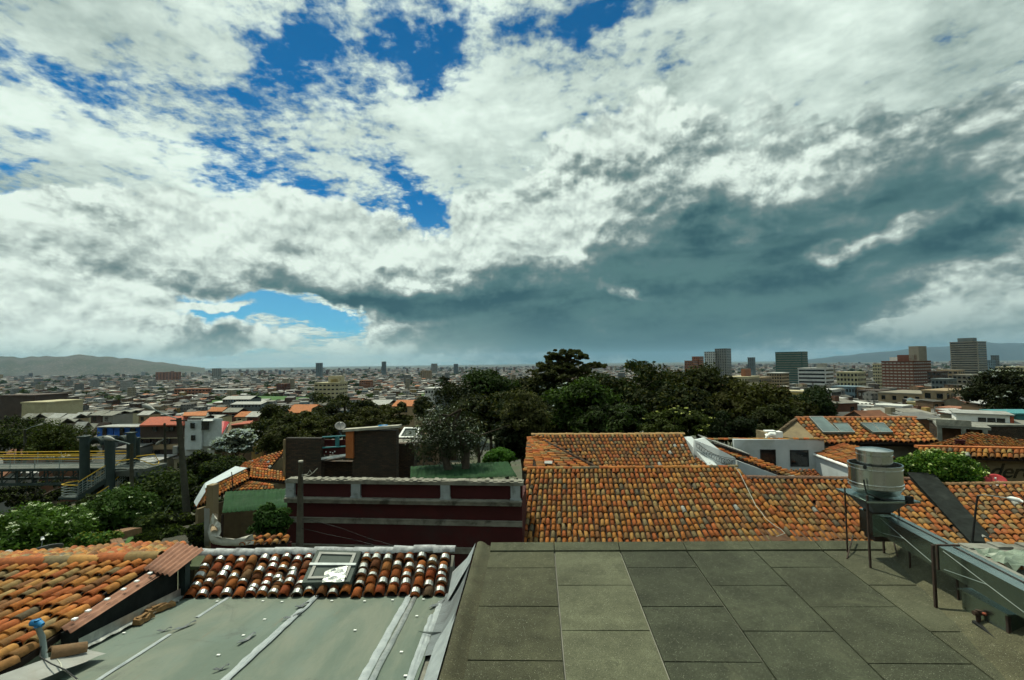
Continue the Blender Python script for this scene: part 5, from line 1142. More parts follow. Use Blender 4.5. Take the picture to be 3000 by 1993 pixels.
for (x, y) in ((1605, 1080), (1695, 1084), (1745, 1074), (1690, 1046), (1620, 1050)): mb.tube([P(1662, y+28, 60), P((1662+x)/2, y+12, 60), P(x, y, 60)], [.16, .11, .05], 6)
mb.build('trunk', M['bark'], pine, smooth=True)
# pale-flowered tree with two leaning trunks
ft = thing('flowering_tree', 'sparse grey-green tree with white blossom and two leaning dark trunks', 'tree', P(1345, 1405, 24.5) - Z*1.2)
r = np.random.default_rng(5); Pp, Np, Kp = clump_points(r, P(1310, 1290, 27), (135*27/FPX, 80*27/FPX, 90*27/FPX), 90, 9500, 1.3)
cl = np.array([.030, .040, .022])[None]*Kp[:, None]*(.8+.4*r.random((len(Pp), 1))); hi = (r.random(len(Pp)) < .10) & (Pp[:, 2] > P(1310, 1300, 27).z); cl[hi] = np.array([.42, .47, .44])
me = leaf_mesh('crown', Pp, Np, .075, cl, r, .35, (1.05, 1.05, .95)); cr = bpy.data.objects.new('crown', me); COL.objects.link(cr); under(cr, ft)
for pts in (((1330, 1420), (1312, 1370), (1300, 1330), (1320, 1260), (1350, 1200)), ((1366, 1420), (1364, 1370), (1368, 1320), (1340, 1270), (1290, 1215))):
    mb = MB(); mb.tube([P(x, y, 26.4 if i else 26.2) for i, (x, y) in enumerate(pts)], [.28, .23, .18, .10, .03], 9)
    for i in range(7):
        a = P(*pts[2 + i % 3], 26.5); e = P(1310 + r.normal(0, 70), 1270 + r.normal(0, 40), 27 + r.normal(0, 1)); mb.tube([a, lerp(a, e, .5) + Z*.15, e], [.07, .045, .012], 5)
    mb.build('trunk', M['bark'], ft, smooth=True)
T_('garden_bush', 'bright fresh green bush above the mossy green shed roof', 1458, 1342, 46, 30, 28.5, (.045, .12, .020), 3500, .12, 28, cat='bush', trunk=False)
# slope below the brick terrace
g2 = 'bushes on the slope below the city'
for i, (x, y, rx, ry, d, c, lab) in enumerate(((875, 1245, 85, 48, 62, (.036, .048, .016), 'olive bush left above the dark brick wall'), (1010, 1210, 105, 44, 70, (.018, .028, .012), 'dark tree directly below the beige tower block'), (1120, 1222, 90, 34, 66, (.044, .050, .018), 'olive-brown hedge between beige tower block and grey slab building'), (835, 1300, 62, 46, 48, (.034, .044, .016), 'olive bush just behind the terrace corner strip'), (955, 1255, 80, 30, 52, (.045, .056, .018), 'yellowish bush behind the satellite dish'), (1075, 1245, 120, 30, 50, (.042, .048, .018), 'long dry olive hedge right above the terrace coping'), (1240, 1195, 30, 30, 90, (.020, .030, .012), 'small dark round tree right of orange far roofs'), (800, 1210, 38, 26, 85, (.022, .032, .012), 'small dark tree left of the brown orange-roofed house'), (790, 1265, 50, 36, 66, (.030, .046, .018), 'green bush above the orange-roofed house'), (925, 1165, 24, 16, 300, (.024, .040, .016), 'far round tree in front of the green field'))):
    T_('slope_bush', lab, x, y, rx, ry, d, c, 3600 if rx > 60 else 2200, .26 if d > 60 else .2, 32, g2, cat='bush', flat=.7, col2=(.06, .07, .025))
T_('conifer', 'narrow dark conifer standing over the grey slab building', 1307, 1135, 16, 34, 150, (.016, .026, .012), 1500, .34, 24, flat=1.0)
# left side
T_('umbrella_tree', 'umbrella-shaped tree whose top is covered in silvery white leaves', 690, 1302, 54, 32, 60, (.10, .125, .12), 5200, .2, 40, flowers=(170, .30, (.40, .46, .47)))
g3 = 'trees around the footbridge'
for i, (x, y, rx, ry, d, c, lab) in enumerate(((55, 1290, 90, 62, 72, (.020, .032, .013), 'dark tree at the left edge above the footbridge rail'), (165, 1292, 72, 52, 68, (.042, .060, .014), 'olive green tree above the footbridge rail'), (595, 1368, 56, 40, 52, (.016, .026, .012), 'very dark tree under the umbrella-shaped one'), (650, 1395, 62, 48, 48, (.022, .040, .016), 'dark green bush left of the orange-roofed house'), (520, 1430, 60, 50, 46, (.026, .046, .014), 'green tree behind the tall concrete pole'), (455, 1470, 88, 74, 38, (.030, .054, .018), 'leafy tree under the footbridge ramp'), (560, 1500, 60, 70, 40, (.012, .018, .010), 'dark bush in shade right of the concrete pole'), (400, 1420, 40, 40, 46, (.018, .030, .012), 'dark bush under the footbridge platform'), (100, 1450, 120, 30, 50, (.012, .018, .010), 'dark hedge under the footbridge truss'), (250, 1500, 90, 40, 40, (.018, .03, .012), 'dark bush at the foot of the stairs'), (250, 1322, 30, 16, 85, (.02, .03, .012), 'small tree left of the blue house'), (505, 1568, 34, 24, 22.0, (.016, .026, .010), 'low dark shrub left of the concrete pole foot'), (588, 1572, 26, 34, 20.5, (.014, .022, .010), 'dark shrub right of the concrete pole foot'), (450, 1546, 52, 30, 24.2, (.02, .034, .012), 'dark shrub behind the guy wire'), (430, 1585, 26, 16, 21.0, (.020, .032, .012), 'low shrub beside the garden path lawn'), (510, 1535, 60, 30, 25.5, (.016, .024, .010), 'dark spreading shrub above the cobbled alley'))):
    T_('roadside_tree', lab, x, y, rx, ry, d, c, 4200, .22 if d > 50 else .17, 36, g3, col2=(.05, .075, .018))
WF = (.62, .68, .50)
T_('elder_bush', 'large elder bush full of white flower heads at left edge', 105, 1568, 165, 84, 23, (.036, .080, .016), 15000, .105, 110, None, (80, .10, WF), .75, 'bush', True, None, None, .6, 0.0, (.06, .12, .022))
T_('elder_bush', 'smaller white-flowered bush right of the large elder, by the lamp pole', 345, 1500, 78, 62, 26, (.032, .068, .018), 6500, .11, 50, None, (20, .10, WF), .75, 'bush')
T_('garden_bush', 'low green bush beside the brick path', 265, 1600, 66, 36, 20, (.034, .085, .016), 6500, .085, 50, cat='bush', dep=.6, col2=(.10, .12, .02))
T_('garden_bush', 'green bush under the bright green shed roof', 795, 1530, 46, 46, 18.5, (.022, .055, .014), 5000, .08, 40, cat='bush')
T_('elder_bush', 'rounded green elder bush with cream flowers in front of tan wall', 2757, 1378, 104, 50, 22.8, (.034, .085, .014), 12000, .085, 90, None, (42, .10, (.55, .62, .30)), .75, 'bush', True, None, 2.6, .6, 0.0, (.075, .14, .02))
T_('broadleaf_tree', 'large dark tree with white blossom at the right edge of the city', 2935, 1148, 112, 62, 75, (.018, .026, .012), 7500, .28, 60, None, (60, .26, (.40, .44, .42)))

# ================================================================== footbridge
fb = thing('footbridge', 'grey steel footbridge with yellow handrails and stairs at the left', 'footbridge', P(250, 1480, 45) - Z*6)
DB = 45.0
def bar(parent, name, m, pts, rad_, n=6): mb = MB(); mb.tube(pts, rad_, n); return mb.build(name, M[m], parent)
e0, e1 = P(-260, 1380, DB), P(318, 1374, DB); wdt = G*2.4
mb = MB(); mb.box(e0 - Z*.05, e1-e0, wdt, Z*.16); mb.build('deck', M['deckgrey'], fb)
for dy, off in ((0, Vector((0, 0, 0))), (1, wdt)):
    q0, q1 = e0 + off, e1 + off
    mb = MB()
    for z_ in (-.14, -1.45): mb.box(q0 + Z*z_ - G*.08, q1-q0, G*.16, Z*.22)
    mb.build('chord', M['bridge'], fb)
    n = 13
    for i in range(n):
        a, b = lerp(q0, q1, i/n), lerp(q0, q1, (i+1)/n)
        mb = MB(); mb.tube([a - Z*.1, a - Z*1.4], .06, 6); mb.tube([a - Z*1.35, b - Z*.15], .05, 6); mb.build('truss_bar', M['bridge'], fb)
    for z_, m_ in ((1.22, 'yellow'), (.95, 'yellow'), (.78, 'rail'), (.63, 'rail'), (.48, 'rail'), (.33, 'rail')): bar(fb, 'handrail', m_, [q0 + Z*z_, q1 + Z*z_], .045 if m_ == 'yellow' else .022)
    for i in range(9): bar(fb, 'rail_post', 'rail', [lerp(q0, q1, i/8) + Z*.1, lerp(q0, q1, i/8) + Z*1.2], .03)
for (x, y0, y1, w, d) in ((248, 1281, 1452, .38, 44.3), (322, 1281, 1452, .39, 44.0), (384, 1270, 1440, .36, 46.5), (401, 1285, 1430, .26, 48.5)):
    a, b = P(x, y1, d), P(x, y0, d); mb = MB(); mb.tube([Vector((a.x, a.y, ground_z(a.x, a.y))), a, b], w, 18); pl_ = mb.build('pier', M['bridge'], fb, smooth=True); pl_.modifiers.new('edges', 'EDGE_SPLIT').split_angle = .7
    mb = MB(); mb.cbox(b + Z*.05, w*2.1, w*2.0, .1); mb.build('pier_cap', M['bridge'], fb)
for (x, y, d, rad_) in ((286, 1302, 44.2, .70), (357, 1296, 46.5, .64)):
    c = P(x, y, d); mb = MB(); rows = []
    for j in range(3):
        rows.append([c + G*(j*.7 - .3) + H*(rad_*math.cos(w)) + Z*(rad_*math.sin(w)) for w in np.linspace(math.pi, 0, 15)] + [c + G*(j*.7 - .3) + H*(rad_*.72*math.cos(w)) + Z*(rad_*.72*math.sin(w)) for w in np.linspace(0, math.pi, 15)])
    for rw in rows: rw.append(rw[0])
    mb.sheet(rows); k_ = len(rows[0]); mb.add(rows[0][:-1], [tuple(range(k_-1))]); mb.build('arch', M['bridge'], fb, smooth=False)
# landing, stairs and ramp
l0 = P(318, 1378, 44.6); mb = MB(); mb.box(l0 - Z*.12, H*3.6, G*2.6, Z*.28); mb.box(P(338, 1396, 44.4), H*2.7, G*2.4, Z*.5); mb.build('landing', M['deckgrey'], fb)
def flight(a, b, w, n):
    d = (b-a); mb = MB(); dh = Vector((d.x, d.y, 0))/n
    for i in range(n):
        p = a + d*(i/n); mb.box(p - Z*.12, dh*1.15, G*w, Z*.08)
    mb.build('step', M['deckgrey'], fb)
    for o_ in (Vector((0, 0, 0)), G*w):
        mb = MB(); mb.hexa([a+o_-Z*.45, b+o_-Z*.45, b+o_-Z*.45+G*.1, a+o_-Z*.45+G*.1, a+o_-Z*.02, b+o_-Z*.02, b+o_-Z*.02+G*.1, a+o_-Z*.02+G*.1]); mb.build('stringer', M['bridge'], fb)
        for z_, m_ in ((1.15, 'yellow'), (.85, 'rail'), (.62, 'rail'), (.4, 'rail'), (.2, 'rail')): bar(fb, 'handrail', m_, [a+o_+Z*z_, b+o_+Z*z_], .042 if m_ == 'yellow' else .022)
        for i in range(7): bar(fb, 'rail_post', 'rail', [lerp(a, b, i/6)+o_, lerp(a, b, i/6)+o_+Z*1.15], .024)
flight(P(308, 1402, 43.6), P(228, 1452, 42.8), 1.5, 13)
lb = P(170, 1460, 42.6); mb = MB(); mb.box(lb - Z*.12, H*1.9, G*1.6, Z*.2); mb.build('landing', M['bridge'], fb)
for z_, m_ in ((1.15, 'yellow'), (.88, 'rail'), (.65, 'rail'), (.42, 'rail'), (.2, 'rail')):
    bar(fb, 'handrail', m_, [lb + H*1.9 + Z*z_, lb + H*.5 + Z*z_, lb + H*.08 + G*.2 + Z*z_, lb + H*.0 + G*.8 + Z*z_, lb + H*.2 + G*1.5 + Z*z_, lb + H*1.7 + G*1.6 + Z*z_], .042 if m_ == 'yellow' else .022)
flight(P(372, 1408, 44.8), P(330, 1450, 44.2), 1.3, 10)
flight(P(318, 1462, 43.6), P(248, 1508, 42.6), 1.3, 11)
rp0, rp1, rp2 = P(338, 1390, 44.2), P(398, 1384, 44.0), P(448, 1400, 45.5)
for z_, m_ in ((1.2, 'yellow'), (.95, 'rail'), (.72, 'rail'), (.5, 'rail'), (.28, 'rail')):
    bar(fb, 'handrail', m_, [rp0 + Z*z_, lerp(rp0, rp1, .6) + Z*z_, rp1 + Z*(z_+.05), rp2 + Z*z_, rp2 + G*.5 + H*.1 + Z*z_, rp2 + G*1.1 - H*.4 + Z*(z_+.08), rp1 + G*2.0 + Z*(z_+.05), rp0 + G*2.2 + Z*z_], .042 if m_ == 'yellow' else .022)
mb = MB(); mb.hexa([rp1 - Z*.9, rp2 - Z*.5, rp2 - Z*.5 + G*1.3, rp1 - Z*.9 + G*2, rp1, rp2 + Z*.1, rp2 + Z*.1 + G*1.3, rp1 + G*2]); mb.build('ramp', M['bridge'], fb)

# ================================================================== poles
def pole(name, label, top, bot, d0, d1, r0, r1, m, arm=None, cat='pole', extra=None):
    a, b = P(*bot, d1), P(*top, d0); g = Vector((a.x + (a.x-b.x)*.1, a.y, min(a.z, ground_z(a.x, a.y)))); o = thing(name, label, cat, g)
    mb = MB(); mb.tube([g, a, b], [r1*1.05, r1, r0], 12); mb.build('shaft', M[m], o, smooth=True)
    if arm:
        mb = MB(); mb.tube([P(x, y, d0) for x, y in arm], .035, 6); mb.build('arm', M['rail'], o)
        x, y = arm[-1]; mb = MB(); p = P(x, y, d0); dv = (P(*arm[-1], d0)-P(*arm[-2], d0)).normalized(); mb.tube([p, p + dv*.25, p + dv*.6, p + dv*.75], [.05, .14, .15, .05], 8); mb.build('lamp_head', M['tin'], o, smooth=True)
    return o
p1 = pole('utility_pole', 'thick tapered concrete utility pole rising left of the orange-roofed house', (524, 1226), (556, 1600), 28, 26.5, .13, .21, 'poleconc', [(524, 1228), (485, 1215), (452, 1201)])
mb = MB(); mb.cbox(P(515, 1318, 27.5), .22, .2, .42); mb.build('meter_box', M['tin'], p1)
mb = MB(); mb.tube([P(524, 1232, 28) - H*.5, P(524, 1232, 28) + H*.5], .05, 6); mb.build('cross_arm', M['iron'], p1)
pole('lamp_post', 'slim grey lamp post in front of the footbridge stairs', (386, 1300), (384, 1560), 33, 32, .10, .14, 'poleconc', [(386, 1303), (360, 1295), (336, 1289)], 'street lamp')
pole('lamp_post', 'thin lamp post with round head left of the thick concrete pole', (482, 1240), (486, 1395), 50, 50, .10, .13, 'poleconc', [(482, 1282), (478, 1288), (474, 1291)], 'street lamp')
pole('lamp_post', 'thin lamp post among trees at the upper left above the footbridge', (73, 1258), (73, 1320), 66, 66, .14, .18, 'poleconc', [(73, 1262), (92, 1251), (110, 1247)], 'street lamp')
p2 = pole('utility_pole', 'dark wooden pole standing in front of the maroon building', (881, 1352), (878, 1606), 17.2, 17, .075, .13, 'polewood')
mb = MB(); mb.tube([P(881, 1354, 17.2), P(881, 1350, 17.2)], .085, 10); mb.build('cap', M['cream'], p2)
mb = MB(); mb.tube([P(884, 1392, 17.1), P(900, 1390, 17.0), P(908, 1378, 17.0), P(914, 1388, 17.0), P(930, 1372, 17)], .012, 4); mb.tube([P(884, 1396, 17.1), P(905, 1394, 17.0), P(922, 1382, 17.0)], .010, 4); mb.build('wire_tangle', M['cable'], p2)
def wire(lab, pts, d, r_=.012, m='black'):
    mb = MB(); mb.tube([P(x, y, d) for x, y in pts], r_, 4); return tag(mb.build('overhead_wire', M[m], smooth=True), lab, 'wire')
wire('upper thin wire sagging right across the maroon wall', [(884, 1520), (930, 1528), (1000, 1548), (1080, 1578), (1180, 1606)], 16.9, .008)
wire('lower thin wire sagging right across the maroon wall', [(884, 1548), (960, 1566), (1050, 1585), (1120, 1604)], 16.8, .008)
wire('guy wire slanting up from the path toward the concrete pole', [(415, 1602), (450, 1550), (485, 1496), (512, 1452)], 25, .014, 'rail')

# ================================================================== garden path, verge and alley
def ground_patch(name, m, pts, lift=.03, z=None, kind='structure'):
    mb = MB(); n = len(pts); ps = [P(*p) for p in pts]; mb.add([p + Z*lift for p in ps] + [p - Z*.12 for p in ps], [tuple(range(n)), tuple(reversed(range(n, 2*n)))] + [((i+1) % n, i, n+i, n+(i+1) % n) for i in range(n)]); return tag(mb.build(name, M[m]), kind=kind)
M['grass'] = mat('lawn', (.045, .11, .02), (.035, .085, .018), .95, ns=6)
M['brickpath'] = mat('brick_path', (.22, .125, .07), (.16, .09, .05), .95, ns=9)
M['gravel'] = mat('cobbled_alley', (.048, .046, .032), (.032, .032, .022), .95, ns=7, bs=14, bstr=.8, bd=.05)
ground_patch('earth_bank', 'soil', [(300, 1660, 17.5), (640, 1660, 17.5), (640, 1540, 24), (560, 1500, 29), (300, 1545, 26)], 0)
ground_patch('grass_verge', 'grass', [(345, 1630, 18.6), (420, 1630, 18.6), (440, 1572, 22.8), (385, 1566, 23)], .10)
ground_patch('alley', 'gravel', [(430, 1650, 17.9), (560, 1650, 17.9), (570, 1545, 24), (500, 1560, 23.2)], .14)
pth = [(344, 1640, 18.0), (348, 1612, 19.3), (338, 1596, 20.2), (326, 1582, 21.0), (345, 1574, 21.6), (378, 1565, 22.3), (398, 1562, 22.5)]
mb = MB(); rows = []
for i, p in enumerate(pth):
    a = P(*p) + Z*.22; w = .30; rows.append([a - H*w, a + H*w])
mb.sheet(rows, .3); bp = tag(mb.build('garden_path', M['brickpath']), kind='structure')
for i in range(len(rows)-1):
    for k in range(5):
        f = k/5; l_, r_ = lerp(rows[i][0], rows[i+1][0], f), lerp(rows[i][1], rows[i+1][1], f); l2, r2_ = lerp(rows[i][0], rows[i+1][0], f+.17), lerp(rows[i][1], rows[i+1][1], f+.17)
        for s in range(2):
            a_, b_, c_, d_ = (lerp(l_, r_, s/2+.01), lerp(l_, r_, (s+1)/2-.01), lerp(l2, r2_, (s+1)/2-.01), lerp(l2, r2_, s/2+.01)); mb = MB(); mb.hexa([a_, b_, c_, d_] + [q_ + Z*.03 for q_ in (a_, b_, c_, d_)]); mb.build('brick', M['brickpath'], bp)

# ================================================================== the city on the plain
def city_mat(name, windows=True):
    mt, nt, b = new_mat(name); base = attr_col('bcol'); v = coord('World')
    k = noise3(v, .35, 4, .6).step(.25, .75, .52, .88); col = vmul(base, comb(k, k, k))
    if windows:   # storeys far too small to build one by one
        ge = nt.nodes.new('ShaderNodeNewGeometry'); N = S(ge.outputs['Normal'])
        cr = nt.nodes.new('ShaderNodeVectorMath'); cr.operation = 'CROSS_PRODUCT'; nt.links.new(N.k, cr.inputs[0]); cr.inputs[1].default_value = (0, 0, 1)
        dt_ = nt.nodes.new('ShaderNodeVectorMath'); dt_.operation = 'DOT_PRODUCT'; nt.links.new(cr.outputs[0], dt_.inputs[0]); nt.links.new(v.k, dt_.inputs[1])
        u = S(dt_.outputs['Value']); z_ = sep(v)[2]; nz = sep(N)[2]
        fu = (u / 2.6)._m('FRACT'); fz = ((z_ + 200.0) / 2.9)._m('FRACT')
        w = fu._m('GREATER_THAN', .35) * fu._m('LESS_THAN', .80) * fz._m('GREATER_THAN', .32) * fz._m('LESS_THAN', .74) * nz._m('ABSOLUTE')._m('LESS_THAN', .3)
        col = mixc(w * 0.8, col, (.02, .023, .025))
    setc(nt, b.inputs['Base Color'], col); b.inputs['Roughness'].default_value = .85; b.inputs['Specular IOR Level'].default_value = .25
    return mt
M['city'] = city_mat('far_city')
WALLS = [((.30, .26, .18), 'cream', 4), ((.30, .30, .28), 'pale grey', 4), ((.16, .075, .045), 'brick red', 4), ((.19, .125, .075), 'tan brick', 5), ((.46, .46, .44), 'white', 3.5), ((.09, .055, .038), 'dark brown', 4), ((.16, .23, .27), 'faded blue', 1), ((.36, .24, .08), 'ochre', 1.3), ((.18, .18, .165), 'grey concrete', 4)]
ROOFS = [((.20, .20, .19), 'grey sheet', 6), ((.46, .46, .45), 'bright tin', 2.2), ((.12, .115, .10), 'weathered fibre-cement', 7), ((.20, .085, .045), 'clay tile', 3.5), ((.085, .08, .07), 'dark flat', 6), ((.27, .255, .22), 'pale flat', 3.5)]
WW = np.array([w[2] for w in WALLS]); WW = WW/WW.sum(); RW = np.array([w[2] for w in ROOFS]); RW = RW/RW.sum()
rc = np.random.default_rng(2024)
LAWNS = [(790, 1172, 60, 11), (640, 1180, 34, 7), (1268, 1156, 34, 5), (890, 1172, 30, 8)]
def house_geo(mb, c, w, dp, h, ang, wc, rcol, gab=0.0):
    ux = Vector((math.cos(ang), math.sin(ang), 0)); uy = Vector((-math.sin(ang), math.cos(ang), 0)); o = Vector(c) - ux*w/2 - uy*dp/2
    p = [o, o+ux*w, o+ux*w+uy*dp, o+uy*dp]; t = [q + Z*h for q in p]
    mb.add(p + t, [(0, 1, 5, 4), (1, 2, 6, 5), (2, 3, 7, 6), (3, 0, 4, 7)], wc)
    if gab > 0:
        r0, r1 = (t[0]+t[3])/2 + Z*gab, (t[1]+t[2])/2 + Z*gab; mb.add(t + [r0, r1], [(0, 1, 5, 4), (2, 3, 4, 5)], rcol); mb.add(t + [r0, r1], [(3, 0, 4), (1, 2, 5)], wc)
    else:
        mb.add([t[0], t[1], t[2]+Z*.4, t[3]+Z*.4], [(0, 1, 2, 3)], rcol); mb.add([t[2], t[3], t[3]+Z*.4, t[2]+Z*.4], [(0, 1, 2, 3)], wc)
near_h = []; far_mb = MB()
def lawn_at(px, py): return any(abs(px-x) < w and abs(py-y) < h for x, y, w, h in LAWNS)
keepout = []
r_ = 128.0; row = 0
while r_ < 9500:
    cell = 6.4 if r_ < 420 else (9 if r_ < 1000 else (15 if r_ < 2600 else (29 if r_ < 5000 else 52)))
    na = int(1.9*r_/(cell*1.12))
    for i in range(na):
        a = -.95 + 1.9*(i + .5 + rc.uniform(-.15, .15))/na; rr = r_ + rc.uniform(-.2, .2)*cell; x, y = rr*math.sin(a), rr*math.cos(a)
        if rc.random() < .10: continue
        gz = ground_z(x, y); px, py, _ = proj((x, y, gz + 4))
        if px < -120 or px > 3120: continue
        if lawn_at(px, py): continue
        if r_ < 420 and 1330 < px < 2260: continue                # behind the grove
        wi, ri = int(rc.choice(len(WALLS), p=WW)), int(rc.choice(len(ROOFS), p=RW))
        kf = cell/9.5 if r_ < 1000 else 1
        w = cell*rc.uniform(.72, 1.02); dp = cell*rc.uniform(.75, 1.0); h = (2.9*rc.choice([1, 2, 2, 3, 3, 4], p=[.15, .3, .2, .2, .1, .05]) + rc.uniform(0, .8))
        if r_ > 700 and rc.random() < .005: h = rc.uniform(14, 30); wi = int(rc.choice([0, 1, 8, 8]))
        if px > 2200 and r_ > 280 and rc.random() < .07: h = rc.uniform(11, 18); wi = int(rc.choice([0, 1, 3, 8]))
        if 3500 < r_ and rc.random() < .022: h = rc.uniform(16, 42); w *= .5; dp *= .5
        ang = -GA + rc.normal(0, .10) + (.35*math.sin(x*.004 + y*.003))
        it = (r_, (x, y, gz - .5), w, dp, h + .5, ang, wi, ri, px)
        if r_ < 345 and -60 < px < 3060: near_h.append(it)
        else: house_geo(far_mb, it[1], w, dp, h, ang, tuple(np.array(WALLS[wi][0])*rc.uniform(.75, 1.2)), tuple(np.minimum(.8, np.array(ROOFS[ri][0])*rc.uniform(.6, 1.4)*(2.3 if rc.random() < .16 else 1))), rc.uniform(.5, 1.4) if ri in (2, 3) and r_ < 2000 else 0)
    r_ += cell*1.25; row += 1
near_h.sort(key=lambda t: t[0])
for t in near_h[300:]: house_geo(far_mb, t[1], t[2], t[3], t[4], t[5], WALLS[t[6]][0], ROOFS[t[7]][0], 1.0 if t[7] in (2, 3) else 0)
fo = far_mb.build('distant_city', M['city'], attr='bcol'); fo['kind'] = 'stuff'; tag(fo, 'dense distant city of low houses filling the plain', 'city')
M['hwall'] = city_mat('city_house_wall', False)
def zone(px):
    return 'left of blue house' if px < 280 else 'behind white house' if px < 660 else 'left of beige tower' if px < 920 else 'right of beige tower' if px < 1340 else 'beyond the grove' if px < 2560 else 'below brown tower'
ORD = 'first second third fourth fifth sixth seventh eighth ninth tenth eleventh twelfth thirteenth fourteenth fifteenth sixteenth seventeenth eighteenth nineteenth twentieth'.split()
sets = {}
for t in near_h[:300]: sets.setdefault((t[6], t[7], zone(t[8])), []).append(t)
for k in sets: sets[k].sort(key=lambda t: t[8])
for t in near_h[:300]:
    r0, c, w, dp, h, ang, wi, ri, px = t; zn = zone(px); st_ = sets[(wi, ri, zn)]; k = st_.index(t)
    wn, rn = WALLS[wi][1], ROOFS[ri][1]
    lab = f'the one {wn} house with {rn} roof {zn}' if len(st_) == 1 else f'{ORD[min(k, 19)]} from left of the {wn} houses with {rn} roofs {zn}'
    o = thing('town_house', lab, 'house', c, f'{wn} houses {zn}')
    wc = tuple(np.array(WALLS[wi][0])*rc.uniform(.8, 1.15)); rcol = tuple(np.array(ROOFS[ri][0])*rc.uniform(.8, 1.15))
    ux = Vector((math.cos(ang), math.sin(ang), 0)); uy = Vector((-math.sin(ang), math.cos(ang), 0)); O_ = Vector(c) - ux*w/2 - uy*dp/2
    mb = MB(); mb.box(O_, ux*w, uy*dp, Z*h, wc); wl_ = mb.build('wall', M['hwall'], o, attr='bcol')
    mb = MB(); e = .25; A_ = O_ - ux*e - uy*e; W_, D_ = w + 2*e, dp + 2*e; sl = rc.uniform(.3, .9)
    if ri in (2, 3):
        for s in (0, 1):
            f = (lambda p: p) ; b0 = A_ + Z*h if s == 0 else A_ + uy*D_ + Z*h; b1 = b0 + ux*W_; rg0 = A_ + uy*D_/2 + Z*(h + .9 + sl); rg1 = rg0 + ux*W_
            mb.hexa([b0 - Z*.05, b1 - Z*.05, rg1 - Z*.1, rg0 - Z*.1, b0 + Z*.07, b1 + Z*.07, rg1 + Z*.03, rg0 + Z*.03], rcol)
        for e0_ in (O_, O_ + ux*(w-.15)):
            gm = MB(); gm.add([e0_ + Z*h, e0_ + uy*dp + Z*h, e0_ + uy*dp/2 + Z*(h+.85+sl), e0_ + Z*h + ux*.15, e0_ + uy*dp + Z*h + ux*.15, e0_ + uy*dp/2 + Z*(h+.85+sl) + ux*.15], [(0, 2, 1), (3, 4, 5), (0, 3, 5, 2), (1, 2, 5, 4)], wc); gm.build('gable', M['hwall'], o, attr='bcol')
    else:
        mb.hexa([A_ + Z*h, A_ + ux*W_ + Z*h, A_ + ux*W_ + uy*D_ + Z*(h+sl), A_ + uy*D_ + Z*(h+sl), A_ + Z*(h+.12), A_ + ux*W_ + Z*(h+.12), A_ + ux*W_ + uy*D_ + Z*(h+sl+.12), A_ + uy*D_ + Z*(h+sl+.12)], rcol)
    mb.build('roof', M['hwall'], o, attr='bcol')
    if rc.random() < .35:
        mb = MB(); mb.cbox(O_ + ux*w*rc.uniform(.2, .8) + uy*dp*.5 + Z*(h+1.0), 1.3, 1.3, 1.6, wc, H=ux, G=uy); mb.build('roof_tank', M['hwall'], o, attr='bcol')
    for fl_ in range(int(h/2.9)):
        for k in range(2 if w < 8 else 3):
            if rc.random() < .25: continue
            x_ = w*(k+.5)/(2 if w < 8 else 3) - .55; mb = MB(); mb.box(O_ + ux*x_ - uy*.06 + Z*(h - .75 - 1.25 - 2.9*fl_), ux*1.1, uy*.1, Z*1.15); mb.build('window', M['glass'], wl_)

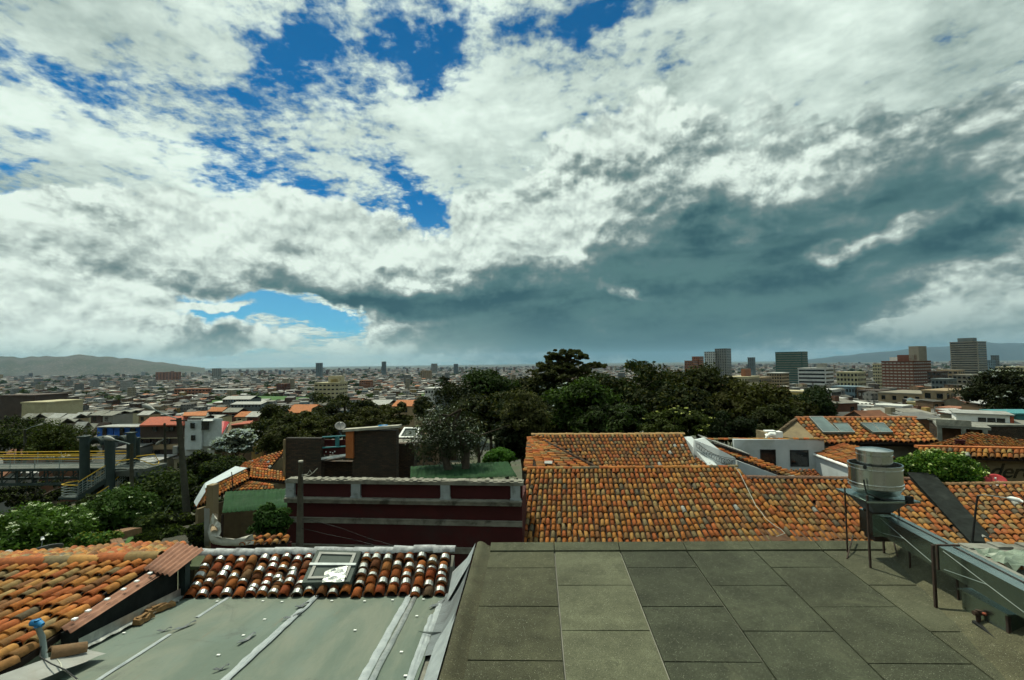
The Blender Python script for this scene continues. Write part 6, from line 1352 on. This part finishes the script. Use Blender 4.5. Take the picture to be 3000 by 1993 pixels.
# ---- buildings one can tell apart
def cm(name, c, k=.8): return mat(name, c, scl(c, k), .85, ns=.4, stain=scl(c, .6), stain_s=.08, bs=3)
BM = {'beige': cm('beige_render', (.40, .36, .22)), 'cream': cm('cream_stone', (.46, .40, .25)), 'brown': cm('red_brown_brick', (.115, .042, .025)), 'grey': cm('grey_render', (.24, .235, .205)), 'white': cm('white_render', (.52, .52, .49)), 'yellow': cm('yellow_render', (.50, .37, .12)), 'tan': cm('tan_render', (.30, .22, .13)), 'green': cm('green_glass_cladding', (.045, .10, .085)), 'conc': cm('raw_concrete', (.22, .20, .155)), 'blue': cm('blue_grey_cladding', (.14, .20, .23)), 'rust': cm('rust_brick', (.26, .11, .06)), 'dark': cm('dark_brick', (.07, .05, .04)), 'slate': cm('slate_render', (.12, .14, .14))}
def building(name, label, x0, x1, yt, d, side=0, mt='beige', floors=6, bays=6, wm='glass', style='grid', dep=14, base_d=None, cat='building', roof=True, group=None, win_frac=(.55, .5), top=None, sidewin=True, ang=None, wcol=None):
    "x0..x1 is the front as seen; side < 0 shows the left flank, > 0 the right flank"
    p = P(x0, yt, d); w = (x1-x0)*d/FPX; gz = ground_z(p.x, p.y) - 1; az_ = math.atan2(p.x, p.y)
    A = ang if ang is not None else (-math.atan2(p.x, p.y) - .38 if x0 > 1800 else -GA)
    ux = Vector((math.cos(A), math.sin(A), 0)); uy = Vector((-math.sin(A), math.cos(A), 0))
    view = Vector((p.x, p.y, 0)).normalized(); w = w / max(.35, abs(ux.dot(Vector((view.y, -view.x, 0)))))*math.cos(az_)**.0
    o = thing(name, label, cat, Vector((p.x, p.y, gz)), group); O_ = Vector((p.x, p.y, gz)); h = p.z - gz
    mb = MB(); mb.box(O_, ux*w, uy*dep, Z*h); wl_ = mb.build('wall', BM[mt], o)
    if roof:
        mb = MB(); mb.box(O_ + Z*h - ux*.3 - uy*.3, ux*(w+.6), uy*(dep+.6), Z*.6); mb.build('parapet', BM[wcol or mt], o)
    fh = (p.z - max(gz, P(x0, 1230, d).z))/floors if floors else 0
    fh = max(2.7, min(4.2, h/max(1, floors))) if floors else 0
    faces = [(O_, ux, w, -uy, bays)]
    rightward = (O_ + ux*w); vr = Vector((rightward.x, rightward.y, 0)).normalized(); vl = Vector((O_.x, O_.y, 0)).normalized()
    if sidewin:
        if vr.dot(ux) < 0: faces.append((O_ + ux*w, uy, dep, ux, max(2, round(bays*dep/w))))
        if vl.dot(ux) > 0: faces.append((O_ + uy*dep, -uy, dep, -ux, max(2, round(bays*dep/w))))
    for (q, a, L, n, nb_) in faces:
        for f in range(floors):
            z_ = h - fh*(f+1) + fh*(1-win_frac[1])/2
            if z_ < 1: break
            if style == 'band':
                mb = MB(); mb.box(q + a*(L*.03) + Z*z_ + n*(-.02), a*(L*.94), n*.12, Z*(fh*win_frac[1])); mb.build('window_band', M[wm] if wm in M else BM[wm], wl_)
            else:
                bw = L/nb_
                for k in range(nb_):
                    mb = MB(); mb.box(q + a*(bw*(k+.5-win_frac[0]/2)) + Z*z_ - n*.02, a*(bw*win_frac[0]), n*.12, Z*(fh*win_frac[1])); mb.build('window', M[wm] if wm in M else BM[wm], wl_)
    if top:
        for (fx, fw, hh, fm) in top:
            mb = MB(); mb.box(O_ + ux*(w*fx) + uy*dep*.3 + Z*(h+.4), ux*(w*fw), uy*dep*.45, Z*hh); mb.build('roof_room', BM[fm], o)
    return o
M['paleglass'] = glass('pale_window_band', (.30, .30, .26), .3)  # pale tone of its own for window bands and panels
B = building
B('tower_block', 'beige slab tower block with rows of dark windows left of the grove', 921, 988, 1124, 400, 1, 'beige', 8, 6, dep=16, win_frac=(.62, .36), top=[(.45, .5, 5.5, 'cream'), (.55, .3, 3, 'yellow')])
B('tower_block', 'brown stepped tower with pale window bands right of centre downtown', 2582, 2652, 1060, 480, 1, 'brown', 13, 8, 'paleglass', dep=27, ang=-1.2, win_frac=(.72, .34), top=[(.35, .6, 6, 'brown'), (.1, .25, 4, 'white'), (.72, .3, 14, 'conc')])
B('tower_block', 'tall striped concrete tower at far right rising above the mountains', 2782, 2840, 1004, 700, 1, 'conc', 22, 1, style='band', dep=26, win_frac=(.9, .42), top=[(.2, .55, 5.5, 'slate')])
B('tower_block', 'taller grey-white twin tower with gridded windows above the grove', 2094, 2124, 1023, 900, 1, 'grey', 24, 5, dep=24, win_frac=(.6, .6), wcol='slate')
B('tower_block', 'shorter grey-white twin tower left of the taller one', 2063, 2090, 1032, 905, 1, 'white', 22, 5, dep=24, win_frac=(.6, .6), wcol='slate')
B('tower_block', 'pinkish brown stepped tower left of the twin towers', 2005, 2028, 1058, 760, 1, 'rust', 12, 5, dep=20, win_frac=(.5, .5)); B('tower_block', 'pinkish brown taller wing left of the twin towers', 2027, 2046, 1046, 775, 1, 'rust', 14, 4, dep=20, win_frac=(.5, .5))
B('office_tower', 'green glass office slab rising above the downtown roofs', 2271, 2337, 1033, 800, 1, 'green', 16, 1, 'conc', 'band', 24, win_frac=(.9, .28))
B('office_block', 'pale banded office block right of the green glass slab', 2337, 2404, 1080, 540, 1, 'white', 7, 1, style='band', dep=22, win_frac=(.9, .45), top=[(.6, .25, 5, 'grey')])
B('palace', 'cream neoclassical block with tall windows at the edge of the grove', 2126, 2182, 1106, 320, 1, 'cream', 4, 8, dep=22, win_frac=(.42, .62), top=[(.55, .2, 5, 'rust')])
B('office_block', 'narrow grey gridded office block between palace and yellow building', 2246, 2284, 1094, 420, 1, 'tan', 12, 6, dep=16, win_frac=(.6, .55), wcol='white')
B('office_block', 'tan plain building right of the cream neoclassical block', 2206, 2228, 1108, 380, 1, 'tan', 5, 3, dep=20)
B('yellow_building', 'yellow apartment building with white balconies below the office blocks', 2284, 2344, 1148, 250, 1, 'yellow', 3, 4, dep=10, win_frac=(.4, .5), wcol='cream')
B('white_building', 'white building with three rows of black window bands', 2372, 2424, 1143, 280, 1, 'white', 4, 1, style='band', dep=14, win_frac=(.9, .55))
B('glass_building', 'blue-grey glass building left of the brown tower', 2436, 2490, 1134, 330, 1, 'blue', 3, 8, dep=16)
B('striped_building', 'low black building with four rows of white panels', 2514, 2562, 1146, 290, 1, 'dark', 4, 6, 'paleglass', dep=18, win_frac=(.6, .4))
B('office_block', 'beige office block behind the glass building', 2450, 2500, 1092, 450, 1, 'beige', 6, 6, dep=18); B('office_block', 'pale small block beside the left flank of the brown tower', 2556, 2572, 1068, 560, 1, 'cream', 10, 3, dep=16)
B('theatre', 'long brown concrete building with dark square openings below the brown tower', 2572, 2745, 1152, 260, 1, 'tan', 2, 7, dep=30, win_frac=(.34, .5), wcol='conc')
B('theatre', 'massive sandy windowless hall at the right of the brown tower', 2700, 2752, 1146, 240, 1, 'tan', 1, 2, dep=24, win_frac=(.5, .6))
B('brick_block', 'plain rust-coloured brick wall right of the church towers', 2740, 2788, 1193, 150, 1, 'rust', 0, 0, dep=9, roof=False)
for i, (x, lab) in enumerate(((2658, 'left yellow church tower with small blue dome'), (2712, 'right yellow church tower with small blue dome'))):
    o = B('church_tower', lab, x, x+20, 1180+6*i, 190, 1, 'yellow', 1, 1, dep=2.8, cat='church tower', win_frac=(.4, .6), wcol='cream'); c = P(x+10, 1180+6*i, 191.2); mb = MB(); mb.lathe(c, [(1.25, .5), (1.15, 1.1), (.8, 1.6), (.3, 1.9), (0, 2.0)], 14); mb.build('dome', BM['blue'], o, smooth=True)
o = B('vaulted_hall', 'white hall with rows of barrel-vaulted roofs before the church towers', 2495, 2562, 1190, 200, 1, 'white', 1, 6, dep=14, win_frac=(.4, .3))
p0 = P(2495, 1190, 200)
for k in range(6):
    mb = MB(); q0 = p0 + H*(1.55*k+.2); mb.sheet([[q0 + G*g_ + H*(.75 - .75*math.cos(w)) + Z*(.5 + .7*math.sin(w)) for w in np.linspace(0, math.pi, 9)] for g_ in (0, 7, 14)]); mb.build('vault', BM['white'], o)
o = thing('tin_shed', 'shed with blindingly bright sloping tin roof above the solar house', 'shed', P(2535, 1222, 150) - Z*3); mb = MB(); q4 = [P(2512, 1219, 150), P(2540, 1216, 150), P(2562, 1201, 156), P(2532, 1200, 156)]; mb.hexa([q - Z*.15 for q in q4] + q4); mb.build('roof', M['whitebright'], o); mb = MB(); mb.hexa([q - Z*4 for q in q4] + [q - Z*.2 for q in q4]); mb.build('wall', BM['grey'], o)  # glare of the reflective tin put into plain white paint
B('white_building', 'round-windowed white gallery right of the vaulted hall', 2564, 2625, 1190, 180, 1, 'white', 1, 12, dep=8, win_frac=(.45, .5))
for i, (x0, x1, yt, d, mt_, fl_, bays_, lab) in enumerate(((2888, 2902, 1056, 1100, 'blue', 14, 3, 'slim blue-grey tower left of the taller slim one at far right'), (2902, 2914, 1042, 1120, 'slate', 16, 3, 'taller slim slate tower at far right'), (2916, 3000, 1076, 620, 'cream', 3, 12, 'long cream building behind the dark right-edge tree'), (2716, 2745, 1090, 420, 'dark', 8, 3, 'dark block touching the right flank of the brown tower'), (2745, 2790, 1086, 520, 'tan', 6, 4, 'tan block left of the striped tower foot'), (2790, 2830, 1100, 420, 'conc', 7, 4, 'raw concrete block in front of the striped tower'), (2728, 2762, 1112, 330, 'slate', 6, 4, 'slate-coloured block with dark flat roof right of the brown tower'), (2190, 2206, 1048, 1600, 'slate', 10, 3, 'lone slim slate tower between twin towers and green slab'), (1868, 1890, 1058, 1700, 'slate', 8, 4, 'distant grey block on the horizon above the grove'), (1232, 1262, 1087, 1650, 'tan', 11, 5, 'pair-like tan high-rise in the plain left of the grove'), (1329, 1341, 1067, 2700, 'slate', 12, 3, 'dark slim high-rise in the plain left of the grove'), (1263, 1280, 1066, 3200, 'grey', 12, 4, 'grey far high-rise behind the tan one'), (1053, 1083, 1116, 900, 'rust', 7, 5, 'reddish brown block right of the beige tower block'), (810, 836, 1126, 850, 'brown', 6, 5, 'dark red brick block left of the beige tower block'), (456, 510, 1091, 2200, 'rust', 9, 7, 'row of rust-coloured apartment blocks on the far left plain'), (621, 640, 1080, 2300, 'grey', 9, 4, 'grey far block on the left plain'), (925, 941, 1064, 2600, 'slate', 12, 3, 'distant slate tower on the horizon left of centre'), (1118, 1129, 1060, 2700, 'slate', 12, 3, 'single distant tower on the horizon in the middle'), (0, 70, 1162, 230, 'dark', 0, 0, 'long brick building at the left edge of the city'), (64, 115, 1183, 190, 'beige', 0, 0, 'cream boxy building right of the long brick one'), (510, 585, 1141, 750, 'rust', 4, 9, 'rust red apartment rows in the left plain'), (585, 700, 1143, 760, 'white', 4, 12, 'white apartment rows with blue ends in the left plain'), (1275, 1395, 1150, 165, 'slate', 0, 0, 'blank grey-blue slab building half hidden by the flowering tree'), (1245, 1320, 1140, 350, 'white', 1, 9, 'long white roofed hall at the end of the green field'))):
    B('city_building', lab, x0, x1, yt, d, 1, mt_, fl_, bays_, dep=12 + (x1-x0)*.05, win_frac=(.6, .45))
# low roofs and sheds in the middle distance
def shed(name, label, x0, x1, yt, yb, d, mt_, rm, dep=8, pitch=1.5):
    p = P(x0, yb, d); w = (x1-x0)*d/FPX; o = thing(name, label, 'house', p - Z*4); z1 = P(x0, (yt+yb)/2, d).z; mb = MB(); mb.box(p - Z*5, H*w, G*dep, Z*(5 + z1 - p.z)); wl_ = mb.build('wall', BM[mt_], o)
    a = Vector((p.x, p.y, z1)); top = P(x0, yt, d).z - z1 + .2; e = .4; mb = MB(); q = [a - H*e - G*e, a + H*(w+e) - G*e, a + H*(w+e) + G*dep*.5 + Z*top, a - H*e + G*dep*.5 + Z*top]; q2 = [q[3], q[2], a + H*(w+e) + G*(dep+e), a - H*e + G*(dep+e)]
    for qq in (q, q2): mb.hexa([v - Z*.12 for v in qq] + qq)
    mb.build('roof', M[rm], o)
    for k in range(max(1, int(w/2.2))):
        mb = MB(); mb.box(Vector((p.x, p.y, z1 - 1.7)) + H*(k*2.2 + .7) - G*.06, H*1.0, G*.1, Z*1.1); mb.build('window', M['glass'], wl_)
    return o
shed('brown_house', 'brown house with orange tiled roof left of the dark trees', 842, 908, 1192, 1226, 105, 'brown', 'orangetile', 7)
shed('flat_house', 'house with blue-grey sheet roof under the beige tower block', 1076, 1135, 1177, 1196, 140, 'tan', 'tin', 9)
shed('orange_house', 'house with spread orange roofs right of the blue-grey sheet roof', 1152, 1215, 1178, 1202, 130, 'tan', 'orangetile', 9)
shed('long_hall', 'long hall with pale sheet roof beside the green field', 652, 738, 1163, 1178, 380, 'slate', 'tin', 14)
shed('long_hall', 'second long low hall with pale roof below the green field', 676, 770, 1180, 1190, 300, 'slate', 'tin', 12)
for i, (x, y, w, h) in enumerate(LAWNS):
    d = 330
    ps = [P(x-w, y+h, d), P(x+w, y+h, d), P(x+w, y-h, d), P(x-w, y-h, d)]; c = P(x, y, d); gz = ground_z(c.x, c.y) + .3
    ps = [PZ(x-w, y+h, gz), PZ(x+w, y+h, gz), PZ(x+w, y-h, gz), PZ(x-w, y-h, gz)]
    mb = MB(); mb.add(ps, [(0, 1, 2, 3)]); tag(mb.build('sports_field', M['grass']), kind='structure')
# ---- the three houses beyond the footbridge
o = B('blue_house', 'bright blue painted house behind the footbridge piers', 286, 404, 1252, 112, 1, 'slate', 0, 0, dep=6, roof=False, ang=0.0)
def face_box(o, m, x0, x1, y0, y1, d, name, dep=.3): p = P(x0, y1, d); mb = MB(); mb.box(p, Vector(((x1-x0)*d/FPX, 0, 0)), Vector((0, dep, 0)), Z*(P(x0, y0, d).z - p.z)); return mb.build(name, m, o)
for x0, x1 in ((284, 299), (312, 330), (334, 350), (362, 380), (396, 409)): face_box(o, M['bluewall'], x0, x1, 1253, 1288, 111.6, 'blue_panel')
face_box(o, M['skybluewall'], 336, 409, 1289, 1350, 111.7, 'lower_wall')
face_box(o, M['skybluewall'], 284, 335, 1289, 1350, 111.7, 'lower_wall')
for x0, x1, y0, y1 in ((299, 311, 1258, 1276), (350, 362, 1258, 1276), (380, 395, 1258, 1276), (345, 365, 1300, 1322), (295, 310, 1304, 1320)): face_box(o, M['glass'], x0, x1, y0, y1, 111.3, 'window', .2)
mb = MB(); p = P(282, 1253, 111); mb.box(p, H*10.2, G*4, Z*.2); mb.build('roof', M['tin'], o)
o = B('brown_cream_house', 'house with brown upper storey, cream lower floors and red roof', 411, 536, 1246, 108, 1, 'dark', 0, 0, dep=7, roof=False, ang=0.0)
face_box(o, BM['tan'], 411, 536, 1284, 1345, 107.7, 'lower_wall'); face_box(o, BM['cream'], 409, 538, 1284, 1286, 107.5, 'band'); face_box(o, BM['tan'], 411, 536, 1303, 1318, 107.4, 'balcony')
for x0, x1, y0, y1 in ((447, 458, 1251, 1264), (486, 496, 1251, 1264), (498, 508, 1251, 1264), (415, 439, 1287, 1302), (446, 458, 1287, 1302), (474, 496, 1287, 1302), (418, 446, 1321, 1338), (452, 466, 1321, 1338)): face_box(o, M['glass'], x0, x1, y0, y1, 107.2, 'window', .3)
flatroof(o, 'roof', M['redtile'], [P(408, 1246, 107), P(540, 1244, 107), P(552, 1218, 112), P(440, 1222, 112)], .3)
o = B('white_gable_house', 'white rendered house with few dark windows right of the red roof', 541, 648, 1256, 106, 1, 'white', 0, 0, dep=6, roof=False, ang=.30)
face_box(o, M['white'], 541, 590, 1232, 1318, 105.4, 'front_wall', .4); face_box(o, M['white'], 588, 648, 1228, 1308, 106.0, 'side_wall', .4)
for x0, x1, y0, y1 in ((557, 567, 1240, 1256), (590, 609, 1234, 1260), (559, 569, 1276, 1291)): face_box(o, M['glass'], x0, x1, y0, y1, 105.1, 'window', .4)
flatroof(o, 'roof', M['whitebright'], [P(594, 1232, 105), P(622, 1232, 105), P(630, 1227, 108), P(600, 1227, 108)], .2)
flatroof(o, 'roof', M['orangetile'], [P(534, 1218, 108), P(604, 1218, 108), P(608, 1204, 114), P(540, 1208, 114)], .2)
o = thing('red_roof_hut', 'tan hut with steep bright red roof right of the white house', 'house', P(665, 1290, 95) - Z*3)
flatroof(o, 'roof', M['reddish'], [P(650, 1272, 95), P(672, 1236, 98), P(658, 1234, 99), P(650, 1234, 99)], .15); mb = MB(); vs = [P(652, 1285, 95.3), P(690, 1285, 95.3), P(672, 1238, 98)]; mb.add(vs + [v + G*4 for v in vs], [(0, 1, 2), (5, 4, 3), (0, 2, 5, 3), (2, 1, 4, 5)]); mb.build('gable', BM['tan'], o)
flatroof(o, 'side_roof', M['redtile'], [P(678, 1245, 96), P(738, 1240, 97), P(742, 1232, 104), P(675, 1238, 104)], .2)
for i, (x0, x1, yt, yb, d, mt_, rm, lab) in enumerate(((205, 300, 1240, 1300, 130, 'tan', 'tin', 'brick row left of the blue house'), (110, 205, 1228, 1262, 150, 'tan', 'tin', 'low houses above the left trees'), (60, 250, 1211, 1240, 165, 'beige', 'tin', 'long terrace row at the left'), (265, 440, 1203, 1222, 150, 'brown', 'tin', 'workshop row above the blue house'), (610, 700, 1195, 1215, 170, 'tan', 'tin', 'sheds far behind the white house'), (560, 640, 1215, 1226, 140, 'rust', 'tin', 'low sheds right behind the white house'), (690, 790, 1208, 1232, 140, 'tan', 'tin', 'cluster left of the brown orange-roofed house'))):
    n_ = max(1, round((x1-x0)/36)); ww_ = (x1-x0)/n_
    for k in range(n_):
        dd = d + rc.uniform(-9, 9); dy = rc.uniform(-3, 4); shed('row_house', f'{ORD[k]} unit from left of the {lab}' if n_ > 1 else lab, x0 + k*ww_ + 1, x0 + (k+1)*ww_ - 2, yt + dy + 3, yb + dy, dd, ['tan', 'brown', 'beige', 'grey', 'dark', 'conc'][int(rc.integers(6))], ['tin', 'concrete', 'tin', 'concrete', 'deck', 'orangetile', 'concrete', 'tin'][int(rc.integers(8))], rc.uniform(4, 7))

# ---- trees scattered through the city, too far to count
r = np.random.default_rng(99); Cc, Nn_, Cl = [], [], []
for k in range(900):
    rr = float(np.exp(r.uniform(math.log(140), math.log(6000)))); a = r.uniform(-.9, .9); x, y = rr*math.sin(a), rr*math.cos(a); gz = ground_z(x, y); px, py, _ = proj((x, y, gz))
    if rr < 400 and px > 1330: continue
    s = r.uniform(2.5, 5.5)*(1 + rr/1800); n = 60; d = r.normal(0, 1, (n, 3)); d /= np.linalg.norm(d, axis=1)[:, None]
    Cc.append(np.array([x, y, gz + s*.8]) + d*np.array([s*1.2, s*1.2, s*.8])*r.random((n, 1))**.4); Nn_.append(d + np.array([0, 0, .3])); Cl.append(np.array([.022, .036, .014])[None]*np.full((n, 1), r.uniform(.7, 1.5)))
    if rr > 500: pass
Cc, Nn_, Cl = map(np.concatenate, (Cc, Nn_, Cl)); dist = np.linalg.norm(Cc, axis=1)
me = leaf_mesh('city_trees', Cc, Nn_, 1.0, Cl, r, .8)
co = np.empty(len(me.vertices)*3, np.float32); me.vertices.foreach_get('co', co); co = co.reshape(-1, 4, 3); ctr = co.mean(1, keepdims=True); sc_ = np.clip(dist/260, .55, 5)[:, None, None]; co = ctr + (co-ctr)*sc_; me.vertices.foreach_set('co', co.ravel()); me.update()
ct_o = bpy.data.objects.new('city_trees', me); COL.objects.link(ct_o); tag(ct_o, 'dark trees scattered between the houses of the distant city', 'trees', kind='stuff')

# ---- hills
def hills(name, m, pts, d, thick, seed, label):
    mb = MB(); rows = []; n = 90; rr_h = np.random.default_rng(seed); xs = [p[0] for p in pts]; ys = [p[1] for p in pts]
    for j, (fd, fh_) in enumerate(((0, 0), (.25, .35), (.55, .72), (1.0, 1.0), (1.5, .6), (2.2, 0))):
        rw = []
        for i in range(n+1):
            x = lerp(xs[0], xs[-1], i/n); yt = float(np.interp(x, xs, ys)) ; dd = d + thick*fd; crest = P(x, yt, d + thick).z; c = P(x, 1070, dd); g0 = ground_z(c.x, c.y) - 5
            hz = g0 + (crest - g0)*fh_*(1 + .10*math.sin(i*.9 + j*1.7)*(fh_ < .99)) + mnoise.noise((i*.35, j*.8, seed))*(crest-g0)*.10
            rw.append(Vector((c.x, c.y, max(hz, g0))))
        rows.append(rw)
    mb.sheet(rows); return tag(mb.build(name, m, smooth=True), label, None, None, 'structure')
def hill_mat(name, c1, c2, c3):
    mt, nt, b = new_mat(name); v = coord('World'); col = mixc(noise3(v, .0022, 6, .65).step(.4, .6), c1, c2)
    col = mixc(voro(v, .035, 'Distance').step(.35, .25) * noise3(v, .0012, 3).step(.42, .55) * .7, col, c3); setc(nt, b.inputs['Base Color'], col); b.inputs['Roughness'].default_value = 1; return mt
hills('hill', hill_mat('built_up_hillside', (.026, .036, .022), (.048, .048, .040), (.13, .115, .10)), [(-300, 1062), (0, 1044), (30, 1046), (75, 1049), (130, 1045), (215, 1041), (290, 1043), (360, 1049), (420, 1057), (480, 1063), (530, 1070), (600, 1078)], 5200, 1100, 3, None)
hills('mountains', hill_mat('hazy_blue_forest', (.012, .028, .034), (.018, .034, .038), (.02, .03, .03)), [(2350, 1056), (2450, 1044), (2550, 1034), (2650, 1024), (2740, 1016), (2790, 1013), (2850, 1006), (2890, 1000), (2930, 1006), (3000, 1005), (3300, 1010), (3600, 1030)], 11500, 2500, 5, None)  # blue of the distant haze put into the forest colour

# ---- the steep range behind the viewer, unseen, added to block sky fill
mb = MB(); rows = []
for j, (rr_2, hh) in enumerate(((500, 0), (800, 180), (1150, 360), (1500, 500), (1900, 470), (2600, 200), (3200, 0))):
    rows.append([Vector((rr_2*math.sin(a), rr_2*math.cos(a), ground_z(rr_2*math.sin(a), rr_2*math.cos(a)) - 5 + hh*max(0, min(1, (min(a, 2*math.pi - a) - 1.75)/.5))*(1 + .12*math.sin(a*9 + j)))) for a in np.linspace(1.75, 2*math.pi - 1.75, 60)])
    rows[-1] = [Vector((v.x, v.y, v.z)) for v in rows[-1]]
mb.sheet(rows); tag(mb.build('eastern_hills', M['soil'], smooth=True), kind='structure')
# ---- humid air
hz = MB(); R_ = 31000; hz.hexa([(-R_, -R_, -100), (R_, -R_, -100), (R_, R_, -100), (-R_, R_, -100), (-R_, -R_, 560), (R_, -R_, 560), (R_, R_, 560), (-R_, R_, 560)])
hm = bpy.data.materials.new('haze'); hm.use_nodes = True; nt = hm.node_tree; nt.nodes.clear()
pv = nt.nodes.new('ShaderNodeVolumePrincipled'); pv.inputs['Color'].default_value = (.42, .72, 1.0, 1); pv.inputs['Density'].default_value = 1.9e-5; pv.inputs['Anisotropy'].default_value = 0.0
ou = nt.nodes.new('ShaderNodeOutputMaterial'); nt.links.new(pv.outputs[0], ou.inputs['Volume'])
ho = hz.build('haze', hm); ho['kind'] = 'stuff'; tag(ho, 'thin blue-grey humid air over the whole city', 'haze')
